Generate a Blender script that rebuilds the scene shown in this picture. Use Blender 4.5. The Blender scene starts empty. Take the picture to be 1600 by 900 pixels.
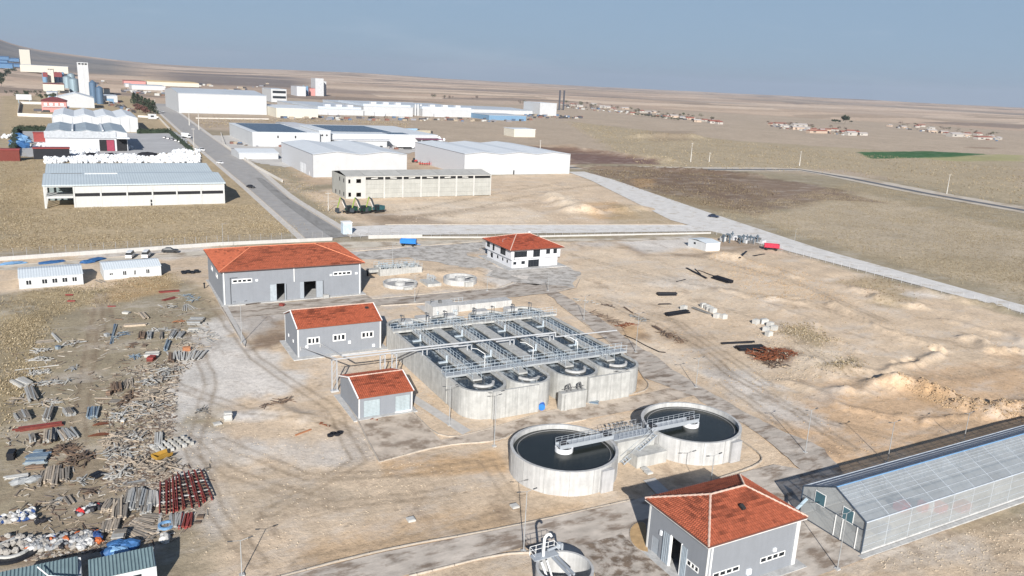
import bpy, math, random
import numpy as np
from math import radians as R, sin, cos, pi
random.seed(7)
SC = bpy.context.scene
# ------------------------------------------------------------- camera (site grid: x and y run along the streets)
CAM_Z = 55.0; FOC = 1232.4; PITCH = R(14.59); ROLL = R(2.81); YAW = R(28.8)
def _rot(v):
    c, s = cos(YAW), sin(YAW); return np.array([v[0]*c+v[1]*s, -v[0]*s+v[1]*c, v[2]])
_f = np.array([0, cos(PITCH), -sin(PITCH)]); _u = np.array([0, sin(PITCH), cos(PITCH)]); _r = np.array([1., 0, 0])
FW = _rot(_f); RT = _rot(cos(ROLL)*_r+sin(ROLL)*_u); UP = _rot(-sin(ROLL)*_r+cos(ROLL)*_u)
import mathutils
cd = bpy.data.cameras.new('camera'); cam = bpy.data.objects.new('camera', cd); SC.collection.objects.link(cam)
cd.sensor_width = 36; cd.lens = FOC/1600*36; cd.clip_start = 1; cd.clip_end = 60000
cam.matrix_world = mathutils.Matrix(((RT[0], UP[0], -FW[0], 0), (RT[1], UP[1], -FW[1], 0), (RT[2], UP[2], -FW[2], CAM_Z), (0, 0, 0, 1)))
SC.camera = cam
# ------------------------------------------------------------- sky, sun, exposure
SUN_EL = R(25); SUN_DIR = np.array([-0.447, -0.895, 0]); SUN_DIR = SUN_DIR/np.linalg.norm(SUN_DIR)*cos(SUN_EL); SUN_DIR[2] = sin(SUN_EL)
w = bpy.data.worlds.new('World'); SC.world = w; w.use_nodes = True
nt = w.node_tree; nt.nodes.clear()
def nd(tree, typ, **k):
    n = tree.nodes.new(typ)
    for a, b in k.items():
        if a.startswith('i_'): n.inputs[a[2:].replace('_', ' ')].default_value = b
        else: setattr(n, a, b)
    return n
sky = nd(nt, 'ShaderNodeTexSky', sky_type='NISHITA'); sky.sun_disc = False
sky.sun_elevation = SUN_EL; sky.sun_rotation = math.atan2(SUN_DIR[0], SUN_DIR[1]); sky.altitude = 1000
sky.air_density = 1.0; sky.dust_density = 0.6; sky.ozone_density = 2.2
tc = nd(nt, 'ShaderNodeTexCoord'); mp = nd(nt, 'ShaderNodeMapping'); mp.inputs['Scale'].default_value = (1, 1, 7)
nz = nd(nt, 'ShaderNodeTexNoise'); nz.inputs['Scale'].default_value = 2.6; nz.inputs['Detail'].default_value = 7; nz.inputs['Roughness'].default_value = 0.55
rp = nd(nt, 'ShaderNodeValToRGB'); rp.color_ramp.elements[0].position = 0.5; rp.color_ramp.elements[1].position = 0.74
rp.color_ramp.elements[0].color = (0, 0, 0, 1); rp.color_ramp.elements[1].color = (0.35, 0.35, 0.35, 1)
mx = nd(nt, 'ShaderNodeMix', data_type='RGBA'); bg = nd(nt, 'ShaderNodeBackground'); wo = nd(nt, 'ShaderNodeOutputWorld')
hz = nd(nt, 'ShaderNodeMix', data_type='RGBA', blend_type='MULTIPLY'); hz.inputs[0].default_value = 1
hz.inputs[7].default_value = SKYTINT = (0.50, 0.66, 0.85, 1)
nt.links.new(tc.outputs['Generated'], mp.inputs[0]); nt.links.new(mp.outputs[0], nz.inputs[0]); nt.links.new(nz.outputs[0], rp.inputs[0])
nt.links.new(sky.outputs[0], hz.inputs[6]); mx.inputs[7].default_value = (7.6, 8.7, 9.9, 1)
hm = nd(nt, 'ShaderNodeMix', data_type='RGBA'); hm.inputs[7].default_value = (3.7, 5.2, 6.9, 1)   # haze veil, thick at the horizon and thinning with height as real haze does
sz = nd(nt, 'ShaderNodeSeparateXYZ'); nt.links.new(tc.outputs['Generated'], sz.inputs[0]); hr = nd(nt, 'ShaderNodeMapRange', interpolation_type='SMOOTHSTEP'); hr.inputs[1].default_value = .08; hr.inputs[2].default_value = .55; hr.inputs[3].default_value = .85; hr.inputs[4].default_value = .05
nt.links.new(sz.outputs[2], hr.inputs[0]); nt.links.new(hr.outputs[0], hm.inputs[0])
nt.links.new(hz.outputs[2], hm.inputs[6]); nt.links.new(hm.outputs[2], mx.inputs[6])
nt.links.new(rp.outputs[0], mx.inputs[0]); nt.links.new(mx.outputs[2], bg.inputs[0]); nt.links.new(bg.outputs[0], wo.inputs[0])
bg.inputs[1].default_value = 0.056
sl = bpy.data.lights.new('sun', 'SUN'); sl.energy = 5.0; sl.angle = R(0.5); sl.color = (1, 0.96, 0.91)
so = bpy.data.objects.new('sun', sl); SC.collection.objects.link(so)
so.rotation_euler = mathutils.Vector(SUN_DIR).to_track_quat('Z', 'Y').to_euler(); so.location = (0, 0, 300)
SC.view_settings.view_transform = 'Standard'; SC.view_settings.look = 'None'; SC.view_settings.gamma = 1
SC.view_settings.exposure = 0.62
SC.cycles.max_bounces = 5; SC.cycles.transparent_max_bounces = 24; SC.cycles.volume_bounces = 0
# ------------------------------------------------------------- noise and terrain height
def _h(ix, iy, s):
    with np.errstate(over='ignore'):
        n = (ix.astype(np.int64)*374761393+iy.astype(np.int64)*668265263+s*1442695041) & 0x7fffffff
        n = ((n ^ (n >> 13))*1274126177) & 0x7fffffff
        n = (n ^ (n >> 16)) & 0xffff
    return n/65535.0
def vn(x, y, s, seed=0):
    x = np.asarray(x, float)/s; y = np.asarray(y, float)/s; ix = np.floor(x); iy = np.floor(y); fx = x-ix; fy = y-iy
    fx = fx*fx*(3-2*fx); fy = fy*fy*(3-2*fy)
    a = _h(ix, iy, seed); b = _h(ix+1, iy, seed); c = _h(ix, iy+1, seed); d = _h(ix+1, iy+1, seed)
    return (a*(1-fx)+b*fx)*(1-fy)+(c*(1-fx)+d*fx)*fy
def fbm(x, y, s, seed=0, o=3):
    t = 0; a = 1; n = 0
    for k in range(o): t = t+a*vn(x, y, s/2**k, seed+k*17); n += a; a *= .5
    return t/n
def Gp(px, py, z=0.0):
    d = FW*FOC+(px-800)*RT-(py-450)*UP; t = (z-CAM_Z)/min(d[2], -1e-3); return d[0]*t, d[1]*t
def seg_d(x, y, pts):
    best = np.full(np.shape(x), 1e9); T = np.zeros(np.shape(x))
    for (ax, ay), (bx, by) in zip(pts, pts[1:]):
        L = (bx-ax)**2+(by-ay)**2; t = np.clip(((x-ax)*(bx-ax)+(y-ay)*(by-ay))/L, 0, 1)
        best = np.minimum(best, np.hypot(x-ax-t*(bx-ax), y-ay-t*(by-ay)))
    return best
RIDGES = [ # pixel polyline, width, height, roughness
 ([(1300, 478), (1360, 505), (1405, 528), (1440, 540), (1466, 552)], 1.6, 1.1, .6), ([(1370, 583), (1420, 566), (1470, 556)], 1.1, .7, .8),
 ([(1395, 600), (1440, 604), (1480, 628), (1515, 640), (1560, 640), (1620, 645)], 2.4, 1.7, .85), ([(1400, 603), (1350, 612), (1310, 615)], 2.4, 1.0, .7),
 ([(1180, 470), (1260, 500), (1330, 545)], 1.2, .45, .8), ([(1480, 500), (1560, 520), (1620, 540)], 1.3, .6, .8), ([(1240, 600), (1330, 640), (1400, 650)], 1.4, .45, .8), ([(1430, 660), (1520, 648), (1600, 625)], 1.2, .5, .8), ([(1120, 450), (1190, 470), (1240, 466)], 1.3, .5, .8),
 ([(1510, 530), (1545, 545), (1590, 552)], 2.2, 1.4, .6), ([(1375, 468), (1400, 475), (1430, 478)], 2.5, 1.2, .3),
 ([(1330, 452), (1370, 460)], 3, .8, .5), ([(1240, 560), (1290, 580), (1330, 578)], 3.5, 1.0, .5), ([(1150, 405), (1240, 432)], 2, .7, .6),
 ([(1120, 400), (1145, 403)], 3.5, 1.6, .2), ([(862, 310), (905, 330)], 6, 3.2, .2), ([(920, 330), (930, 332)], 3, 1.6, .3), ([(970, 330), (990, 325)], 6, 2, .3),
 ([(925, 262), (1090, 268), (1180, 275)], 8, 2.0, .6), ([(1000, 215), (1080, 215)], 14, 5, .3), ([(880, 232), (1040, 252)], 8, 3, .3),
 ([(430, 640), (480, 650)], 2.5, .5, .3), ([(630, 425), (745, 425)], 4, .5, .2), ([(10, 480), (70, 505)], 4, .6, .5), ([(60, 455), (150, 462), (210, 440)], 3, .5, .5),
 ([(1560, 480), (1500, 470), (1440, 455)], 2, 1.0, .7), ([(1215, 470), (1300, 480)], 2.0, .5, .7)]
RW = [([Gp(*p) for p in pts], wd, h, ro) for pts, wd, h, ro in RIDGES]
PITS = [((1467, 551), 1.3, 1.6), ((1425, 562), .9, 1.1), ((1417, 565), .8, 1.0), ((1398, 567), .7, .8), ((1548, 641), 1.2, 1.4), ((1412, 524), .7, .9), ((1460, 608), .9, 1.1), ((1565, 480), .9, 1.2), ((1550, 474), .7, 1.)]
PW = [(Gp(*p), a, b) for p, a, b in PITS]
_M1 = None
def terrain(x, y):
    x = np.asarray(x, float); y = np.asarray(y, float); r = np.hypot(x, y)
    h = (fbm(x, y, 9, 3)-.5)*.28*np.clip((r-40)/60, 0, 1)+(fbm(x, y, 1.6, 9, 2)-.5)*.10
    near = r < 1100
    xn, yn = x[near], y[near]; hn = np.zeros(xn.shape)
    wx = xn+(vn(xn, yn, 5, 41)-.5)*4; wy = yn+(vn(xn, yn, 5, 42)-.5)*4
    for pts, wd, hh, ro in RW:
        xs = [p[0] for p in pts]; ys = [p[1] for p in pts]; m = (xn > min(xs)-4*wd-5) & (xn < max(xs)+4*wd+5) & (yn > min(ys)-4*wd-5) & (yn < max(ys)+4*wd+5)
        if not m.any(): continue
        d = seg_d(wx[m], wy[m], pts); nzs = vn(xn[m], yn[m], 1.1, 51)*.6+vn(xn[m], yn[m], 2.7, 52)*.6
        hn[m] += hh*np.exp(-(d/wd)**2)*(1-ro+ro*1.5*nzs)
    for (cx, cy), a, b in PW: hn -= b*np.exp(-(((xn-cx)/a)**2+((yn-cy)/a*.7)**2)**2)
    m = r[near] < 420
    if m.any():   # small scraped heaps and gullies of the excavated ground on the right
        xx, yy = xn[m], yn[m]; z_ = np.clip((xx-104)/14, 0, 1)*np.clip((224-xx)/10, 0, 1)*np.clip((205-yy)/14, 0, 1)*np.clip((yy-78)/10, 0, 1); q = fbm(xx, yy, 11, 201, 4); hn[m] += z_*(np.clip(q-.6, 0, 1)*1.6+np.abs(vn(xx, yy, 2.2, 205)-.5)*.16)
    h[near] += hn
    f = np.clip((r-900)/1500, 0, 1)
    h = h+f*(9*(fbm(x, y, 1100, 5)-.5)*2+4*(vn(x, y, 400, 7)-.5))
    g = np.clip((r-2600)/9000, 0, 1); h = h+g*(46+40*(fbm(x, y, 2600, 12)-.5))
    ang = np.degrees(np.arctan2(x*cos(YAW)-y*sin(YAW), x*sin(YAW)+y*cos(YAW)))   # compass bearing from the middle of the view
    h = h+np.clip((r-5000)/4000, 0, 1)*(330*np.exp(-((ang+36.5)/3.4)**2)+85*np.exp(-((ang+31)/5.5)**2)+30*np.exp(-((ang+13)/7)**2))
    h = h+np.clip((r-1500)/2200, 0, 1)*78*np.exp(-((ang+38)/4.6)**2)
    return h
def tz(x, y): return float(terrain(np.array([x]), np.array([y]))[0])
_RS = np.concatenate([np.arange(700, 3000, 12.0), np.geomspace(3000, 16000, 260)])
def G(px, py, z=0.0):   # where the line of sight through a photo point meets the terrain
    x, y = Gp(px, py, z) if (FW*FOC+(px-800)*RT-(py-450)*UP)[2] < -1 else (1e9, 0)
    if np.hypot(x, y) < 850: return x, y
    d = FW*FOC+(px-800)*RT-(py-450)*UP; d = d/np.hypot(d[0], d[1]); X = d[0]*_RS; Y = d[1]*_RS; e = CAM_Z+d[2]*_RS-terrain(X, Y)-z
    k = np.argmax(e < 0) if (e < 0).any() else int(np.argmin(e)); return float(X[k]), float(Y[k])
# ------------------------------------------------------------- materials
MAT = {}
def mat(name, col, rough=.8, metal=0, var=.15, vs=1.0, bump=0, bs=8, spec=.3, attr=None, streak=0, ribs=None, alpha=1, trans=0, lines=None, dirt=None, stretch=None):
    if name in MAT: return MAT[name]
    m = bpy.data.materials.new(name); m.use_nodes = True; t = m.node_tree; b = t.nodes['Principled BSDF']; L = t.links.new
    b.inputs['Roughness'].default_value = rough; b.inputs['Metallic'].default_value = metal; b.inputs['Specular IOR Level'].default_value = spec
    b.inputs['Alpha'].default_value = alpha; b.inputs['Transmission Weight'].default_value = trans
    tc = t.nodes.new('ShaderNodeTexCoord'); src = tc.outputs['Object']; geo = t.nodes.new('ShaderNodeNewGeometry')
    P = geo.outputs['Position']
    if stretch:
        q = t.nodes.new('ShaderNodeMapping'); q.inputs['Scale'].default_value = stretch; L(P, q.inputs[0]); P = q.outputs[0]
    n1 = nd(t, 'ShaderNodeTexNoise', i_Scale=vs, i_Detail=6, i_Roughness=.6); L(P, n1.inputs[0])
    mr = nd(t, 'ShaderNodeMapRange'); mr.inputs[1].default_value = .3; mr.inputs[2].default_value = .7; mr.inputs[3].default_value = 1-var; mr.inputs[4].default_value = 1+var; L(n1.outputs[0], mr.inputs[0])
    oi = t.nodes.new('ShaderNodeObjectInfo')
    rr = nd(t, 'ShaderNodeMapRange'); rr.inputs[3].default_value = 1-var*.4; rr.inputs[4].default_value = 1+var*.4; L(oi.outputs['Random'], rr.inputs[0])
    mm = nd(t, 'ShaderNodeMath', operation='MULTIPLY'); L(mr.outputs[0], mm.inputs[0]); L(rr.outputs[0], mm.inputs[1]); val = mm.outputs[0]
    if streak:   # vertical weather streaks
        mp = t.nodes.new('ShaderNodeMapping'); mp.inputs['Scale'].default_value = (1.6, 1.6, .12); L(geo.outputs['Position'], mp.inputs[0])
        n2 = nd(t, 'ShaderNodeTexNoise', i_Scale=1.3, i_Detail=4); L(mp.outputs[0], n2.inputs[0])
        m2 = nd(t, 'ShaderNodeMapRange'); m2.inputs[1].default_value = .35; m2.inputs[2].default_value = .7; m2.inputs[3].default_value = 1; m2.inputs[4].default_value = 1-streak; L(n2.outputs[0], m2.inputs[0])
        m3 = nd(t, 'ShaderNodeMath', operation='MULTIPLY'); L(val, m3.inputs[0]); L(m2.outputs[0], m3.inputs[1]); val = m3.outputs[0]
    if attr:
        a = t.nodes.new('ShaderNodeVertexColor'); a.layer_name = attr; base = a.outputs[0]
    else:
        a = t.nodes.new('ShaderNodeRGB'); a.outputs[0].default_value = (*col, 1); base = a.outputs[0]
    if dirt:
        n4 = nd(t, 'ShaderNodeTexNoise', i_Scale=dirt[1], i_Detail=8, i_Roughness=.65); L(P, n4.inputs[0])
        m4 = nd(t, 'ShaderNodeMapRange'); m4.inputs[1].default_value = dirt[2]; m4.inputs[2].default_value = dirt[2]+.12; m4.inputs[3].default_value = 0; m4.inputs[4].default_value = dirt[3]; L(n4.outputs[0], m4.inputs[0])
        md = nd(t, 'ShaderNodeMix', data_type='RGBA'); md.inputs[7].default_value = (*dirt[0], 1); L(base, md.inputs[6]); L(m4.outputs[0], md.inputs[0]); base = md.outputs[2]
    mc = nd(t, 'ShaderNodeMix', data_type='RGBA', blend_type='MULTIPLY'); mc.inputs[0].default_value = 1
    cb = t.nodes.new('ShaderNodeCombineColor'); [L(val, cb.inputs[i]) for i in range(3)]
    L(base, mc.inputs[6]); L(cb.outputs[0], mc.inputs[7]); L(mc.outputs[2], b.inputs['Base Color'])
    hgt = None
    if bump:
        nb = nd(t, 'ShaderNodeTexNoise', i_Scale=bs, i_Detail=5); L(P, nb.inputs[0]); hgt = nb.outputs[0]; st = bump
    if ribs:     # (axis, spacing) corrugation
        sp = t.nodes.new('ShaderNodeSeparateXYZ'); L(src, sp.inputs[0])
        mu = nd(t, 'ShaderNodeMath', operation='MULTIPLY'); mu.inputs[1].default_value = 2*pi/ribs[1]; L(sp.outputs[ribs[0]], mu.inputs[0])
        sn = nd(t, 'ShaderNodeMath', operation='SINE'); L(mu.outputs[0], sn.inputs[0]); hgt = sn.outputs[0]; st = ribs[2] if len(ribs) > 2 else .35
    if hgt:
        bn = t.nodes.new('ShaderNodeBump'); bn.inputs['Strength'].default_value = st; bn.inputs['Distance'].default_value = .05; L(hgt, bn.inputs['Height']); L(bn.outputs[0], b.inputs['Normal'])
    MAT[name] = m; return m
# ------------------------------------------------------------- mesh helpers
class MB:
    def __init__(s): s.v = []; s.f = []; s.c = []
    def poly(s, *p, col=None): n = len(s.v); s.v += [tuple(q) for q in p]; s.f.append(tuple(range(n, n+len(p)))); s.c.append(col); return s
    def box(s, x0, x1, y0, y1, z0, z1):
        n = len(s.v); s.v += [(x0, y0, z0), (x1, y0, z0), (x1, y1, z0), (x0, y1, z0), (x0, y0, z1), (x1, y0, z1), (x1, y1, z1), (x0, y1, z1)]
        s.f += [tuple(n+i for i in q) for q in ((0, 3, 2, 1), (4, 5, 6, 7), (0, 1, 5, 4), (1, 2, 6, 5), (2, 3, 7, 6), (3, 0, 4, 7))]; s.c += [None]*6; return s
    def ob(s, c, size, rz=0, tilt=0, roll=0):     # box centred at c, free orientation
        M = mathutils.Euler((roll, tilt, rz)).to_matrix(); n = len(s.v); a, b, d = [k/2 for k in size]
        for p in ((-a, -b, -d), (a, -b, -d), (a, b, -d), (-a, b, -d), (-a, -b, d), (a, -b, d), (a, b, d), (-a, b, d)):
            q = M @ mathutils.Vector(p); s.v.append((q[0]+c[0], q[1]+c[1], q[2]+c[2]))
        s.f += [tuple(n+i for i in q) for q in ((0, 3, 2, 1), (4, 5, 6, 7), (0, 1, 5, 4), (1, 2, 6, 5), (2, 3, 7, 6), (3, 0, 4, 7))]; s.c += [None]*6; return s
    def prism(s, pts, z0, z1):
        n = len(s.v); k = len(pts); s.v += [(x, y, z0) for x, y in pts]+[(x, y, z1) for x, y in pts]
        s.f += [tuple(range(n+k, n+2*k)), tuple(range(n+k-1, n-1, -1))]+[(n+i, n+(i+1) % k, n+k+(i+1) % k, n+k+i) for i in range(k)]; s.c += [None]*(k+2); return s
    def cyl(s, x, y, z0, z1, r, n=12, r2=None):
        r2 = r if r2 is None else r2; a = len(s.v)
        for i in range(n): t = 2*pi*i/n; s.v.append((x+r*cos(t), y+r*sin(t), z0))
        for i in range(n): t = 2*pi*i/n; s.v.append((x+r2*cos(t), y+r2*sin(t), z1))
        s.f += [tuple(range(a+n, a+2*n)), tuple(range(a+n-1, a-1, -1))]+[(a+i, a+(i+1) % n, a+n+(i+1) % n, a+n+i) for i in range(n)]; s.c += [None]*(n+2); return s
    def tube(s, p, q, r, n=6):
        p = mathutils.Vector(p); q = mathutils.Vector(q); d = (q-p).normalized(); e = d.orthogonal().normalized(); g = d.cross(e); a = len(s.v)
        for c in (p, q):
            for i in range(n): t = 2*pi*i/n; w_ = c+e*(r*cos(t))+g*(r*sin(t)); s.v.append(tuple(w_))
        s.f += [tuple(range(a+n, a+2*n)), tuple(range(a+n-1, a-1, -1))]+[(a+i, a+(i+1) % n, a+n+(i+1) % n, a+n+i) for i in range(n)]; s.c += [None]*(n+2); return s
    def path(s, pts, r, n=6):
        for p, q in zip(pts, pts[1:]): s.tube(p, q, r, n)
        return s
    def ring(s, x, y, z0, z1, ro, ri, n=48, a0=0, a1=360):   # upright wall on an arc
        full = a1-a0 >= 359.9; k = n if full else n+1; a = len(s.v)
        for i in range(k):
            t = R(a0+(a1-a0)*i/n); c, q = cos(t), sin(t)
            s.v += [(x+ri*c, y+ri*q, z0), (x+ro*c, y+ro*q, z0), (x+ro*c, y+ro*q, z1), (x+ri*c, y+ri*q, z1)]
        for i in range(n):
            b = a+4*i; d = a+4*((i+1) % k)
            s.f += [(b+1, d+1, d+2, b+2), (b+2, d+2, d+3, b+3), (b+3, d+3, d, b), (b, d, d+1, b+1)]; s.c += [None]*4
        if not full: e = a+4*n; s.f += [(a, a+1, a+2, a+3), (e+3, e+2, e+1, e)]; s.c += [None]*2
        return s
    def disc(s, x, y, z, r, n=48): return s.poly(*[(x+r*cos(2*pi*i/n), y+r*sin(2*pi*i/n), z) for i in range(n)])
    def ball(s, x, y, z, rx, ry, rz, n=8, m=5, jit=0):
        a = len(s.v)
        for j in range(m+1):
            ph = pi*j/m-pi/2
            for i in range(n):
                t = 2*pi*i/n; k = 1+random.uniform(-jit, jit); s.v.append((x+rx*k*cos(ph)*cos(t), y+ry*k*cos(ph)*sin(t), z+rz*k*sin(ph)))
        for j in range(m):
            for i in range(n): s.f.append((a+j*n+i, a+j*n+(i+1) % n, a+(j+1)*n+(i+1) % n, a+(j+1)*n+i)); s.c.append(None)
        return s
    def mesh(s, name, m, smooth=False):
        me = bpy.data.meshes.new(name); me.from_pydata(s.v, [], s.f); me.materials.append(m)
        if smooth: me.polygons.foreach_set('use_smooth', [True]*len(me.polygons))
        if any(c is not None for c in s.c):
            ca = me.color_attributes.new('Col', 'FLOAT_COLOR', 'CORNER'); arr = []
            for f, c in zip(s.f, s.c): arr += list(c or (1, 1, 1, 1))*len(f)
            ca.data.foreach_set('color', arr)
        me.update(); return me
COL = SC.collection
def link(name, data, parent=None, loc=None, rz=0):
    o = bpy.data.objects.new(name, data); COL.objects.link(o)
    if parent is not None: o.parent = parent
    if loc is not None: o.location = loc
    if rz: o.rotation_euler = (0, 0, rz)
    return o
def part(name, mb, m, parent, smooth=False, label=None, stuff=False):
    o = link(name, mb.mesh(name, m, smooth) if isinstance(mb, MB) else mb, parent)
    if label: o['label'] = label
    if stuff: o['kind'] = 'stuff'
    return o
def tag(o, label, cat, group=None):
    o['label'] = label; o['category'] = cat
    if group: o['group'] = group
    return o
def thing(name, label, cat, loc, rz=0, group=None):
    return tag(link(name, None, None, loc, rz), label, cat, group)
def solo(name, mb, m, label, cat, loc, rz=0, group=None, smooth=False):
    return tag(link(name, mb.mesh(name, m, smooth), None, loc, rz), label, cat, group)
def struct(name, mb, m, kind='structure', smooth=False, loc=None):
    o = link(name, mb.mesh(name, m, smooth) if isinstance(mb, MB) else mb, None, loc); o['kind'] = kind; return o
def dup(o, loc, rz=None, label=None, group=None, scale=None):
    c = o.copy(); COL.objects.link(c); c.location = loc
    if rz is not None: c.rotation_euler = (0, 0, rz)
    if label: c['label'] = label
    if group: c['group'] = group
    if scale: c.scale = (scale,)*3
    def kids(a, b):
        for k in [q for q in ALLK.get(a.name, [])]:
            d = k.copy(); COL.objects.link(d); d.parent = b; ALLK.setdefault(b.name, []).append(d); kids(k, d)
    for k in list(o.children): ALLK.setdefault(o.name, []); 
    if not ALLK.get(o.name): reg(o)
    kids(o, c); return c
ALLK = {}
def reg(o):
    ALLK[o.name] = list(o.children)
    for k in o.children: reg(k)
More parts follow.
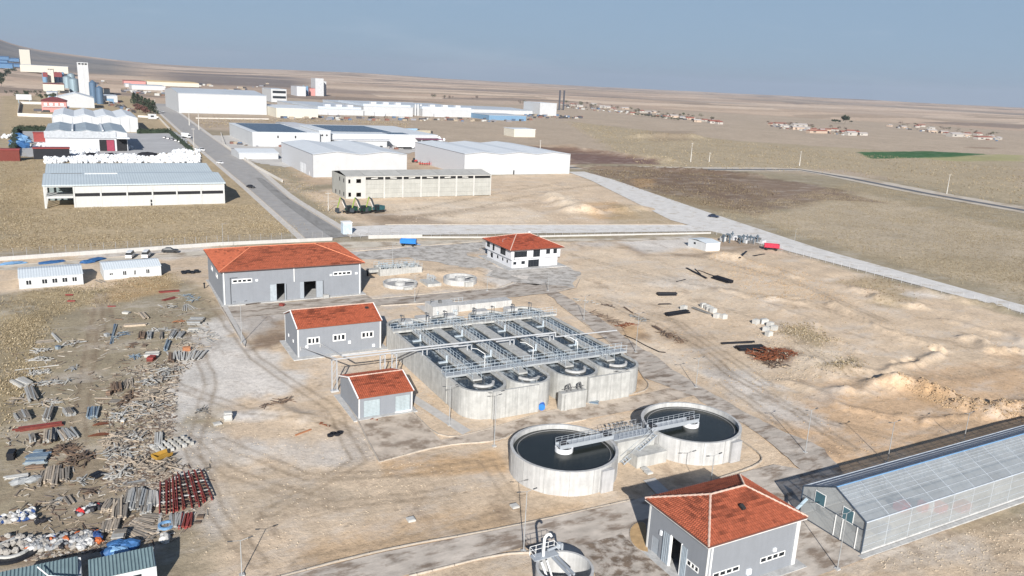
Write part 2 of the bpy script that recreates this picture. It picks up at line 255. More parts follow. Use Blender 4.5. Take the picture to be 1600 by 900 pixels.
# ------------------------------------------------------------- ground: one sheet, painted with soil colours and one pit's shade
SAND = (.488, .385, .278); PALE = (.56, .465, .355); DRY = (.36, .285, .185); KHAKI = (.262, .222, .155); GREY = (.40, .375, .345); LGREY = (.52, .495, .46)
MUD = (.15, .105, .075); BROWN = (.215, .158, .112); OCHRE = (.40, .25, .12); OLIVE = (.27, .215, .13); FIELD = (.365, .295, .225); RUST = (.13, .05, .03)
Z = [ # colour, softness m, wander m, opacity, grass, pixel polygon
 (DRY, 6, 4, 1, 1, [(0, 395), (0, 150), (200, 150), (300, 200), (470, 360), (340, 384)]),
 (FIELD, 12, 8, 1, .5, [(300, 150), (900, 165), (1700, 210), (1700, 300), (1100, 262), (700, 240), (300, 200)]),
 (FIELD, 9, 5, 1, .7, [(270, 176), (900, 180), (1000, 240), (700, 262), (430, 190), (300, 205)]),
 ((.40, .30, .21), 5, 3, 1, .25, [(440, 240), (900, 225), (900, 262), (480, 290)]),
 (SAND, 4, 3, 1, 0, [(470, 300), (770, 275), (900, 270), (1080, 348), (1060, 356), (560, 356), (440, 280)]),
 (PALE, 4, 3, .8, 0, [(600, 318), (700, 312), (800, 315), (870, 348), (640, 350)]), (PALE, 3, 2, 1, 0, [(850, 308), (890, 306), (912, 330), (890, 335)]), (PALE, 2, 1, 1, 0, [(912, 325), (930, 325), (935, 333), (918, 335)]),
 (OCHRE, 3, 2, .55, 0, [(900, 318), (960, 315), (1000, 340), (930, 345)]), (OLIVE, 3, 2, .5, 1, [(960, 320), (1040, 335), (1060, 350), (950, 350)]),
 (BROWN, 3, 2, .6, 0, [(560, 328), (640, 336), (720, 350), (590, 352)]), (BROWN, 2.5, 2, .35, 0, [(600, 340), (760, 322), (860, 318), (760, 330), (620, 346)]),
 ((.175, .13, .092), 3, 6, 1, .3, [(900, 262), (1080, 262), (1180, 275), (1340, 300), (1270, 322), (1180, 338), (1080, 322)]),
 (MUD, 4, 5, .9, .1, [(1040, 262), (1130, 266), (1220, 300), (1150, 315), (1000, 280)]), (OLIVE, 5, 5, .6, 1, [(1000, 300), (1100, 310), (1160, 335), (1050, 318)]), (OCHRE, 2.5, 2, .5, 0, [(990, 280), (1020, 280), (1020, 292), (995, 292)]),
 ((.385, .32, .235), 6, 5, .9, .8, [(1180, 340), (1350, 300), (1700, 390), (1700, 480), (1600, 465), (1300, 380)]), ((.185, .135, .098), 1.5, 1.5, 1, .1, [(1130, 278), (1250, 285), (1390, 318), (1300, 312), (1200, 312)]),
 (OLIVE, 9, 7, .45, 1, [(1340, 400), (1500, 395), (1700, 430), (1700, 470), (1500, 430)]), ((.345, .285, .195), 7, 6, .9, 1, [(890, 190), (1150, 220), (1600, 250), (1600, 320), (1320, 265), (1000, 262)]),
 ((.15, .095, .07), 4, 3, .95, .1, [(830, 228), (900, 235), (1030, 252), (1020, 257), (900, 250), (840, 240)]), ((.145, .09, .075), 5, 3, .9, .1, [(886, 238), (1010, 250), (1030, 257), (886, 256)]), (BROWN, 8, 4, .5, .3, [(1010, 205), (1080, 205), (1080, 220), (1020, 222)]),
 ((.035, .10, .035), 2, 2, 1, 0, [(1340, 238), (1450, 237), (1545, 241), (1490, 246), (1360, 248)]), ((.26, .27, .10), 6, 4, .6, .3, [(1440, 248), (1560, 241), (1600, 243), (1600, 252), (1480, 252)]), (BROWN, 5, 3, .8, .2, [(1510, 229), (1556, 231), (1556, 234), (1510, 232)]),
 # plant
 (SAND, 3, 2, 1, 0, [(300, 384), (520, 384), (1060, 372), (1160, 372), (1600, 500), (1700, 520), (1700, 700), (1400, 900), (560, 1000), (240, 1000), (330, 640), (340, 480), (250, 400)]),
 (SAND, 3, 2, 1, .25, [(-60, 402), (340, 388), (330, 430), (180, 455), (-60, 460)]), (PALE, 3, 3, .6, 0, [(-10, 460), (60, 470), (90, 500), (10, 510)]),
 (KHAKI, 4, 3, 1, .15, [(-60, 470), (150, 460), (300, 445), (345, 490), (330, 600), (250, 640), (300, 740), (330, 800), (330, 1000), (-60, 1000)]),
 (OLIVE, 2.5, 3, .85, 1, [(25, 458), (150, 452), (260, 430), (285, 450), (200, 465), (110, 480), (60, 500)]), (OLIVE, 3, 3, .8, 1, [(0, 500), (55, 500), (60, 560), (30, 620), (0, 700)]), (OCHRE, 2, 2, .5, .5, [(150, 470), (175, 440), (250, 432), (280, 450), (200, 470)]),
 ((.36, .30, .22), 1.2, 1, .8, 0, [(148, 462), (168, 462), (150, 520), (138, 620), (128, 720), (118, 720), (126, 600), (138, 520)]), ((.21, .165, .11), .6, .5, .55, 0, [(151, 470), (154, 470), (133, 620), (129, 620)]), ((.21, .165, .11), .6, .5, .5, 0, [(143, 500), (146, 500), (125, 640), (120, 640)]),
 (LGREY, 2, 3, .85, 0, [(300, 520), (350, 500), (380, 545), (450, 560), (470, 610), (330, 640), (420, 650), (290, 660), (260, 700), (250, 650), (268, 610)]), (LGREY, 2, 3, .8, 0, [(255, 640), (300, 655), (400, 700), (405, 735), (340, 720), (290, 760), (270, 740)]),
 (KHAKI, 1.5, 1, .6, .2, [(300, 640), (345, 640), (360, 665), (320, 675)]), ((.36, .295, .22), 4, 3, .7, .1, [(350, 690), (400, 735), (560, 740), (600, 780), (400, 840), (300, 800)]), (LGREY, 1.5, 2, .5, 0, [(400, 700), (440, 690), (560, 700), (640, 690), (600, 720), (460, 730)]), (GREY, 2.5, 3, .5, 0, [(480, 690), (620, 650), (640, 700), (560, 725)]), (LGREY, 2, 1.5, .75, 0, [(325, 735), (348, 790), (340, 830), (330, 800)]),
 (BROWN, 1.2, 1.5, .8, .2, [(380, 500), (450, 480), (452, 530), (395, 545)]), (GREY, 1.5, 2, .75, 0, [(352, 480), (600, 462), (760, 450), (760, 468), (590, 482), (600, 500), (455, 495), (380, 540)]), (OLIVE, 1, 1.5, .5, .7, [(450, 470), (490, 466), (492, 478), (455, 480)]),
 (LGREY, 1.5, 2, .6, 0, [(345, 495), (365, 495), (388, 545), (372, 545)]), (MUD, 1, 1.5, .5, .3, [(385, 532), (440, 522), (450, 534), (395, 545)]),
 (OCHRE, 1.5, 1, .5, .3, [(820, 800), (900, 790), (905, 800), (830, 820)]), (OCHRE, 1.5, 1.2, .4, .2, [(450, 860), (620, 810), (790, 790), (810, 830), (640, 870), (500, 900)]), ((.45, .29, .15), .8, .5, .7, .1, [(590, 722), (780, 700), (800, 740), (600, 745)]), ((.45, .29, .15), .8, .5, .7, 0, [(650, 560), (700, 590), (700, 540), (640, 535)]),
 (OCHRE, 1, 1, .6, 0, [(990, 560), (1010, 590), (1000, 615), (985, 622)]), (PALE, 2, 2, .7, 0, [(905, 480), (1040, 540), (1100, 560), (1180, 565), (1210, 600), (1080, 590), (960, 540)]), (BROWN, 1, 1.5, .6, .4, [(918, 482), (960, 495), (1000, 515), (965, 520)]), (OCHRE, 1, 1, .6, .3, [(965, 500), (1000, 510), (1020, 535), (975, 525)]), (MUD, .8, 1, .6, .1, [(995, 520), (1012, 520), (1014, 530), (998, 530)]), (BROWN, 1, 1, .6, .3, [(1030, 515), (1060, 530), (1068, 538), (1040, 532)]),
 (LGREY, 3, 3, .8, 0, [(1010, 432), (1080, 430), (1130, 445), (1080, 450), (1020, 445)]), (PALE, 6, 5, .5, 0, [(900, 390), (1100, 400), (1180, 480), (1000, 500), (900, 440)]), (LGREY, 2, 2, .85, 0, [(975, 378), (1080, 368), (1090, 386), (1010, 396), (985, 392)]), (MUD, 2, 2, .6, .2, [(1110, 378), (1200, 372), (1205, 390), (1130, 395)]), (MUD, 1.5, 1, .5, 0, [(955, 378), (985, 384), (1020, 398), (1100, 396), (1130, 393), (1100, 402), (1000, 400)]),
 (OLIVE, 1.5, 2, .7, 1, [(1220, 508), (1260, 510), (1305, 535), (1280, 545), (1215, 520)]), ((.09, .045, .03), 1, 1.2, .95, .2, [(1165, 545), (1230, 545), (1262, 553), (1240, 570), (1200, 572), (1185, 562)]), (PALE, 1.5, 1.5, .8, .1, [(1262, 540), (1320, 550), (1320, 575), (1240, 580), (1235, 570)]), (OLIVE, 1.5, 1.5, .75, 1, [(1280, 578), (1330, 560), (1340, 570), (1320, 582)]), (OLIVE, 2.5, 2, .6, 1, [(1310, 440), (1380, 430), (1420, 445), (1420, 470), (1370, 455)]), (OLIVE, 2.5, 2, .5, 1, [(1370, 465), (1420, 465), (1400, 482), (1370, 478)]),
 (LGREY, 2, 2, .7, 0, [(1400, 448), (1470, 462), (1480, 468), (1420, 462)]), ((.44, .28, .155), 4, 4, .6, 0, [(1230, 620), (1600, 560), (1700, 640), (1700, 690), (1320, 740), (1230, 680)]), (OCHRE, 2, 3, .45, .3, [(1400, 600), (1460, 610), (1480, 640), (1430, 620)]), (LGREY, 2, 3, .7, 0, [(1070, 575), (1180, 580), (1240, 620), (1290, 660), (1240, 660), (1150, 620)]), (LGREY, 1, 1, .8, 0, [(1180, 598), (1200, 598), (1255, 612), (1240, 612)]),
 (BROWN, 3, 3, .35, 0, [(1020, 480), (1060, 500), (1120, 560), (1150, 600), (1135, 600), (1080, 545)]), (SAND, 3, 3, .9, .1, [(1400, 860), (1600, 800), (1700, 800), (1700, 1000), (1300, 1000), (1330, 880)]), (OLIVE, 1, 1, .5, .5, [(1480, 822), (1560, 800), (1570, 806), (1490, 830)]), (LGREY, 1.5, 2, .4, 0, [(1380, 870), (1500, 840), (1520, 860), (1420, 880)]),
 (LGREY, 2, 2, .8, 0, [(120, 395), (330, 385), (330, 398), (260, 405), (120, 402)]), (GREY, 3, 3, .8, 0, [(560, 388), (760, 376), (760, 390), (900, 392), (900, 378), (960, 378), (960, 384), (760, 396), (580, 400)]),
 (PALE, 2, 2, .7, 0, [(520, 378), (760, 374), (760, 380), (530, 388)]), (LGREY, 1.5, 1.5, .8, 0, [(800, 420), (880, 415), (900, 430), (870, 450), (780, 455), (765, 440), (760, 410)]),
 (MUD, 4, 3, .35, .1, [(20, 740), (250, 690), (300, 800), (250, 900), (0, 900)]), (MUD, 2, 2, .5, 0, [(20, 866), (160, 862), (160, 880), (0, 896)]), ((.12, .07, .045), .8, .8, .8, 0, [(190, 640), (200, 610), (215, 608), (212, 620), (195, 642)]),  # last patch: shade of a pit put into the ground colour
]
TRACKS = [ # wheel tracks: width, strength, pixel polyline
 (1.6, .7, [(158, 462), (146, 520), (131, 600), (122, 680), (118, 740)]), (1.6, .6, [(160, 465), (175, 520), (150, 560)]), (1.8, .5, [(330, 470), (400, 560), (520, 640), (560, 720), (420, 800)]), (1.6, .5, [(268, 600), (380, 640), (520, 660), (600, 700)]), (1.6, .5, [(300, 520), (330, 600), (300, 700), (340, 800), (400, 880)]), (1.5, .5, [(345, 690), (480, 745), (620, 740), (790, 720)]), (1.6, .45, [(260, 660), (360, 740), (520, 790), (700, 770)]),
 (1.6, .6, [(940, 470), (1030, 510), (1100, 550), (1150, 590), (1240, 640), (1330, 700)]), (1.6, .5, [(950, 465), (1060, 505), (1140, 560), (1200, 600)]), (1.5, .5, [(1180, 620), (1300, 660), (1420, 690), (1600, 620)]), (1.6, .45, [(1080, 470), (1200, 500), (1330, 590), (1500, 590), (1600, 570)]), (1.5, .45, [(900, 400), (1050, 440), (1250, 470), (1400, 520), (1600, 560)]), (1.5, .5, [(955, 385), (1100, 402), (1240, 440), (1380, 500)]), (1.6, .5, [(1130, 600), (1220, 660), (1290, 730)]),
 (1.6, .5, [(600, 345), (720, 330), (850, 300), (960, 285)]), (1.6, .5, [(560, 335), (660, 325), (760, 305), (880, 285)]), (1.5, .5, [(430, 285), (500, 300), (620, 345)]), (1.5, .4, [(1400, 880), (1500, 840), (1600, 815)]), (1.5, .4, [(1380, 890), (1490, 862), (1600, 850)]), (1.5, .5, [(470, 880), (620, 850), (800, 800)]), (1.5, .4, [(0, 400), (120, 395), (260, 398), (340, 392)]), (1.6, .4, [(640, 700), (760, 720), (800, 780)])]
def build_ground():
    rr = [0.0]; r = 30.0
    while r < 24000: rr.append(r); r *= 1.0062 if r < 2200 else 1.012
    c0 = math.degrees(math.atan2(cos(YAW), sin(YAW))); aa = list(np.arange(-43, 43.01, .135)); aa += list(np.arange(47, 317, 6.75))
    A = np.radians(c0+np.array(aa)); nr = len(rr)-1; na = len(A); RR = np.array(rr[1:])
    X = (RR[:, None]*np.cos(A)).ravel(); Y = (RR[:, None]*np.sin(A)).ravel()
    H = terrain(X, Y); N = len(X)
    rad = np.hypot(X, Y)
    # base colour: far patchwork of bare and stubble fields
    C = np.tile(np.array(KHAKI), (N, 1)); gr = np.full(N, .35); far = rad > 600
    fx, fy = X[far], Y[far]; k = 1.0
    wx = fx+(fbm(fx, fy, 700, 61)-.5)*600; wy = fy+(fbm(fx, fy, 700, 62)-.5)*600
    S = 520.0; ix = np.floor(wx/S); iy = np.floor(wy/S*2.2); best = np.full(fx.shape, 1e9); sel = np.zeros(fx.shape)
    for dx in (-1, 0, 1):
        for dy in (-1, 0, 1):
            jx = ix+dx; jy = iy+dy; px = (jx+_h(jx, jy, 71))*S; py = (jy+_h(jx, jy, 72))*S/2.2; d = np.hypot(wx-px, (wy-py)*2.2); m = d < best; best[m] = d[m]; sel[m] = _h(jx, jy, 73)[m]
    pal = np.array([(.40, .315, .255), (.37, .295, .235), (.45, .37, .305), (.31, .25, .20), (.42, .34, .275), (.34, .27, .22), (.48, .40, .33), (.22, .18, .155)])
    cf = pal[np.clip((sel*8).astype(int), 0, 7)]*(.9+.2*fbm(fx, fy, 160, 77)[:, None]); t = np.clip((rad[far]-600)/900, 0, 1)[:, None]
    cf = cf*np.array([1.04, .985, .90]); C[far] = C[far]*(1-t)+cf*t; gr[far] *= 1-t[:, 0]
    # one broad dark fallow slope on the left skyline, as in the view
    ang = np.degrees(np.arctan2(X*cos(YAW)-Y*sin(YAW), X*sin(YAW)+Y*cos(YAW)))
    for a, b, r0, r1, col, op in ((-25, -13.5, 2600, 5200, (.13, .11, .105), .85), (-17, -8, 2300, 3000, (.19, .15, .13), .6), (-11, 3, 3600, 4300, (.20, .16, .14), .55), (-45, -24.5, 3800, 9000, (.10, .115, .12), .7), (2, 17, 3900, 4700, (.19, .16, .14), .5), (12, 40, 5200, 7000, (.2, .18, .16), .45), (-6, 8, 2000, 2500, (.42, .34, .27), .4), (15, 40, 3000, 3600, (.42, .35, .28), .4)):
        q = np.minimum(np.clip((ang-a)/2.5, 0, 1)*np.clip((b-ang)/2.5, 0, 1), np.clip((rad-r0)/(r0*.09), 0, 1)*np.clip((r1*(.92+.25*vn(X, Y, 900, 88))-rad)/(r1*.09), 0, 1))*op
        C = C*(1-q[:, None])+np.array(col)*q[:, None]
    wn = (fbm(X, Y, 7, 91)-.5)*2; wn2 = (fbm(X, Y, 1.7, 95, 2)-.5)*2
    for col, soft, wan, op, g, poly in Z:
        P = [G(*q) for q in poly]; xs = [p[0] for p in P]; ys = [p[1] for p in P]; e = soft*2+wan*2
        m = (X > min(xs)-e) & (X < max(xs)+e) & (Y > min(ys)-e) & (Y < max(ys)+e)
        if not m.any(): continue
        x, y = X[m], Y[m]; d = seg_d(x, y, P+[P[0]]); ins = np.zeros(x.shape, bool)
        for (ax, ay), (bx, by) in zip(P, P[1:]+[P[0]]):
            c = ((ay > y) != (by > y)); ins ^= c & (x < (bx-ax)*(y-ay)/((by-ay) or 1e-9)+ax)
        sd = np.where(ins, d, -d)+wn[m]*wan*1.6+wn2[m]*wan*.6; a = np.clip(sd/soft*.5+.5, 0, 1)*op
        C[m] = C[m]*(1-a[:, None])+np.array(col)*a[:, None]; gr[m] = gr[m]*(1-a)+g*a
    for wd, op, pts in TRACKS:
        P = [G(*q) for q in pts]; xs = [p[0] for p in P]; ys = [p[1] for p in P]; m = (X > min(xs)-4) & (X < max(xs)+4) & (Y > min(ys)-4) & (Y < max(ys)+4)
        if m.any():
            d = seg_d(X[m]+wn[m]*.5, Y[m], P); a = (np.exp(-((d-.95)/.33)**2)*.95+np.exp(-(d/wd)**2)*.3)*op*1.25*(.55+.45*(wn2[m]+1)/2); C[m] = C[m]*(1-a[:, None])+np.array((.19, .145, .10))*a[:, None]
    # broad tonal drift of the bare soil
    dr = 1+(fbm(X, Y, 38, 101)-.5)*.22+(fbm(X, Y, 5, 104)-.5)*.2; C = np.minimum(C*dr[:, None]*1.22, .75)
    me = bpy.data.meshes.new('ground')
    verts = np.c_[X, Y, H]; verts = np.r_[verts, [[0, 0, 0]]]
    i = np.arange(nr-1)[:, None]*na; j = np.arange(na); jn = (j+1) % na
    F = np.stack([i+j, i+na+j, i+na+jn, i+jn], -1).reshape(-1, 4)
    tri = np.stack([np.full(na, N), j, jn], -1)
    me.vertices.add(N+1); me.vertices.foreach_set('co', verts.ravel())
    nl = F.size+tri.size; me.loops.add(nl); me.loops.foreach_set('vertex_index', np.r_[F.ravel(), tri.ravel()].astype(np.int32))
    me.polygons.add(len(F)+len(tri)); st = np.r_[np.arange(len(F))*4, F.size+np.arange(len(tri))*3]; me.polygons.foreach_set('loop_start', st.astype(np.int32))
    me.polygons.foreach_set('use_smooth', [True]*(len(F)+len(tri))); me.update(calc_edges=True); me.validate()
    ca = me.color_attributes.new('Col', 'FLOAT_COLOR', 'POINT'); col = np.ones((N+1, 4)); col[:N, :3] = C; ca.data.foreach_set('color', col.ravel())
    at = me.attributes.new('grass', 'FLOAT', 'POINT'); at.data.foreach_set('value', np.r_[gr, .3])
    me.materials.append(ground_mat()); return me
def ground_mat():
    m = bpy.data.materials.new('soil'); m.use_nodes = True; t = m.node_tree; L = t.links.new; b = t.nodes['Principled BSDF']; b.inputs['Roughness'].default_value = .95; b.inputs['Specular IOR Level'].default_value = .15
    geo = t.nodes.new('ShaderNodeNewGeometry'); P = geo.outputs['Position']; a = t.nodes.new('ShaderNodeVertexColor'); a.layer_name = 'Col'
    g = nd(t, 'ShaderNodeAttribute', attribute_name='grass')
    def mul(x, y):
        q = nd(t, 'ShaderNodeMath', operation='MULTIPLY'); L(x, q.inputs[0]); L(y, q.inputs[1]); return q.outputs[0]
    def noise(sc, lo, hi, o0, o1, det=5, stretch=None, rough=.6):
        pp = P
        if stretch: q = t.nodes.new('ShaderNodeMapping'); q.inputs['Scale'].default_value = stretch; L(P, q.inputs[0]); pp = q.outputs[0]
        n = nd(t, 'ShaderNodeTexNoise', i_Scale=sc, i_Detail=det, i_Roughness=rough); L(pp, n.inputs[0]); r = nd(t, 'ShaderNodeMapRange'); r.inputs[1].default_value = lo; r.inputs[2].default_value = hi; r.inputs[3].default_value = o0; r.inputs[4].default_value = o1; L(n.outputs[0], r.inputs[0]); return r.outputs[0], n.outputs[0]
    v1, h1 = noise(1.1, .32, .68, .72, 1.26, 10, rough=.8); v2, _ = noise(.13, .3, .7, .9, 1.1, 5); v3, _ = noise(.35, .56, .70, 1, .78, 8, (1, 2.6, 1), .75)
    val = mul(mul(v1, v2), v3)
    cb = t.nodes.new('ShaderNodeCombineColor'); [L(val, cb.inputs[i]) for i in range(3)]
    mc = nd(t, 'ShaderNodeMix', data_type='RGBA', blend_type='MULTIPLY'); mc.inputs[0].default_value = 1; L(a.outputs[0], mc.inputs[6]); L(cb.outputs[0], mc.inputs[7])
    inv = nd(t, 'ShaderNodeMath', operation='SUBTRACT'); inv.inputs[0].default_value = 1; L(g.outputs['Fac'], inv.inputs[1])
    cam_r = nd(t, 'ShaderNodeVectorMath', operation='LENGTH'); L(P, cam_r.inputs[0]); fade = nd(t, 'ShaderNodeMapRange'); fade.inputs[1].default_value = 300; fade.inputs[2].default_value = 900; fade.inputs[3].default_value = 1; fade.inputs[4].default_value = .25; L(cam_r.outputs['Value'], fade.inputs[0])
    base = mc.outputs[2]
    for sc, lo, hi, top, colr, st in ((.06, .50, .66, .55, (.60, .55, .49, 1), (1, 1.7, 1)), (.10, .55, .66, .5, (.23, .165, .115, 1), (1.6, .8, 1)), (.45, .585, .66, .6, (.20, .15, .105, 1), (1, 1.8, 1)), (2.2, .615, .66, .7, (.14, .105, .075, 1), None), (1.7, .63, .68, .7, (.72, .66, .58, 1), None)):
        mk, _ = noise(sc, lo, hi, 0, top, 10, st, .72); mk = mul(mul(mk, inv.outputs[0]), fade.outputs[0]); q = nd(t, 'ShaderNodeMix', data_type='RGBA'); q.inputs[7].default_value = colr; L(base, q.inputs[6]); L(mk, q.inputs[0]); base = q.outputs[2]
    gm, gh = noise(.42, .50, .62, 0, .75, 9, (1, 1.8, 1), .75); gm = mul(gm, g.outputs['Fac'])
    mg = nd(t, 'ShaderNodeMix', data_type='RGBA'); mg.inputs[7].default_value = (.155, .118, .06, 1); L(base, mg.inputs[6]); L(gm, mg.inputs[0])
    gl, _ = noise(.6, .55, .68, 0, .5, 8, None, .7); gl = mul(gl, g.outputs['Fac'])
    mh = nd(t, 'ShaderNodeMix', data_type='RGBA'); mh.inputs[7].default_value = (.42, .335, .2, 1); L(mg.outputs[2], mh.inputs[6]); L(gl, mh.inputs[0]); L(mh.outputs[2], b.inputs['Base Color'])
    nb = nd(t, 'ShaderNodeTexNoise', i_Scale=1.8, i_Detail=8, i_Roughness=.7); L(P, nb.inputs[0]); bn = nd(t, 'ShaderNodeBump', i_Strength=.7, i_Distance=.16); L(nb.outputs[0], bn.inputs['Height']); L(bn.outputs[0], b.inputs['Normal'])
    return m
struct('ground', build_ground(), None)
# ------------------------------------------------------------- road surfaces (each a sheet a little above the soil)
def wobble(P, amp, step=1.2, close=True):
    out = []
    for (ax, ay), (bx, by) in zip(P, P[1:]+([P[0]] if close else [])):
        l = math.dist((ax, ay), (bx, by)); n = max(1, int(l/step)); nx, ny = -(by-ay)/max(l, 1e-6), (bx-ax)/max(l, 1e-6)
        for i in range(n):
            x = ax+(bx-ax)*i/n; y = ay+(by-ay)*i/n; w_ = (float(vn(x, y, 4.5, 33))-.5)*2*amp+(float(vn(x, y, 1.1, 34))-.5)*amp*.7 if i else 0
            out.append((x+nx*w_, y+ny*w_))
    return out if close else out+[P[-1]]
def chaikin(P, n=2):
    for _ in range(n):
        Q = [P[0]]
        for a, b in zip(P, P[1:]): Q += [(a[0]*.75+b[0]*.25, a[1]*.75+b[1]*.25), (a[0]*.25+b[0]*.75, a[1]*.25+b[1]*.75)]
        P = Q+[P[-1]]
    return P
def sheet(pts, z=.02, wob=0):   # flat polygon just above the soil, its edge frayed where no kerb holds it
    m = MB(); m.poly(*[(x, y, z) for x, y in (wobble(pts, wob) if wob else pts)]); return m
def strip(L_, R_, n, z):            # ribbon between two polylines, split into n pieces lengthwise, draped over far relief
    m = MB()
    def at(P, t):
        d = [0]
        for a, b in zip(P, P[1:]): d.append(d[-1]+math.dist(a, b))
        s = t*d[-1]
        for k in range(len(P)-1):
            if s <= d[k+1]+1e-9: f = (s-d[k])/max(d[k+1]-d[k], 1e-9); return (P[k][0]+(P[k+1][0]-P[k][0])*f, P[k][1]+(P[k+1][1]-P[k][1])*f)
        return P[-1]
    def hz_(p): return z+max(0, tz(*p)) if math.hypot(*p) > 850 else z
    pl, pr = at(L_, 0), at(R_, 0)
    for i in range(1, n+1):
        a, b = at(L_, i/n), at(R_, i/n); m.poly((*pl, hz_(pl)), (*pr, hz_(pr)), (*b, hz_(b)), (*a, hz_(a))); pl, pr = a, b
    return m
# level the soil under every sheet by keeping sheets above the +-0.2 m relief
asph = mat('worn_asphalt', (.34, .33, .32), .9, var=.14, vs=.25, dirt=((.36, .335, .30), .35, .5, .7), bump=.2, bs=4)
asph2 = mat('cracked_asphalt', (.27, .262, .25), .9, var=.15, vs=.5, dirt=((.12, .11, .10), .16, .52, .6), bump=.2, bs=4, stretch=(1, .25, 1))
gravel = mat('pale_gravel', (.62, .60, .57), .95, var=.12, vs=.3, dirt=((.44, .38, .30), .2, .54, .7), bump=.4, bs=3)
mudm = mat('muddy_gravel', (.45, .40, .345), .95, var=.25, vs=.6, dirt=((.15, .105, .072), .4, .49, .75), bump=.5, bs=3, stretch=(.5, 1.1, 1))
mudd = mat('dark_muddy_gravel', (.42, .375, .325), .95, var=.25, vs=.9, dirt=((.125, .085, .055), .55, .46, .85), bump=.5, bs=3)
dryp = mat('dusty_yard', (.48, .41, .335), .95, var=.22, vs=.4, dirt=((.19, .14, .10), .3, .48, .75), bump=.3, bs=3)
conc = mat('concrete', (.43, .43, .41), .85, var=.15, vs=.8, streak=.24, bump=.15, bs=6)
concn = mat('new_concrete', (.46, .46, .45), .85, var=.13, vs=.7, streak=.22, bump=.15, bs=6)
kerbm = mat('kerb_stone', (.42, .37, .31), .9, var=.15, vs=2)
white = mat('white_paint', (.68, .69, .69), .6, var=.05, streak=.05)
def kerb(name, pts, w_=.17, h=.12, z=.0, m=kerbm):
    mb = MB()
    for (ax, ay), (bx, by) in zip(pts, pts[1:]):
        L_ = math.dist((ax, ay), (bx, by)); a = math.atan2(by-ay, bx-ax); n = max(1, int(L_/30))
        mb.ob(((ax+bx)/2, (ay+by)/2, z+.08), (L_+w_*.5, w_, .28), a)
    return struct(name, mb, m)
ROADL = [(64.5, 262), (68.6, 401), (72.7, 604), (84, 1000), (94, 1300)]; ROADR = [(80.5, 266), (79.8, 357), (87.0, 476), (94, 720), (104, 1000), (114, 1300)]
struct('asphalt_road', strip(ROADL, ROADR, 40, .16), asph)
struct('cracked_road_edge', strip([(73.5, 266), (74, 330), (76.5, 390), (79, 430)], [(79.9, 266), (79.2, 357), (81, 390), (82, 430)], 6, .17), asph2)
def off(P, d): return [(x+d, y) for x, y in P]
struct('pavement', strip(off(ROADL, -2.6), off(ROADL, .1), 40, .24), mat('pavement_slabs', (.52, .49, .45), .9, var=.12, vs=.5))
struct('pavement', strip(off(ROADR, -.1), off(ROADR, 3.2), 40, .24), MAT['pavement_slabs'])
kerb('kerb', ROADL[:4], .25, .15, .18); kerb('kerb', ROADR[:5], .25, .15, .18)
struct('cross_road', strip([(80, 283), (99, 284.5), (167, 268.3), (231, 253.3), (246, 250)], [(80, 265), (99, 263.5), (157, 253), (220, 241.5), (240, 238)], 14, .14), gravel)
struct('gravel_road', strip([(279, 440), (270, 400), (224, 266), (224.6, 198), (225.2, 156), (226, 60)], [(292, 440), (287, 400), (259, 285), (240.5, 198), (234.5, 121), (236, 60)], 30, .15), gravel)
kerb('kerb', [(100, 284.8), (167, 268.6), (222, 255.5)], .3, .12, .1)
FR = [G(*p) for p in ((886, 262), (1000, 264), (1100, 265), (1250, 265.5), (1330, 279), (1450, 303), (1600, 329), (1720, 350))]
def side(P, d):
    out = []
    for i, (x, y) in enumerate(P):
        a = P[max(i-1, 0)]; b = P[min(i+1, len(P)-1)]; l = math.dist(a, b); out.append((x-(b[1]-a[1])/l*d, y+(b[0]-a[0])/l*d))
    return out
struct('road_verge', strip(side(FR, 16), side(FR, -11), 24, .12), mat('chalky_verge', (.55, .49, .41), .95, var=.2, vs=.05, dirt=((.3, .24, .17), .05, .5, .8)))
struct('country_road', strip(side(FR, 3.4), side(FR, -3.4), 24, .2), mat('dark_asphalt', (.13, .135, .145), .9, var=.12, vs=.1))
# plant roads
struct('plant_road', sheet([(12, 79.3), (28, 79.3), (42.8, 78.1), (63.4, 77.3), (90, 77.3), (98, 69), (98, 54), (57, 54), (43.8, 73.4), (29, 74), (12, 74)], .13), mudm)
struct('muddy_apron', sheet([(49.6, 71.2), (56.8, 71.2), (56.8, 50), (53, 48), (47.6, 62)], .17, .6), mudd)
struct('plant_road', sheet([(34.9, 101.5), (36.6, 117.0), (45.9, 117.0), (46.1, 104.6), (54.7, 105.3), (68.6, 108.0), (88.1, 108.2), (97.2, 109), (97.2, 104), (83.5, 102.7), (58.4, 102.6), (54.5, 100.8), (45.6, 103.0)], .13), dryp)
struct('plant_road', sheet([(91.3, 70), (96.5, 90), (95.7, 97), (97.0, 104), (93.8, 115), (97.8, 122), (105, 164), (108.5, 178), (112.3, 178), (106.5, 141), (101.2, 109), (100.5, 90), (102, 78), (97, 70)], .14, .5), mudm)
struct('plant_road', sheet([(26.4, 181), (26.4, 190), (62, 190), (62, 186), (98, 186), (106, 190), (119.5, 179.6), (112, 177), (92, 176.3), (62, 180)], .12, .5), mudm)
struct('plant_road', sheet([(64, 231), (64, 241), (122.5, 246), (140, 243), (140, 237), (122, 238), (108, 228), (110.6, 204.6), (131, 202.4), (131, 196), (119, 180), (104, 190), (98, 212), (88, 229)], .12, 1.6), mat('grey_yard', (.46, .435, .40), .95, var=.2, vs=.3, dirt=((.24, .215, .185), .35, .47, .8), bump=.3, bs=3))
struct('dirt_track', sheet([(-60, 244), (20, 254), (64, 258), (140, 246), (200, 232), (200, 229), (140, 241), (64, 249), (20, 249), (-60, 238)], .10, 1.0), mat('pale_track', (.52, .47, .39), .95, var=.15, vs=.2, dirt=((.28, .22, .16), .14, .5, .8)))
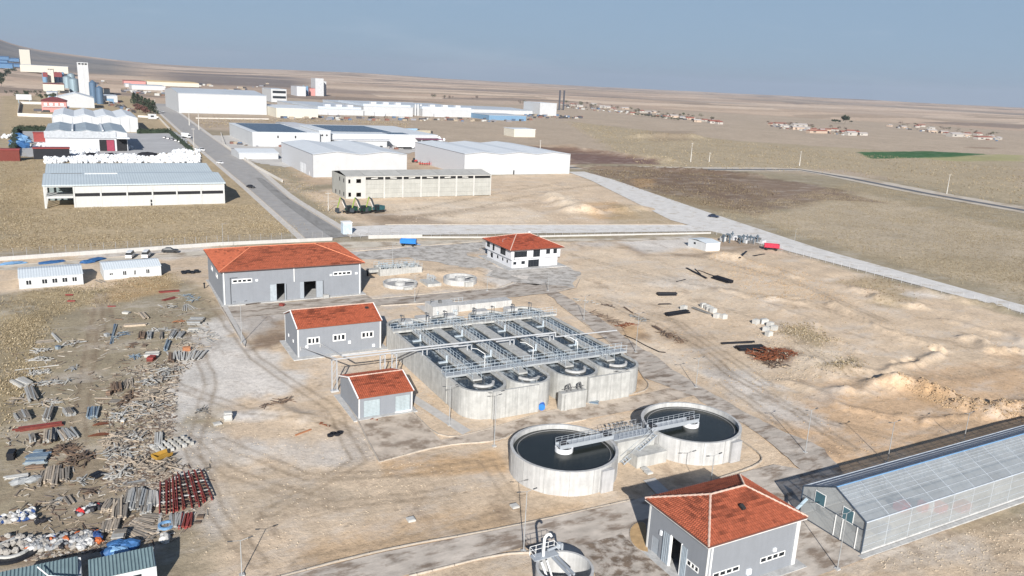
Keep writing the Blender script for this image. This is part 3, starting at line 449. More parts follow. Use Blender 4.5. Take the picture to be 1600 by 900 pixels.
for P in ([(13, 79.4), (28.3, 80.0), (42.8, 78.2), (63.4, 77.4)], [(29, 73.7), (43.8, 73.3), (47.5, 68), (47.8, 50)], [(36.9, 127.4), (36.4, 117), (34.9, 101.5)], [(45.9, 116.3), (46.1, 104.5), (54.7, 105.3), (68.6, 108.4), (88.1, 108.6), (92.3, 111), (93.8, 115.4), (97.7, 123.7), (105, 164)],
          [(34.9, 101.3), (45.6, 103.1), (54.5, 100.7), (58.4, 102.9), (72, 102.6)], [(89.5, 84), (91.5, 88), (90.8, 80.6), (88.2, 78.2), (77, 77.2)], [(26.5, 216), (26.1, 190), (26.1, 160)], [(62, 186.3), (98, 186.2), (105, 190.3)], [(62, 179.6), (92, 176)], [(112, 178), (119.5, 180), (126, 188)], [(-60, 244.2), (20, 254.2)], [(64, 241.2), (122.5, 246.2)],
          ):
    kerb('kerb', chaikin(P, 2) if len(P) > 3 else P)
ISL = chaikin([G(*p) for p in ((1012, 864), (1000, 862), (986, 850), (983, 832), (990, 821), (1003, 817), (1009, 822))], 2)
struct('planting_island', MB().prism(ISL[::-1], 0, .245), mat('island_soil', (.40, .27, .14), .95, var=.2, vs=1.2, bump=.4, bs=4)); kerb('kerb', ISL)
struct('footpath', sheet([(67.9, 81.2), (70.0, 81.2), (68.6, 71.6), (66.4, 72)], .15), mat('path_slabs', (.48, .46, .43), .9, var=.12, vs=1))
struct('footpath', sheet([(46.6, 126), (48.4, 126), (52, 106), (50.0, 105)], .15), MAT['path_slabs'])
struct('footpath', strip([(26.5, 191), (26.2, 160)], [(27.6, 191), (27.0, 163)], 2, .16), MAT['path_slabs'])
for a, b, c, d in ((33.4, 52.9, 148.2, 161), (35.7, 46.8, 116.3, 128.3), (26.3, 61.9, 190.9, 217.6), (110.4, 131, 203.4, 225)):
    struct('concrete_apron', MB().box(a, b, c, d, 0, .2), concn)
struct('concrete_apron', MB().box(56.6, 73.2, 55.8, 68.4, 0, .2), concn)
struct('concrete_apron', MB().box(81, 144, 54.1, 54.75, 0, .2), concn)
# ------------------------------------------------------------- building kit
SIDES = {'front': ((0, 0), (1, 0), (0, -1)), 'right': ((1, 0), (0, 1), (1, 0)), 'back': ((1, 1), (-1, 0), (0, 1)), 'left': ((0, 1), (0, -1), (-1, 0))}
def sbox(mb, side, L_, D, a0, a1, z0, z1, n0, n1):   # box on a wall: a along it, n outward from its face
    o, d, n = SIDES[side]; ox, oy = o[0]*L_, o[1]*D
    xs = sorted((ox+d[0]*a0+n[0]*n0, ox+d[0]*a1+n[0]*n1)); ys = sorted((oy+d[1]*a0+n[1]*n0, oy+d[1]*a1+n[1]*n1))
    return mb.box(xs[0], xs[1], ys[0], ys[1], z0, z1)
def walls(L_, D, h, holes={}, t=.25, floor=True):
    mb = MB()
    for s in SIDES:
        W_ = L_ if s in ('front', 'back') else D; H = holes.get(s, []); a_ = 0 if s in ('front', 'back') else t
        xs = sorted({a_, W_-a_, *[v for q in H for v in (q[0], q[1])]}); zs = sorted({0, h, *[v for q in H for v in (q[2], q[3])]})
        for x0, x1 in zip(xs, xs[1:]):
            run = None
            for z0, z1 in zip(zs, zs[1:]):
                hole = any(q[0] <= (x0+x1)/2 <= q[1] and q[2] <= (z0+z1)/2 <= q[3] for q in H)
                if hole:
                    if run: sbox(mb, s, L_, D, x0, x1, run[0], run[1], -t, 0); run = None
                else: run = (run[0], z1) if run else (z0, z1)
            if run: sbox(mb, s, L_, D, x0, x1, run[0], run[1], -t, 0)
    if floor: mb.box(t, L_-t, t, D-t, .05, .16)
    return mb
glass = mat('dark_glass', (.018, .022, .027), .4, var=.05, spec=.25); frame_w = mat('white_frame', (.8, .8, .78), .5, var=.03)
def window(t, side, L_, D, a0, a1, z0, z1, n=1, fr=frame_w, dep=.12, fw=.10, pane=glass, proud=.05):
    mb = MB(); sbox(mb, side, L_, D, a0-fw, a1+fw, z1, z1+fw, -dep, proud); sbox(mb, side, L_, D, a0-fw, a1+fw, z0-fw, z0, -dep, proud+.03)
    sbox(mb, side, L_, D, a0-fw, a0, z0, z1, -dep, proud-.005); sbox(mb, side, L_, D, a1, a1+fw, z0, z1, -dep, proud-.005)
    for k in range(1, n): c = a0+(a1-a0)*k/n; sbox(mb, side, L_, D, c-fw*.6, c+fw*.6, z0, z1, -dep, proud-.01)
    w_ = part('window', mb, fr, t)
    for k in range(n): c = a0+(a1-a0)*k/n; part('pane', sbox(MB(), side, L_, D, c+.02, a0+(a1-a0)*(k+1)/n-.02, z0+.01, z1-.01, -dep, -dep+.04), pane, w_)
    return w_
def tiles(mb, P0, P1, Q0, Q1, cl=.38, tw=.30, base=(.50, .088, .03), lift=.08, var=.8):
    """clay tiles laid in courses from eave P0-P1 up to Q0-Q1"""
    P0, P1, Q0, Q1 = [np.array(q, float) for q in (P0, P1, Q0, Q1)]
    up = ((Q0+Q1)/2-(P0+P1)/2); n = np.cross(P1-P0, up); n /= np.linalg.norm(n); Ls = np.linalg.norm(up-(P1-P0)*np.dot(up, P1-P0)/np.dot(P1-P0, P1-P0)); rows = max(3, int(Ls/cl)); e = (P1-P0)/np.linalg.norm(P1-P0)
    for k in range(rows):
        t0, t1 = k/rows, (k+1)/rows; A = P0+(Q0-P0)*t0; B = P1+(Q1-P1)*t0; C_ = P0+(Q0-P0)*t1; D_ = P1+(Q1-P1)*t1
        tm = .5*(t0+t1); M0 = P0+(Q0-P0)*tm; M1 = P1+(Q1-P1)*tm; W_ = np.dot(M1-M0, e)
        if W_ < tw: continue
        cnt = int(W_/tw)+1; w_ = W_/cnt; upv = (up-(e*np.dot(up, e)))/rows; s0 = M0-upv*.5
        row = random.random()
        for i in range(cnt):
            a = s0+e*(i*w_); b = s0+e*((i+.55)*w_); c = s0+e*((i+1)*w_); j = np.random.rand()
            s_ = np.dot(a-P0, e); q = .62*vn(s_, k*9.0, 1.3, 5)+.38*vn(s_, k*.5, 4.5, 8); dk = 1 if q < .5 else max(.5, 1-(q-.5)*2.4*var)
            col = [x*dk*(.85+.3*j) for x in base]+[1]
            mb.poly(a+n*lift*.6, b+n*(lift+.05), b+upv*1.06+n*.05, a+upv*1.06, col=col)
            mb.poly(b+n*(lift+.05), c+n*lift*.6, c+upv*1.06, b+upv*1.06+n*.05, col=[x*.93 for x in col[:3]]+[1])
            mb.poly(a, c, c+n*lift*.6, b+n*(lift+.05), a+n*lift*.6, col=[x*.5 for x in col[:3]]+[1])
    return mb
tilem = mat('clay_tiles', (.5, .1, .03), .75, var=.12, vs=3, attr='Col'); roofbase = mat('roof_boarding', (.25, .07, .035), .9)
mortar = mat('ridge_mortar', (.52, .38, .31), .9, var=.15, vs=4)
def caps(mb, a, b, r=.16, pitch=.42):
    a = np.array(a, float); b = np.array(b, float); L_ = np.linalg.norm(b-a); n = max(2, int(L_/pitch))
    for i in range(n): p = a+(b-a)*i/n; q = a+(b-a)*(i+1.08)/n; mb.tube(p+[0, 0, .02], q+[0, 0, .06], r*(.9+.2*(i % 2)), 6)
def hip_roof(t, L_, D, h, rh, ov=.6, inset=None, cl=.38, tw=.3, base=(.50, .088, .03), fascia=None, capc=mortar, capr=.16):
    x0, x1, y0, y1 = -ov, L_+ov, -ov, D+ov; ins = (y1-y0)/2 if inset is None else inset; ym = (y0+y1)/2
    A, B, C_, E_ = (x0, y0, h), (x1, y0, h), (x1, y1, h), (x0, y1, h); r0, r1 = (x0+ins, ym, h+rh), (x1-ins, ym, h+rh)
    m = MB(); lo = lambda p: (p[0], p[1], p[2]-.22)
    for f in ((A, B, r1, r0), (B, C_, r1), (C_, E_, r0, r1), (E_, A, r0)): m.poly(*f)
    for p, q in ((A, B), (B, C_), (C_, E_), (E_, A)): m.poly(lo(p), lo(q), q, p)
    m.poly(lo(E_), lo(C_), lo(B), lo(A)); rf = part('roof', m, roofbase, t)
    tm = MB()
    for f in ((A, B, r0, r1), (B, C_, r1, r1), (C_, E_, r1, r0), (E_, A, r0, r0)): tiles(tm, *f, cl=cl, tw=tw, base=base)
    part('roof_tiles', tm, tilem, rf, stuff=True)
    for p, q in ((A, r0), (B, r1), (C_, r1), (E_, r0), (r0, r1)): c = MB(); caps(c, p, q, capr); part('ridge_cap', c, capc, rf)
    g = MB()
    for p, q in ((A, B), (B, C_), (C_, E_), (E_, A)): g.tube((p[0], p[1], p[2]-.1), (q[0], q[1], q[2]-.1), .09, 5)
    part('gutter', g, fascia or mat('brown_gutter', (.12, .06, .05), .6), t)
    return rf
def gable_roof(t, L_, D, h, rh, ov=.4, tile=True, m=None, cl=.38, tw=.3, base=(.50, .088, .03), verge=frame_w, axis='x', thick=.2, ridge=.5, vw=.14):
    y0, y1 = -ov, D+ov; x0, x1 = -vw, L_+vw; ym = y0+(y1-y0)*ridge
    mb = MB()
    for s in ((y0, ym), (y1, ym)):
        a, b = s; P = [(x0, a, h), (x1, a, h), (x1, b, h+rh), (x0, b, h+rh)]
        if a > b: P = [P[1], P[0], P[3], P[2]]
        mb.poly(*P); mb.poly(*[(p[0], p[1], p[2]-thick) for p in P[::-1]])
        for i in range(4): p, q = P[i], P[(i+1) % 4]; mb.poly((p[0], p[1], p[2]-thick), (q[0], q[1], q[2]-thick), q, p)
    rf = part('roof', mb, m or roofbase, t)
    if tile:
        tm = MB(); tiles(tm, (x0, y0, h), (x1, y0, h), (x0, ym, h+rh), (x1, ym, h+rh), cl=cl, tw=tw, base=base); tiles(tm, (x1, y1, h), (x0, y1, h), (x1, ym, h+rh), (x0, ym, h+rh), cl=cl, tw=tw, base=base)
        part('roof_tiles', tm, tilem, rf, stuff=True)
        c = MB(); caps(c, (x0, ym, h+rh), (x1, ym, h+rh), .13); part('ridge_cap', c, mortar, rf)
        for x in (x0, x1):
            v = MB()
            for a in (y0, y1):
                v.tube((x, a, h-.02), (x, ym, h+rh+.02), .13, 4)
            part('verge_board', v, verge, rf)
    return rf
def gable_fill(mb, L_, D, h, rh, t=.25, ridge=.5):
    for x in (0, L_-t): mb.poly((x, 0, h), (x, D, h), (x, D*ridge, h+rh)); mb.poly((x+t, 0, h), (x+t, D*ridge, h+rh), (x+t, D, h))
    return mb
def pipe(t, side, L_, D, a, z0, z1, m=frame_w, r=.07):
    return part('downpipe', sbox(MB(), side, L_, D, a-r, a+r, z0, z1, .02, .02+2*r), m, t)
grey_r = mat('grey_render', (.225, .24, .262), .85, var=.04, vs=.7, streak=.05, bump=.1, bs=12)
corner = mat('trim_offwhite', (.60, .60, .58), .6, var=.06, streak=.1)
# ---- front hipped building with the tall doors
def front_building():
    L_, D, h = 14.4, 10.4, 6.75
    t = thing('workshop_building', 'grey building with red hipped tile roof nearest the camera, beside the greenhouse', 'building', (57.7, 56.85, 0))
    strip4 = lambda a: [(a+i*.98, a+i*.98+.72, 0, 0) for i in range(4)]
    hl = [(D-(66.0-56.85), 0, 0, 0)]
    H = {'front': [(1.25, 5.05, 2.05, 2.5), (8.55, 12.35, 2.0, 2.5)], 'left': [(1.0, 2.3, .16, 2.4), (4.3, 6.3, .16, 4.2), (7.4, 9.2, 2.35, 2.85)]}
    part('wall', walls(L_, D, h-.3, H), grey_r, t)
    for a in (1.25, 8.55): window(t, 'front', L_, D, a, a+3.8, 2.05 if a < 2 else 2.0, 2.5, 4)
    window(t, 'left', L_, D, 7.4, 9.2, 2.35, 2.85, 3)
    pm = mat('pale_steel', (.30, .33, .36), .5, var=.06)
    part('door', sbox(MB(), 'left', L_, D, 1.05, 2.25, .17, 2.38, -.2, -.12), pm, t, label='small grey side door')
    for a0, a1 in ((3.0, 4.25), (6.35, 7.3)):
        d = part('door_leaf', sbox(MB(), 'left', L_, D, a0, a1, .2, 4.2, .04, .12), pm, t)
        rb = MB()
        for k in range(4): sbox(rb, 'left', L_, D, a0+.1+k*(a1-a0-.2)/3.2, a0+.2+k*(a1-a0-.2)/3.2, .25, 4.15, .12, .17)
        part('door_rib', rb, mat('door_rib_steel', (.28, .33, .37), .5), d)
    part('door_frame', sbox(sbox(MB(), 'left', L_, D, 4.26, 4.36, .16, 4.3, -.2, .14), 'left', L_, D, 6.24, 6.34, .16, 4.3, -.2, .14), frame_w, t)
    for s, a in (('front', .12), ('front', L_-.12), ('left', .12)):
        part('corner_trim', sbox(MB(), s, L_, D, a-.14, a+.14, .16, h-.25, .0, .05), corner, t)
    pipe(t, 'front', L_, D, .55, .3, h-.3); pipe(t, 'front', L_, D, L_-.55, .3, h-.3)
    part('wall_lamp', sbox(MB(), 'front', L_, D, 10.3, 10.75, 3.0, 3.45, 0, .2), mat('lamp_white', (.7, .72, .74), .5), t)
    part('wall_lamp', sbox(MB(), 'left', L_, D, 2.4, 2.7, 3.3, 3.9, 0, .2), MAT['lamp_white'], t)
    part('meter_box', sbox(MB(), 'front', L_, D, 6.4, 7.0, 1.0, 1.7, 0, .25), MAT['lamp_white'], t)
    part('fascia', MB().box(-.5, L_+.5, -.5, D+.5, h-.34, h-.24), mat('soffit_white', (.6, .6, .58), .8), t)
    rf = hip_roof(t, L_, D, h, 2.3, .5, inset=5.0, cl=.42, tw=.33, base=(.335, .092, .047), capr=.14)
    dm = MB().ob((7.0, 2.4, h+1.6), (.5, .7, .3), 0, 0, R(22)); part('roof_vent', dm, mat('roof_vent_black', (.03, .03, .03), .6), rf)
    return t
front_building()
# ---- long grey building with hipped roof
def big_building():
    L_, D, h = 34.0, 24.5, 8.5
    t = thing('blower_building', 'long grey hall with a wide orange hipped roof behind the debris yard', 'building', (26.9, 192, 0))
    H = {'front': [(2.4, 6.6, 5.5, 6.05), (26.9, 31.2, 5.6, 6.15), (12.6, 14.5, .16, 4.4), (19.3, 22.3, .16, 4.4)], 'left': [(6.5, 8.6, 5, 5.6), (14.5, 16.8, 5, 5.6)]}
    part('wall', walls(L_, D, h-.25, H), grey_r, t)
    window(t, 'front', L_, D, 2.4, 6.6, 5.5, 6.05, 4, fw=.22); window(t, 'front', L_, D, 26.9, 31.2, 5.6, 6.15, 4, fw=.22)
    for a, b in ((6.5, 8.6), (14.5, 16.8)): window(t, 'left', L_, D, a, b, 5, 5.6, 2, fw=.2, pane=mat('sky_glass', (.35, .4, .45), .2))
    pm = MAT['pale_steel']
    d = part('door_leaf', sbox(MB(), 'front', L_, D, 11.0, 12.5, .2, 4.3, .04, .14), mat('blue_grey_steel', (.34, .38, .41), .5), t, label='pale open door leaf')
    part('door_leaf', sbox(MB(), 'front', L_, D, 14.5, 14.75, .2, 4.4, .0, .5), pm, t); part('door_leaf', sbox(MB(), 'front', L_, D, 18.3, 19.25, .2, 4.4, .04, .16), pm, t)
    part('door_leaf', sbox(MB(), 'front', L_, D, 22.4, 24.0, .2, 4.3, .04, .16), pm, t)
    part('downpipe', sbox(MB(), 'front', L_, D, 24.0, 24.12, .3, 4.4, .05, .2), mat('dark_steel', (.06, .065, .07), .5), t)
    for a in (.2, L_-.5): part('downpipe', sbox(MB(), 'front', L_, D, a, a+.22, .1, h-.3, .02, .2), frame_w, t)
    part('downpipe', sbox(MB(), 'front', L_, D, 16.8, 16.95, 4.6, h-.3, .02, .2), frame_w, t)
    part('cable_pipe', sbox(sbox(MB(), 'front', L_, D, 1.7, 1.82, .1, 6.7, .02, .15), 'front', L_, D, 1.82, 3.4, 6.6, 6.7, .02, .15), MAT['dark_steel'], t)
    for a in (7.6, 25.8, 32.4): part('wall_lamp', sbox(MB(), 'front', L_, D, a, a+.6, 5.4, 5.9, 0, .25), MAT['lamp_white'], t)
    part('concrete_step', sbox(MB(), 'front', L_, D, 23.8, 25.2, .05, .9, .5, 1.6), conc, t)
    hip_roof(t, L_, D, h, 2.9, .8, inset=9.8, cl=.5, tw=.42, base=(.42, .118, .06), capc=mat('ridge_salmon', (.62, .22, .12), .9), capr=.14)
    part('soffit', MB().box(-.5, L_+.5, -.5, D+.5, h-.3, h-.23), MAT['soffit_white'], t)
big_building()
def mid_building():
    L_, D, h = 17.2, 10.8, 6.0
    t = thing('dosing_building', 'grey gabled building whose pipe bridge runs to the aeration basins', 'building', (34.5, 149.6, 0))
    H = {'front': [(2.1, 4.2, 2.8, 3.8), (7.3, 9.5, 2.9, 3.9), (13.2, 15.4, 2.9, 3.8)]}
    mb = walls(L_, D, h, H); gable_fill(mb, L_, D, h-.01, 2.1); part('wall', mb, grey_r, t)
    for a0, a1, z0, z1 in H['front']: window(t, 'front', L_, D, a0, a1, z0, z1, 3, fw=.22)
    for a in (1.5, 10.2, 15.3): part('wall_box', sbox(MB(), 'front', L_, D, a, a+.55, 1.9 if a < 11 else .6, 2.5 if a < 11 else 1.2, 0, .3), MAT['lamp_white'], t)
    for a in (3.0, 7.0): part('round_vent', sbox(MB(), 'left', L_, D, a, a+.5, 2.2, 2.8, 0, .1), frame_w, t)
    for a in (.12, L_-.12): part('corner_trim', sbox(MB(), 'front', L_, D, a-.14, a+.14, .1, h-.1, 0, .06), corner, t)
    part('corner_trim', sbox(MB(), 'left', L_, D, .0, .18, .1, h-.1, 0, .06), corner, t)
    rf = gable_roof(t, L_, D, h+.25, 2.15, .3, cl=.42, tw=.34, base=(.38, .10, .05), vw=.12)
    part('roof_vent', MB().ob((15.4, 3.9, h+1.9), (.7, .6, .3), 0, 0, R(22)), MAT['roof_vent_black'], rf)
mid_building()
def small_building():
    L_, D, h = 9.4, 10.4, 3.7
    t = thing('store_shed', 'small grey shed with orange gable roof and two pale shutters, left of the basins', 'shed', (36.7, 117.1, 0))
    H = {'front': [(.9, 3.7, .16, 3.1), (6.4, 9.0, .16, 3.1)]}
    mb = walls(L_, D, h, H); gable_fill(mb, L_, D, h-.01, 1.6); part('wall', mb, grey_r, t)
    sm = mat('shutter', (.36, .42, .44), .6, var=.08, vs=2, streak=.15, ribs=(2, .25))
    for a0, a1, _, z in H['front']: part('roller_shutter', sbox(MB(), 'front', L_, D, a0+.02, a1-.02, .17, z-.02, -.2, -.06), sm, t)
    part('corner_trim', sbox(MB(), 'front', L_, D, -.02, .22, .1, h-.1, 0, .07), corner, t); part('corner_trim', sbox(MB(), 'front', L_, D, L_-.2, L_+.02, .1, h-.1, 0, .07), corner, t)
    part('door_sill', sbox(MB(), 'front', L_, D, 6.3, 9.1, .1, .35, 0, .3), frame_w, t)
    gable_roof(t, L_, D, h+.2, 1.65, .3, cl=.42, tw=.34, base=(.38, .10, .05))
small_building()
def white_house():
    t = thing('office_house', 'white two storey office house with red pyramid roof in the middle distance', 'house', (112, 205.2, 0))
    L_, D = 17.4, 17.6; wr = mat('white_render', (.58, .59, .61), .7, var=.03)
    g = MB(); part('ground_floor', _shift(walls(L_-1.2, D-.8, 2.95, {'front': [(.5, 1.6, 1.2, 2.1), (3.3, 4.6, 1.2, 2.2), (5.7, 9.6, .2, 2.4)], 'left': [(2, 4, .6, 2.2), (6.5, 7.8, 1.2, 2.2), (10, 11.2, 1.2, 2.2), (13, 14.2, 1.2, 2.2)]}), .6, .5, 0), wr, t)
    up = {'front': [(1.2, 5.4, .7, 2.4), (7.7, 10.0, .5, 2.6), (12.3, 13.6, 1.2, 2.5), (14.9, 16.1, 1.2, 2.5)], 'left': [(1.2, 3.0, 1, 2.4), (5.2, 6.3, .6, 2.4), (10.6, 13.8, .6, 2.5)]}
    part('upper_floor', _shift(walls(L_, D, 3.1, up), 0, 0, 2.95), wr, t)
    for s in up:
        for a0, a1, z0, z1 in up[s]: window(t, s, L_, D, a0, a1, z0+2.95, z1+2.95, max(1, round((a1-a0)/1.2)), fr=mat('dark_frame', (.05, .055, .06), .5), fw=.05)
    for a0, a1, z0, z1 in ((1.1, 2.2, 1.2, 2.1), (3.9, 5.2, 1.2, 2.2), (6.3, 10.2, .2, 2.4)):
        wdw = MB(); wdw.box(a0, a1, .62, .68, z0, z1); part('window', wdw, glass, t)
        mm_ = MB(); n = max(1, round((a1-a0)/1)); [mm_.box(a0+(a1-a0)*k/n-.04, a0+(a1-a0)*k/n+.04, .58, .62, z0, z1) for k in range(n+1)]; part('window_frame', mm_, MAT['dark_frame'], t)
    for a0, a1 in ((3.2, 4.4), (6.2, 7.4), (9.6, 10.9), (13.4, 15.4)): part('window', MB().box(.72, .78, a0, a1, 1.0, 2.2), glass, t)
    part('downpipe', sbox(MB(), 'front', L_, D, 1.0, 1.12, 3, 6.0, .02, .14), MAT['dark_frame'], t)
    rf = hip_roof(t, L_, D, 6.1, 2.9, .9, inset=7.2, cl=.55, tw=.5, base=(.36, .085, .045), capr=.14)
    part('chimney', MB().box(11, 11.7, 9.5, 10.2, 7.6, 9.5), wr, rf)
    part('roof_vent', MB().ob((13, 6.5, 8.3), (.6, .6, .35)), MAT['roof_vent_black'], rf)
def _shift(mb, dx, dy, dz): mb.v = [(x+dx, y+dy, z+dz) for x, y, z in mb.v]; return mb
white_house()
# ---- aeration basins
def basin():
    t = thing('aeration_basin', 'large concrete aeration basin with four racetrack ditches of dark foaming water', 'treatment tank', (52.6, 109, 0))
    X = lambda u: u-52.6; Y = lambda v: v-109; h = 5.0
    out = MB()
    # long walls
    def W(u0, u1, v0, v1, z0=0, z1=h, m=out): m.box(X(u0), X(u1), Y(v0), Y(v1), z0, z1)
    ditch = [(53.3, 61.1), (62.6, 69.9), (72.1, 80.0), (81.4, 89.2)]
    wall = part('outer_wall', MB(), conc, t) if False else None
    m = MB()
    W(52.7, 53.3, 117.8, 147, m=m); W(89.2, 89.8, 117, 147, m=m)
    for a, b in ((61.1, 62.6), (69.9, 72.1), (80.0, 81.4)): W(a, b, 118.2, 146.6, m=m)
    part('long_wall', m, conc, t)
    fr = MB(); W(57.2, 66.2, 108.7, 109.1, z1=h-.02, m=fr); part('front_wall', fr, conc, t); fr = MB(); W(76.1, 85.2, 108.3, 108.7, z1=h-.02, m=fr); part('front_wall', fr, conc, t)
    for u in (57.3, 59.6, 61.9, 64.1, 66.1, 76.2, 78.6, 80.9, 83.1, 85.1): part('joint_cover', MB().box(X(u)-.04, X(u)+.04, Y(108.66 if u < 70 else 108.26), Y(109), 0, h-.05), mat('joint_grey', (.33, .33, .32), .9), t)
    for k, (a, b) in enumerate(ditch):
        cu = (a+b)/2; ro = (b-a)/2+.5; vc = 113.5
        e = MB(); e.ring(X(cu), Y(vc), 0, h, ro, ro-.5, 28, 180, 360); W(a-.5, a, vc, 118.3, z1=h-.005, m=e); W(b, b+.5, vc, 118.3, z1=h-.005, m=e); part('end_wall', e, conc, t)
        g = MB(); s0, s1 = ((200, 350), (190, 320), (185, 355), (200, 345))[k]; g.ring(X(cu+.35), Y(vc+.2), .5, h+.04, 2.15, 1.75, 22, s0, s1); part('guide_wall', g, concn, t)
        f = MB(); f.ring(X(cu), Y(148.6), 0, h, ro, ro-.45, 28, 0, 180); W(a-.45, a, 146.6, 148.6, z1=h-.005, m=f); W(b, b+.45, 146.6, 148.6, z1=h-.005, m=f); part('end_wall', f, conc, t)
        f2 = MB(); f2.ring(X(cu), Y(148.4), .5, h-.25, 2.2, 1.9, 22, 10, 170); part('guide_wall', f2, conc, t)
        wk = MB(); W(cu-1.0+.1, cu+1.0-.1, 114.8, 148.4, z0=h-.25, z1=h+.06, m=wk); W(cu-.25, cu+.25, 114.9, 148.3, z0=.5, z1=h-.25, m=wk); o = part('centre_walkway', wk, conc, t)
        for sx in (-.85, .85):
            rl = MB()
            for z in (.55, 1.1): rl.tube((X(cu+sx), Y(115), h+z), (X(cu+sx), Y(148), h+z), .035, 5)
            for i in range(23): rl.tube((X(cu+sx), Y(115+i*1.5), h), (X(cu+sx), Y(115+i*1.5), h+1.1), .035, 5)
            part('handrail', rl, railm, o)
        wt = MB(); wt.box(X(a), X(b), Y(114), Y(149), 4.3, 4.68); wt.cyl(X(cu), Y(113.5), 4.3, 4.676, (b-a)/2, 32); wt.cyl(X(cu), Y(148.6), 4.3, 4.676, (b-a)/2, 32)
        part('water', wt, foam, t)
        for v in (125, 138): mx_ = MB(); mx_.box(X(cu-2.9), X(cu-1.1), Y(v), Y(v+.5), 4.7, 4.95); mx_.cyl(X(cu-1.3), Y(v+.2), 4.9, 6.1, .18, 8); part('mixer', mx_, railm, t)
    for v, z in ((118.4, h+.0), (145.0, h)):
        c = MB(); c.box(X(52.4), X(91), Y(v-.9), Y(v+.9), z-.18, z+.22); o = part('cross_walkway', c, conc if v > 130 else mat('galvanised', (.42, .44, .45), .5, metal=.3, var=.08), t)
        for sy in (-.85, .85):
            rl = MB()
            for q in (.6, 1.15): rl.tube((X(52.4), Y(v+sy), z+.2+q), (X(91), Y(v+sy), z+.2+q), .035, 5)
            for i in range(27): rl.tube((X(52.4+i*1.48), Y(v+sy), z+.2), (X(52.4+i*1.48), Y(v+sy), z+1.35), .035, 5)
            part('handrail', rl, railm, o)
    pb = MB(); W(69.9, 75.0, 107.2, 108.5, z1=3.3, m=pb); W(70.4, 71.0, 107.0, 107.2, z1=3.0, m=pb); part('pump_chamber', pb, conc, t)
    pp = MB()
    for u in (71.2, 73.4): pp.path([(X(u), Y(107.8), 3.3), (X(u), Y(107.8), 4.5), (X(u+.5), Y(107.8), 4.7), (X(u+.9), Y(107.8), 3.3)], .13); pp.tube((X(u-.6), Y(107.8), 4.0), (X(u+1.3), Y(107.8), 4.0), .06)
    part('pump_pipe', pp, mat('dark_pipework', (.12, .12, .12), .6), t)
    for u, v, s in ((57.5, 150.5, 1.3), (62.0, 152, 1.5), (68, 151.5, 1.2), (76, 152.3, 1.6), (83.5, 152, 1.3)): bx = MB(); W(u-s, u+s, v-1, v+1.2, z1=h+.25, m=bx); part('inlet_box', bx, concn, t)
    vv = MB()
    for u in (56.2, 61.8, 66, 73, 77.5, 82.6, 87): vv.path([(X(u), Y(149.8), h), (X(u), Y(149.8), h+1.5), (X(u+.7), Y(150), h+1.5), (X(u+.7), Y(150), h)], .08); vv.cyl(X(u), Y(149.8), h+1.5, h+1.75, .3, 8)
    part('gate_valve', vv, MAT['dark_pipework'], t)
    sp = MB()
    for u in (60.9, 70.9, 80.7): sp.path([(X(u), Y(119.6), h), (X(u), Y(119.6), h+2.6), (X(u-.9), Y(121), h+3.2), (X(u-1.4), Y(122.2), h+3.0)], .06)
    part('air_pipe', sp, frame_w, t)
railm = mat('blue_grey_rail', (.46, .52, .56), .5, metal=.2, var=.05)
foam = mat('foaming_water', (.012, .017, .02), .12, var=.1, dirt=((.36, .41, .43), .75, .52, .8), bump=.5, bs=1.6, spec=.5, stretch=(1.4, .55, 1))
basin()
struct('footpath', sheet([(70, 176.5), (72, 176.5), (72, 156), (70, 156)], .15), MAT['path_slabs'])
def pipe_bridge():
    t = thing('pipe_bridge', 'white air pipes on steel trestles from the grey building across the basins', 'pipe', (38, 130.6, 0))
    m = MB(); m.tube((0, 0, 6.4), (43.5, -1.6, 6.5), .17, 8); m.tube((-1.2, -.75, 6.2), (22, -1.4, 6.2), .13, 8); m.path([(43.5, -1.6, 6.5), (43.5, -1.6, 5.6), (58, -2.6, 5.7)], .13, 8); m.path([(-1.2, -.75, 6.2), (-3, 18.8, 2.4), (-2.9, 19, 1.6)], .13, 8); m.path([(0, 0, 6.4), (1, 18.8, 2.6), (1, 19, 1.8)], .15, 8)
    part('pipe_run', m, mat('white_pipe', (.40, .41, .42), .45, var=.05), t, smooth=False)
    m = MB()
    for x in (24, 33, 42): m.tube((x-3, -1.5, 6.1), (x, -1.5, 6.1), .14, 6)
    part('branch_pipe', m, MAT['white_pipe'], t)
    for x, y in ((-1.6, -.4), (7.2, -.8), (9.4, -.9), (15.4, -.9), (24.4, -1.3), (33.6, -1.4), (42.6, -1.6)):
        q = MB(); z0 = 0 if x < 14 else 4.9
        for s in (-.45, .45): q.box(x+s-.09, x+s+.09, y-.1, y+.1, z0, 6.1)
        q.box(x-.6, x+.6, y-.1, y+.1, 5.95, 6.12)
        if z0 == 0:
            for k in range(4): q.tube((x-.45, y, k*1.5), (x+.45, y, k*1.5+1.5), .04, 4)
            q.box(x-.7, x+.7, y-.4, y+.4, 0, .3)
        part('trestle', q, mat('galv_post', (.5, .52, .54), .5, metal=.3), t)
pipe_bridge()
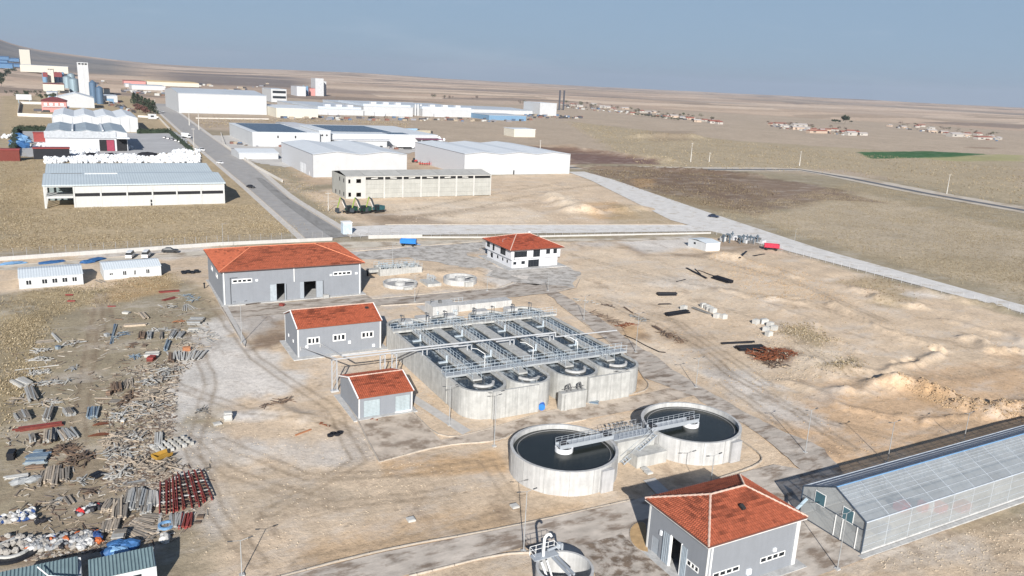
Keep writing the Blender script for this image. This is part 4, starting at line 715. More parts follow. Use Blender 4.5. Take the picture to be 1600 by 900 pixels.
# ---- clarifiers
def clarifier(cu, cv, lab):
    r, h = 7.95, 3.75
    t = thing('clarifier_tank', lab, 'treatment tank', (cu, cv, 0))
    part('tank_wall', MB().ring(0, 0, 0, h, r, r-.42, 72), concn, t, label=None)
    for k in range(14): a_ = 2*pi*(k+.5)/14; part('joint_cover', MB().ob(((r+.015)*cos(a_), (r+.015)*sin(a_), h/2), (.05, .09, h-.02), a_), mat('joint_grey', (.33, .33, .32), .9), t)
    part('launder', MB().ring(0, 0, h-1.0, h-.62, r-1.0, r-1.12, 64), mat('launder_concrete', (.2, .2, .2), .7), t)
    part('tank_floor', MB().cyl(0, 0, 0, .3, r-.4, 48), conc, t)
    part('water', MB().cyl(0, 0, .31, h-.72, r-.425, 64), mat('still_water', (.020, .024, .022), .2, var=.15, vs=.3, bump=.08, bs=2.5, spec=.3), t)
    part('centre_column', MB().ring(0, 0, .4, h-.05, 1.35, 1.12, 28), mat('painted_white_steel', (.68, .69, .70), .5, var=.04), t)
    part('outlet_box', MB().box(1.2, 3.2, -r-.35, -r+.3, 0, h-.35), mat('grey_concrete', (.42, .42, .42), .85, var=.1, streak=.2), t)
    b = MB(); b.box(-1.0, r+.6, -.6, .6, h+.05, h+.35); b.box(-1, r+.6, -.62, -.56, h+.0, h+.55); b.box(-1, r+.6, .56, .62, h, h+.55)
    return t, r, h
def bridge_parts(t, r, h, s):
    x0, x1 = (-1.1*s, (r+.4)*s) if s > 0 else (-(r+.4), 1.1)
    st = mat('bridge_steel', (.38, .41, .44), .45, metal=.2, var=.05)
    b = MB(); b.box(x0, x1, -.6, .6, h+.12, h+.22); b.box(x0, x1, -.68, -.6, h-.1, h+.5); b.box(x0, x1, .6, .68, h-.1, h+.5); o = part('scraper_bridge', b, st, t)
    for y in (-.66, .66):
        q = MB(); n = 9
        for z in (.55, .95, 1.3): q.tube((x0, y, h+z), (x1, y, h+z), .028, 5)
        for i in range(n+1): x = x0+(x1-x0)*i/n; q.tube((x, y, h+.2), (x, y, h+1.3), .035, 5)
        part('handrail', q, st, o)
    q = MB()
    for k in range(5): x = (2.2+k*.8)*s; q.tube((x, .5, h), (x, .5, h-1.1), .04, 5)
    q.box(min(2.0*s, 5.6*s), max(2.0*s, 5.6*s), .45, .55, h-1.0, h-.75); part('scum_arm', q, st, o)
    q = MB().box(-.5, .5, -.5, .5, h+.22, h+.6); q.cyl(0, 0, h+.6, h+1.0, .3, 10); part('drive_motor', q, mat('motor_black', (.03, .03, .035), .5), o)
    q = MB().ob(((r-.3)*s, 0, h+.45), (.8, 1.2, .5)); part('wheel_drive', q, MAT['motor_black'], o)
T1, r_, h_ = clarifier(58.9, 88.9, 'round clarifier tank nearer the camera, its bridge ending at the centre ring'); bridge_parts(T1, r_, h_, 1)
T2, r_, h_ = clarifier(82.75, 88.75, 'round clarifier tank on the right, behind the red roofed front building'); bridge_parts(T2, r_, h_, -1)
for dx in (1,):
    T2.children[-1]
st = MAT['bridge_steel']
t = thing('sludge_chamber', 'concrete chamber with railed platform and stair between the two round tanks', 'concrete structure', (70.8, 88.9, 0))
part('chamber_wall', MB().box(-3.4, 3.6, -1.6, 2.6, 0, 3.4), conc, t); part('lower_block', MB().box(-1.5, 4.1, -4.2, -1.62, 0, 1.9), conc, t)
q = MB(); q.box(-3.6, 3.9, -.9, .9, 3.42, 3.55); part('platform', q, st, t)
for y in (-.9, .9, 2.4):
    q = MB()
    for z in (.55, 1.1): q.tube((-2.6, y, 3.45+z), (2.9, y, 3.45+z), .03, 5)
    for i in range(8): q.tube((-2.6+i*.78, y, 3.4), (-2.6+i*.78, y, 4.55), .03, 5)
    part('handrail', q, st, t)
q = MB()
for i in range(5): q.path([(-1.5+i*.9, 1.6, 3.6), (-1.5+i*.9, 1.6, 4.7)], .07); q.cyl(-1.5+i*.9, 1.6, 4.6, 4.8, .22, 8)
part('gate_valve', q, MAT['dark_pipework'], t)
q = MB()
for s in (-.45, .45): q.tube((3.6, -1.7+s, 3.7), (-2.9, -2.4+s*1.0, .3), .09, 5); q.tube((3.6, -1.7+s, 4.7), (-2.9, -2.4+s, 1.3), .035, 5)
for i in range(14): f = (i+.5)/14; q.ob((3.6-6.5*f, -1.7-.7*f, 3.7-3.4*f), (.35, .9, .05))
part('stair', q, st, t)
q = MB()
for k in range(5): q.box(.2*k-1, .2*k+.1-1, 0, .5, 0, .02)
# front round tank
def front_tank():
    t = thing('thickener_tank', 'small round concrete tank at the bottom edge with white pipes on its rim', 'treatment tank', (43.55, 63.9, 0))
    part('tank_wall', MB().ring(0, 0, 0, 3.3, 3.25, 2.95, 48), concn, t); part('tank_floor', MB().cyl(0, 0, 0, .3, 2.9, 32), conc, t)
    q = MB(); q.box(-2.6, .6, 2.2, 3.4, 3.32, 3.42); q.box(-.35, -.1, -1.5, 2.4, 3.1, 3.35); q.box(.15, .4, -1.5, 2.4, 3.1, 3.35); part('platform', q, st, t)
    q = MB()
    for z in (.55, 1.1): q.path([(-2.6, 2.2, 3.4+z), (-2.6, 3.4, 3.4+z), (.6, 3.4, 3.4+z), (.6, 2.2, 3.4+z)], .03, 5)
    for x in (-2.6, -1.8, -1, -.2, .6): q.tube((x, 3.4, 3.4), (x, 3.4, 4.5), .03, 5)
    part('handrail', q, frame_w, t)
    q = MB(); q.path([(-1.2, 2.7, 3.4), (-1.2, 2.7, 5.6), (-.9, 2.7, 6.0), (-.5, 2.7, 6.0), (-.3, 2.7, 5.7)], .16, 8); part('vent_pipe', q, frame_w, t)
    q = MB(); q.path([(-.6, 2.8, 3.9), (.8, 3.0, 3.9), (1.6, 3.2, 3.9), (1.6, 3.2, 3.0)], .15, 8); q.cyl(1.0, 3.0, 3.75, 4.3, .3, 8); part('inlet_pipe', q, st, t)
    q = MB(); q.path([(-1.9, 1.9, 3.3), (-1.6, .2, 1.2), (-2.2, -.6, .9)], .13, 6); q.path([(-1.2, 1.9, 3.3), (-1.2, -.4, 1.0)], .1, 6); part('sludge_pipe', q, frame_w, t)
    q = MB(); q.cyl(2.0, 3.9, 0, 2.1, .14, 8); q.cyl(3.4, 3.1, 0, 1.8, .16, 8); q.box(3.1, 3.7, 2.9, 3.3, 1.8, 2.1); part('valve_stem', q, MAT['motor_black'], t)
front_tank()
# ---- small settling tanks, grit basin, splitter
for cu, cv, r, h, lab in ((73.6, 197.3, 4.7, .9, 'left of the two low round settling tanks behind the orange roofed gable building'), (90.6, 195.3, 4.7, 1.5, 'right of the two low round settling tanks, nearer the white house')):
    t = thing('settling_tank', lab, 'treatment tank', (cu, cv, 0)); part('tank_wall', MB().ring(0, 0, 0, h, r, r-.4, 48), concn, t)
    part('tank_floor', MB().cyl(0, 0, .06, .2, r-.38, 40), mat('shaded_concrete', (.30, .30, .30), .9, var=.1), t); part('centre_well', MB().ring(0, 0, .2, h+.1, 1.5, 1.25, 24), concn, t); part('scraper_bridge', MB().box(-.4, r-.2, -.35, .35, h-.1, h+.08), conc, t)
    part('scum_box', MB().box(-.8, 1.6, -r-.7, -r+.1, 0, h-.2), conc, t)
t = thing('valve_chamber', 'concrete valve chamber with pipework between the two low round tanks', 'concrete structure', (82, 195.5, 0))
part('chamber_wall', MB().box(-2, 2, -2.4, 3.5, 0, .8), conc, t)
for k in range(9): q = MB(); x = random.uniform(-1.9, 1.9); y = random.uniform(-2, 3.2); q.path([(x, y, .6), (x, y, 1.6+random.random()), (x+.7, y, 1.7)], .09); part('valve_pipe', q, mat('galv_pipe', (.42, .45, .47), .5, metal=.3), t)
t = thing('grit_chamber', 'raised concrete inlet channel crowded with railings and pipework, right of the long hall', 'concrete structure', (69.8, 208.2, 0))
m = MB(); m.box(1.8, 14.6, 0, .3, 0, 2.0); m.box(1.8, 14.6, 5.4, 5.7, 0, 2); m.box(1.8, 2.1, .3, 5.4, 0, 2); m.box(14.3, 14.6, .3, 5.4, 0, 2); m.box(2.1, 14.3, 2.6, 2.9, 0, 2); m.box(2.1, 14.3, .3, 5.4, 0, 1.0); m.box(-1.2, 1.8, 1.5, 3.7, .9, 1.7); part('channel_wall', m, conc, t)
q = MB()
for y in (.1, 2.7, 5.5):
    for z in (.6, 1.1): q.tube((1.8, y, 2+z), (14.6, y, 2+z), .04, 5)
    for i in range(10): q.tube((1.8+i*1.42, y, 2), (1.8+i*1.42, y, 3.1), .04, 5)
part('handrail', q, railm, t)
q = MB()
for k in range(16): x = random.uniform(2.5, 14); y = random.uniform(.5, 5.2); q.cyl(x, y, 1.2, random.uniform(2.2, 3.6), .12, 6); q.ob((x, y, random.uniform(2.1, 2.9)), (random.uniform(.4, 1.4), .4, .25))
part('screening_gear', q, mat('steel_gear', (.38, .42, .44), .5, metal=.3), t)
q = MB(); q.path([(-1.3, 1.6, 2.1), (-1.3, 1.6, .1)], .3, 8); part('overflow_pipe', q, MAT['motor_black'], t)
t = thing('splitter_box', 'pale concrete splitter box behind the far end of the aeration basins', 'concrete structure', (70.4, 166.4, 0))
part('box_wall', MB().box(0, 6.6, 0, 5.2, 0, 2.6), concn, t); part('long_channel', MB().box(6.6, 22.5, 2.3, 5.6, 0, 1.7), concn, t)
part('vent_pipe', MB().path([(.6, 3, 2.6), (.6, 3, 3.5), (1.5, 3, 3.5)], .1), MAT['dark_pipework'], t); q = MB(); q.box(2.6, 3.3, 2.5, 3.1, 2.6, 3.3); part('gate_valve', q, MAT['dark_pipework'], t)
q = MB()
for z in (.6, 1.1): q.path([(6.7, 5, 1.7+z), (10, 5, 1.7+z)], .035)
for i in range(4): q.tube((6.7+i*1.1, 5, 1.7), (6.7+i*1.1, 5, 2.8), .035)
for x in (1, 5.2, 5.8): q.cyl(x, -.5, 0, 1.2, .15, 8); q.cyl(x, -.5, 1.2, 1.5, .3, 8)
part('handrail', q, railm, t)
# ---- greenhouse
def greenhouse():
    t = thing('greenhouse', 'long translucent gabled greenhouse running off the right edge', 'greenhouse', (81.8, 55.0, 0))
    L_, D, h, rh = 62, 9.9, 4.45, 2.35
    film = mat('polycarbonate', (.36, .40, .43), .5, var=.15, vs=.25, spec=.25, alpha=.5); film2 = mat('polycarbonate_wall', (.42, .44, .44), .4, var=.1, vs=.3, alpha=.55, spec=.3)
    film3 = mat('polycarbonate_far', (.40, .43, .47), .6, var=.05, alpha=.86, spec=.2)
    gm = mat('greenhouse_steel', (.47, .51, .55), .4, metal=.2); dk = mat('dark_gutter', (.05, .07, .10), .5); bl = mat('blue_ridge', (.14, .26, .42), .4)
    n = 14; dx = L_/n; rows = 4
    for i in range(n):
        for s in (0, 1):
            a, b = (0, D/2) if s == 0 else (D, D/2)
            part('roof_panel', MB().poly((i*dx+.03, a, h), ((i+1)*dx-.03, a, h), ((i+1)*dx-.03, b, h+rh), (i*dx+.03, b, h+rh)), film if s == 0 else film3, t)
            y = -0.0 if s == 0 else D
            part('wall_panel', MB().poly((i*dx+.03, y, .3), ((i+1)*dx-.03, y, .3), ((i+1)*dx-.03, y, h-.05), (i*dx+.03, y, h-.05)), film2, t)
    for i in range(n+1):
        q = MB(); x = i*dx; q.path([(x, .03, 0), (x, .03, h), (x, D/2, h+rh-.03), (x, D-.03, h), (x, D-.03, 0)], .05, 4)
        if i: q.tube((x, .1, h-.2), (x, D-.1, h-.2), .05, 4); q.path([(x, D/2, h-.2), (x, D/2, h+rh)], .04, 4)
        part('truss', q, gm, t)
    q = MB()
    for s in (0, 1):
        for k in range(1, rows): f = k/rows; y = D/2*f if s == 0 else D-D/2*f; q.tube((0, y, h+rh*f+.04), (L_, y, h+rh*f+.04), .032, 4)
    for f in (.62, .82, .9): q.tube((0, D/2*f, h+rh*f+.04), (L_, D/2*f, h+rh*f+.04), .028, 4)
    for z in (1.2, 2.3, 3.4): q.tube((0, -.04, z), (L_, -.04, z), .03, 4)
    part('purlin', q, gm, t)
    q = MB(); q.tube((0, 0, h+.03), (L_, 0, h+.03), .1, 5); q.tube((0, D, h+.03), (L_, D, h+.03), .1, 5); part('eave_gutter', q, gm, t)
    part('ridge', MB().tube((0, D/2, h+rh+.05), (L_, D/2, h+rh+.05), .1, 5), bl, t)
    q = MB(); q.poly((0, 0, .2), (0, D, .2), (0, D, h), (0, D/2, h+rh), (0, 0, h)); part('end_panel', q, film2, t)
    q = MB(); q.path([(-.04, 0, 0), (-.04, 0, h+.05), (-.04, D/2, h+rh+.05), (-.04, D, h+.05), (-.04, D, 0)], .1, 4); part('end_frame', q, dk, t)
    q = MB(); q.tube((-.05, 0, h-1.1), (-.05, D, h-1.1), .06, 4); q.tube((-.05, 0, .25), (-.05, D, .25), .06, 4); part('end_rail', q, dk, t)
    q = MB()
    for y in (1.0, 3.2, 4.3): q.box(-.08, -.02, y-.05, y+.05, .2, h-1.1)
    part('sliding_door', q, frame_w, t)
    for y in (2.6, 7.0): part('fan_hatch', MB().box(-.1, -.03, y-.75, y+.75, 3.3, 4.9), mat('hatch_glass', (.07, .14, .17), .2), t); part('hatch_frame', MB().box(-.09, -.05, y-.85, y+.85, 3.2, 5.0), frame_w, t)
    part('plinth', MB().box(-.1, L_, -.12, .12, 0, .42), concn, t); part('plinth', MB().box(-.1, L_, D-.12, D+.12, 0, .42), concn, t)
    m = MB(); m.box(.3, L_, .3, D-.3, .05, .28); part('floor_slab', m, mat('greenhouse_floor', (.38, .37, .35), .9, var=.15, vs=.3), t)
    q = MB(); q.path([(-.2, D-1.0, 3.2), (-1.6, D-.4, 1.3), (-3.0, D-.2, 0)], .22, 6); part('duct', q, mat('duct_blue', (.33, .42, .48), .5), t)
    for x, y, w_, c in ((14.5, 5.0, 1.8, (.35, .05, .05)), (17, 3.8, 1.6, (.4, .06, .05)), (19.2, 2.6, 1.8, (.38, .05, .05)), (6.5, 2.2, 2.2, (.04, .07, .14)), (22.5, 1.4, 2.4, (.3, .07, .05)), (4.0, 3.2, 1.5, (.05, .05, .06)), (16.2, 4.6, 1.4, (.06, .06, .07)), (18.2, 3.4, 1.2, (.5, .5, .5))):
        nm = 'crate_%d' % int(c[0]*1000); m_ = mat('goods_%d_%d' % (int(c[0]*100), int(c[2]*100)), c, .7)
        lab = {14.5: 'red crate seen through the greenhouse roof, deepest of three', 17: 'red crate in the middle of the row inside the greenhouse', 19.2: 'red crate nearest the near wall inside the greenhouse roof view', 6.5: 'dark blue pallet box near the greenhouse front end', 22.5: 'reddish crate blurred behind the greenhouse side wall', 4.0: 'black box just inside the greenhouse gable end', 16.2: 'dark box between the red greenhouse crates', 18.2: 'grey box between the red greenhouse crates'}[x]
        solo('crate', MB().box(-w_/2, w_/2, -.7, .7, 0, 1.0).box(-w_/2+.15, w_/2-.15, -.55, .55, 1.0, 1.15), m_, lab, 'crate', (81.8+x, 55+y, .28))
greenhouse()
# ------------------------------------------------------------- industrial estate beyond the fence
def P(x, y, z):
    v = np.array([x, y, z-CAM_Z]); q = v@FW; return 800+FOC*(v@RT)/q, 450-FOC*(v@UP)/q
def solve(f, lo, hi):
    a = f(lo) < 0
    for _ in range(45):
        m = (lo+hi)/2
        if (f(m) < 0) == a: lo = m
        else: hi = m
    return (lo+hi)/2
def ht(x, y, zb, top): return solve(lambda h: P(x, y, zb+h)[1]-top, 0, 200)
def fit(ax, ay, bx, top, fary=None):
    x, y = G(ax, ay); zb = max(0, tz(x, y)) if math.hypot(x, y) > 900 else 0
    L_ = solve(lambda q: P(x+q, y, zb)[0]-bx, 1, 1500); h = ht(x, y, zb, top)
    D = solve(lambda q: P(x, y+q, zb+h)[1]-fary, 2, 900) if fary else L_*.5
    return x, y, zb, L_, D, h
wwall = mat('white_cladding', (.47, .48, .485), .6, var=.04, vs=.2, streak=.04); wroof = mat('white_sheet_roof', (.62, .65, .67), .5, var=.04, vs=.2)
gclad = mat('grey_cladding', (.50, .51, .53), .6, var=.05); broof = mat('blue_grey_sheet_roof', (.44, .50, .53), .5, var=.05, vs=.1, ribs=(0, 1.0, .5)); trim = mat('grey_trim', (.25, .26, .28), .6)
cream = mat('cream_render', (.55, .52, .44), .8, var=.06); dark = mat('black_opening', (.02, .02, .022), .9)
def warehouse(name, label, f, cat='warehouse', roof='front', n=2, rise=1.2, wm=wwall, rm=wroof, panels=0, group=None, edge=True, flatz=.4, sidewm=None):
    x, y, zb, L_, D, h = f; t = thing(name, label, cat, (x, y, zb), group=group); s = MB()
    prof = [(0, 0), (L_, 0)]
    w_ = MB(); top = []
    if roof == 'front':
        for k in range(n): top += [(L_*k/n, h), (L_*(k+.5)/n, h+rise)]
        top.append((L_, h))
        w_.poly((0, 0, 0), (L_, 0, 0), *[(q_[0], 0, q_[1]) for q_ in top[::-1]]); part('wall', w_, wm, t); part('wall', MB().poly((L_, D, 0), (0, D, 0), *[(q_[0], D, q_[1]) for q_ in top]), wm, t)
        part('side_wall', MB().poly((0, D, 0), (0, 0, 0), (0, 0, h), (0, D, h)), sidewm or wm, t); part('side_wall', MB().poly((L_, 0, 0), (L_, D, 0), (L_, D, h), (L_, 0, h)), sidewm or wm, t)
        q = MB(); ov = .3
        for a, b in zip(top, top[1:]): q.poly((a[0], -ov, a[1]+.06), (b[0], -ov, b[1]+.06), (b[0], D+ov, b[1]+.06), (a[0], D+ov, a[1]+.06)); q.poly((a[0], -ov, a[1]-.25), (b[0], -ov, b[1]-.25), (b[0], -ov, b[1]+.06), (a[0], -ov, a[1]+.06))
        rf = part('roof', q, rm, t)
        if edge:
            q = MB(); q.path([(a[0], -ov-.03, a[1]-.15) for a in top], max(.09, L_*.0016), 4); q.tube((0, -.1, 0), (0, -.1, h), .12, 4); q.tube((-.1, 0, h), (-.1, D, h), .14, 4); part('edge_trim', q, trim, t)
    else:
        w_.box(0, L_, 0, D, 0, h) if roof == 'flat' else None
        if roof == 'side':
            w_.poly((0, 0, 0), (L_, 0, 0), (L_, 0, h), (0, 0, h)); w_.poly((L_, D, 0), (0, D, 0), (0, D, h), (L_, D, h))
            for k in range(n):
                a, b = D*k/n, D*(k+1)/n; c = (a+b)/2
                for xx in (0, L_): w_.poly((xx, a, 0), (xx, b, 0), (xx, b, h), (xx, c, h+rise), (xx, a, h))
        part('wall', w_, wm, t); q = MB()
        if roof == 'flat': q.box(-.3, L_+.3, -.3, D+.3, h, h+flatz)
        else:
            for k in range(n):
                a, b = D*k/n, D*(k+1)/n; c = (a+b)/2; o = .4
                for p0, p1, z0, z1 in ((a-(o if k == 0 else 0), c, h, h+rise), (c, b+(o if k == n-1 else 0), h+rise, h)):
                    q.poly((-o, p0, z0+.05), (L_+o, p0, z0+.05), (L_+o, p1, z1+.05), (-o, p1, z1+.05)); q.poly((-o, p0, z0-.3), (L_+o, p0, z0-.3), (L_+o, p0, z0+.05), (-o, p0, z0+.05))
        part('roof', q, rm, t)
    if panels:
        for k in range(panels):
            part('wall_panel', MB().box(L_*k/panels+.07, L_*(k+1)/panels-.07, -.12, -.01, .1, h-.2), wm, t)
    return t, L_, D, h
# hall with open bay
def hall():
    u, v, L_, D, h = -14.0, 347.0, 65.2, 74, 8.9
    t = thing('precast_hall', 'long pale hall with a dark window band and an open bay at its left end', 'warehouse', (u, v, 0)); wm = mat('precast_white', (.50, .505, .49), .8, var=.05, streak=.08)
    q = MB(); n = 2
    for k in range(2):
        a, b = D*k/2, D*(k+1)/2; c = (a+b)/2
        for p0, p1, z0, z1 in ((a-.5, c, h, h+1.9), (c, b, h+1.9, h)): q.poly((-.6, p0, z0+.1), (L_+.4, p0, z0+.1), (L_+.4, p1, z1+.1), (-.6, p1, z1+.1))
        q.poly((L_+.4, a, h), (L_+.4, b, h), (L_+.4, c, h+1.9))
    q.box(-.6, L_+.4, -.55, -.3, h-.45, h+.08); part('roof', q, broof, t)
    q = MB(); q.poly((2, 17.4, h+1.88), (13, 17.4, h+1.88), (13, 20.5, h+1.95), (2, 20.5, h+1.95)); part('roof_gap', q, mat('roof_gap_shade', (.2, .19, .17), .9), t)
    part('roof_light', MB().box(14, 26, 17.6, 20.6, h+1.86, h+2.1), mat('roof_light', (.6, .62, .62), .5), t)
    # gable walls and back
    q = MB(); q.box(L_-.3, L_, 0, D, 0, h-.1); q.box(9.8, L_-.3, D-.3, D, 0, h-.1); q.box(9.7, 9.95, 12, D-.3, 0, h-.1); q.box(0, .3, 20, D, 0, h-.1); part('side_wall', q, wm, t)
    xs = [9.8, 19.0, 28.3, 37.5, 46.6, 55.9, L_-.35]
    for a, b in zip(xs, xs[1:]):
        part('wall_panel', MB().box(a+.25, b-.25, 0, .25, .0, 4.25 if not a == 28.3 else 4.25), wm, t); part('wall_panel', MB().box(a+.25, b-.25, 0, .25, 5.55, h-.2), wm, t)
        part('window', MB().box(a+.25, b-.25, .22, .3, 4.3, 5.5), dark, t)
    for a in xs: part('pilaster', MB().box(a-.28, a+.28, -.12, .4, 0, h-.1), wm, t)
    part('door', MB().box(36.6, 37.2, -.03, .0, .0, 1.0).box(36.6, 37.2, -.03, .0, 1.3, 2.4), dark, t)
    for x in (0,): part('pilaster', MB().box(-.35, .35, -.35, .35, 0, h), wm, t)
    q = MB(); q.box(.35, 9.5, -.2, .3, 3.75, 4.6); q.box(.35, 9.5, .3, 12, 4.1, 4.4); part('floor_beam', q, wm, t); part('top_beam', MB().box(.35, 9.5, -.2, .3, h-.9, h-.1), wm, t)
    for y in (5, 9.5, 14, 19): part('column', MB().box(-.3, .3, y-.3, y+.3, 0, h-.2), wm, t)
    q = MB()
    for y in (3, 6, 9, 12): q.box(.3, 9.6, y-.12, y+.12, h-.9, h-.5)
    part('purlin', q, wm, t); part('back_wall', MB().box(.3, 9.7, 20, 20.3, 0, h-.2), mat('grey_green_wall', (.2, .24, .24), .9), t)
hall()
# concrete hall
def chall():
    L_, D, h = 73.8, 22.5, 10.2; t = thing('raw_concrete_hall', 'unfinished grey concrete hall with bare bay panels behind the green excavators', 'warehouse', (104.1, 350.6, 0))
    cm = mat('raw_concrete', (.38, .38, .35), .9, var=.08, vs=.3, streak=.12); cl = mat('raw_concrete_light', (.47, .465, .44), .9, var=.08, vs=.3)
    xs = [0, 9.0, 18.3, 27.4, 36.6, 45.8, 55, 64.4, L_]
    q = MB(); q.box(.0, .3, .3, D, 0, h); q.box(0, L_, D-.3, D, 0, h); q.box(L_-.3, L_, .3, D, 0, h-.2); part('side_wall', q, cm, t)
    for i, (a, b) in enumerate(zip(xs, xs[1:])):
        top = 7.2 if i == 0 else 8.7
        if i == 0:
            part('wall_panel', walls_front(a+.3, b-.2, 0, h-.3, [(1.2, 2.5, 1.0, 2.9), (4.9, 7.2, .9, 2.8), (1.2, 2.2, 7.1, 8.9), (4.9, 7.2, 7.2, 9.0)]), cl, t)
        else:
            for k in range(4): part('wall_panel', MB().box(a+.35, b-.35, .1, .35, .15+k*2.12, .15+k*2.12+2.08), cm, t)
            part('clerestory', MB().box(a+.35, b-.35, .6, .7, 8.75, h-.4), dark if i > 0 else cm, t)
            if i < 7: part('fallen_panel', MB().ob(((a+b)/2, .25, 9.25), (3.2, .15, .55), 0, .06*(-1)**i), cl, t)
    for a in xs: part('column', MB().box(a-.35 if a else 0, a+.35 if a < L_ else L_, -.1, .4, 0, h-.2), cl, t)
    part('roof_beam', MB().box(-.1, L_+.1, -.15, .35, h-.35, h+.05), cl, t)
    n = 8
    for k in range(n):
        a, b = L_*k/n, L_*(k+1)/n
        q = MB(); q.poly((a+.05, -.3, h+.1), (b-.05, -.3, h+.1), (b-.05, D/2, h+1.6), (a+.05, D/2, h+1.6)); q.poly((a+.05, D/2, h+1.6), (b-.05, D/2, h+1.6), (b-.05, D+.3, h+.1), (a+.05, D+.3, h+.1)); part('roof_slab', q, mat('roof_concrete', (.40, .395, .37), .9, var=.1, vs=.3), t)
    for y, z, w_ in ((2.5, 1.0, 1.2), (2.5, 7.2, 1.2), (9, 1.0, 1.0), (9, 7.2, 1.2), (15.5, .5, 1.3)): part('window', MB().box(-.05, 0, y, y+w_, z, z+1.8), dark, t)
def walls_front(x0, x1, z0, z1, H, y0=.0, y1=.3):
    m = MB(); xs = sorted({x0, x1, *[q[0] for q in H], *[q[1] for q in H]}); zs = sorted({z0, z1, *[v for q in H for v in q[2:]]})
    for a, b in zip(xs, xs[1:]):
        for c, d in zip(zs, zs[1:]):
            if not any(q[0] <= (a+b)/2 <= q[1] and q[2] <= (c+d)/2 <= q[3] for q in H): m.box(a, b, y0, y1, c, d)
    return m
chall()
warehouse('warehouse', 'white warehouse with wavy roof line, left of the two in the middle distance', (109.2, 429, 0, 54, 76, 12.4), n=2, rise=1.6, sidewm=gclad, panels=0)
t = bpy.data.objects['warehouse']
for k in range(5): part('shutter_door', MB().box(-.1, 0, 12+k*3.4, 14.4+k*3.4, .2, 5.5) if k else MB().box(-.1, 0, 7, 8, .2, 2.4), mat('pale_door', (.62, .64, .66), .6), t)
warehouse('warehouse', 'white warehouse with wavy roof line and grey side, right of its twin', (200, 430.5, 0, 74.5, 80, 12.6), n=3, rise=1.2, sidewm=gclad)
part('door', MB().box(33.5, 34.3, -.1, 0, 0, 2.6), dark, bpy.data.objects['warehouse.001'])
# solar roofed factory
f = fit(395, 229, 500, 207, 192.5); t, L_, D, h = warehouse('solar_factory', 'white factory with a broad dark blue solar roof beside the estate road', f, 'factory', 'flat')
solar = mat('solar_blue', (.022, .045, .085), .25, var=.08, vs=.3, spec=.5)
def array(t, x0, x1, y0, y1, z, nx, ny):
    q = MB()
    for i in range(nx):
        for j in range(ny): q.box(x0+(x1-x0)*i/nx+.12, x0+(x1-x0)*(i+1)/nx-.12, y0+(y1-y0)*j/ny+.12, y0+(y1-y0)*(j+1)/ny-.12, z, z+.15)
    part('solar_panels', q, solar, t, stuff=True)
array(t, 4, L_-9, 3, D-5, h+.45, 20, 30)
for a in (.36, .62): part('window', MB().box(L_*a, L_*a+1, -.1, 0, h*.62, h*.8), dark, t)
part('loading_door', MB().box(L_*.25, L_*.25+4, -.4, 0, 0, h*.55), gclad, t)
x0, y0, zb, _, _, h0 = f
f2 = (x0+L_+.5, y0+4, 0, 9, D*.6, h0*1.15); warehouse('stair_block', 'white stair block with two round windows between the solar roofs', f2, 'building', 'flat')
t = bpy.data.objects['stair_block']
for a in (2.5, 6): part('window', MB().tube((a, -.1, 8.6), (a, .05, 8.6), .7, 10), dark, t)
f3 = (x0+L_+10, y0+10, 0, 92, 110, 9.0); t, L3, D3, h3 = warehouse('solar_factory', 'second white factory with dark solar roof running right behind the twin warehouses', f3, 'factory', 'flat'); array(t, -2, 60, 25, 100, h3+.45, 20, 20); array(t, 50, 68, 4, 20, h3+.45, 8, 5)
part('canopy', MB().box(72, 92, -12, 12, h3-2.6, h3-2.2), mat('purple_canopy', (.14, .035, .08), .6), t)
for a in (73, 82, 91): part('canopy_post', MB().box(a, a+.5, -11.5, -11, 0, h3-2.6), gclad, t)
part('lean_to', MB().box(2, 44, -10, 0, 0, h3*.55), wwall, t); part('lean_to_roof', MB().box(1, 48, -11, 1, h3*.56, h3*.62), gclad, t)
warehouse('factory_shed', 'low grey-roofed strip roof running between the solar roofs', (x0+L_-6, y0+D*.55, 0, 16, D*.7, 10.5), 'shed', 'side', 1, 1.0, rm=gclad)
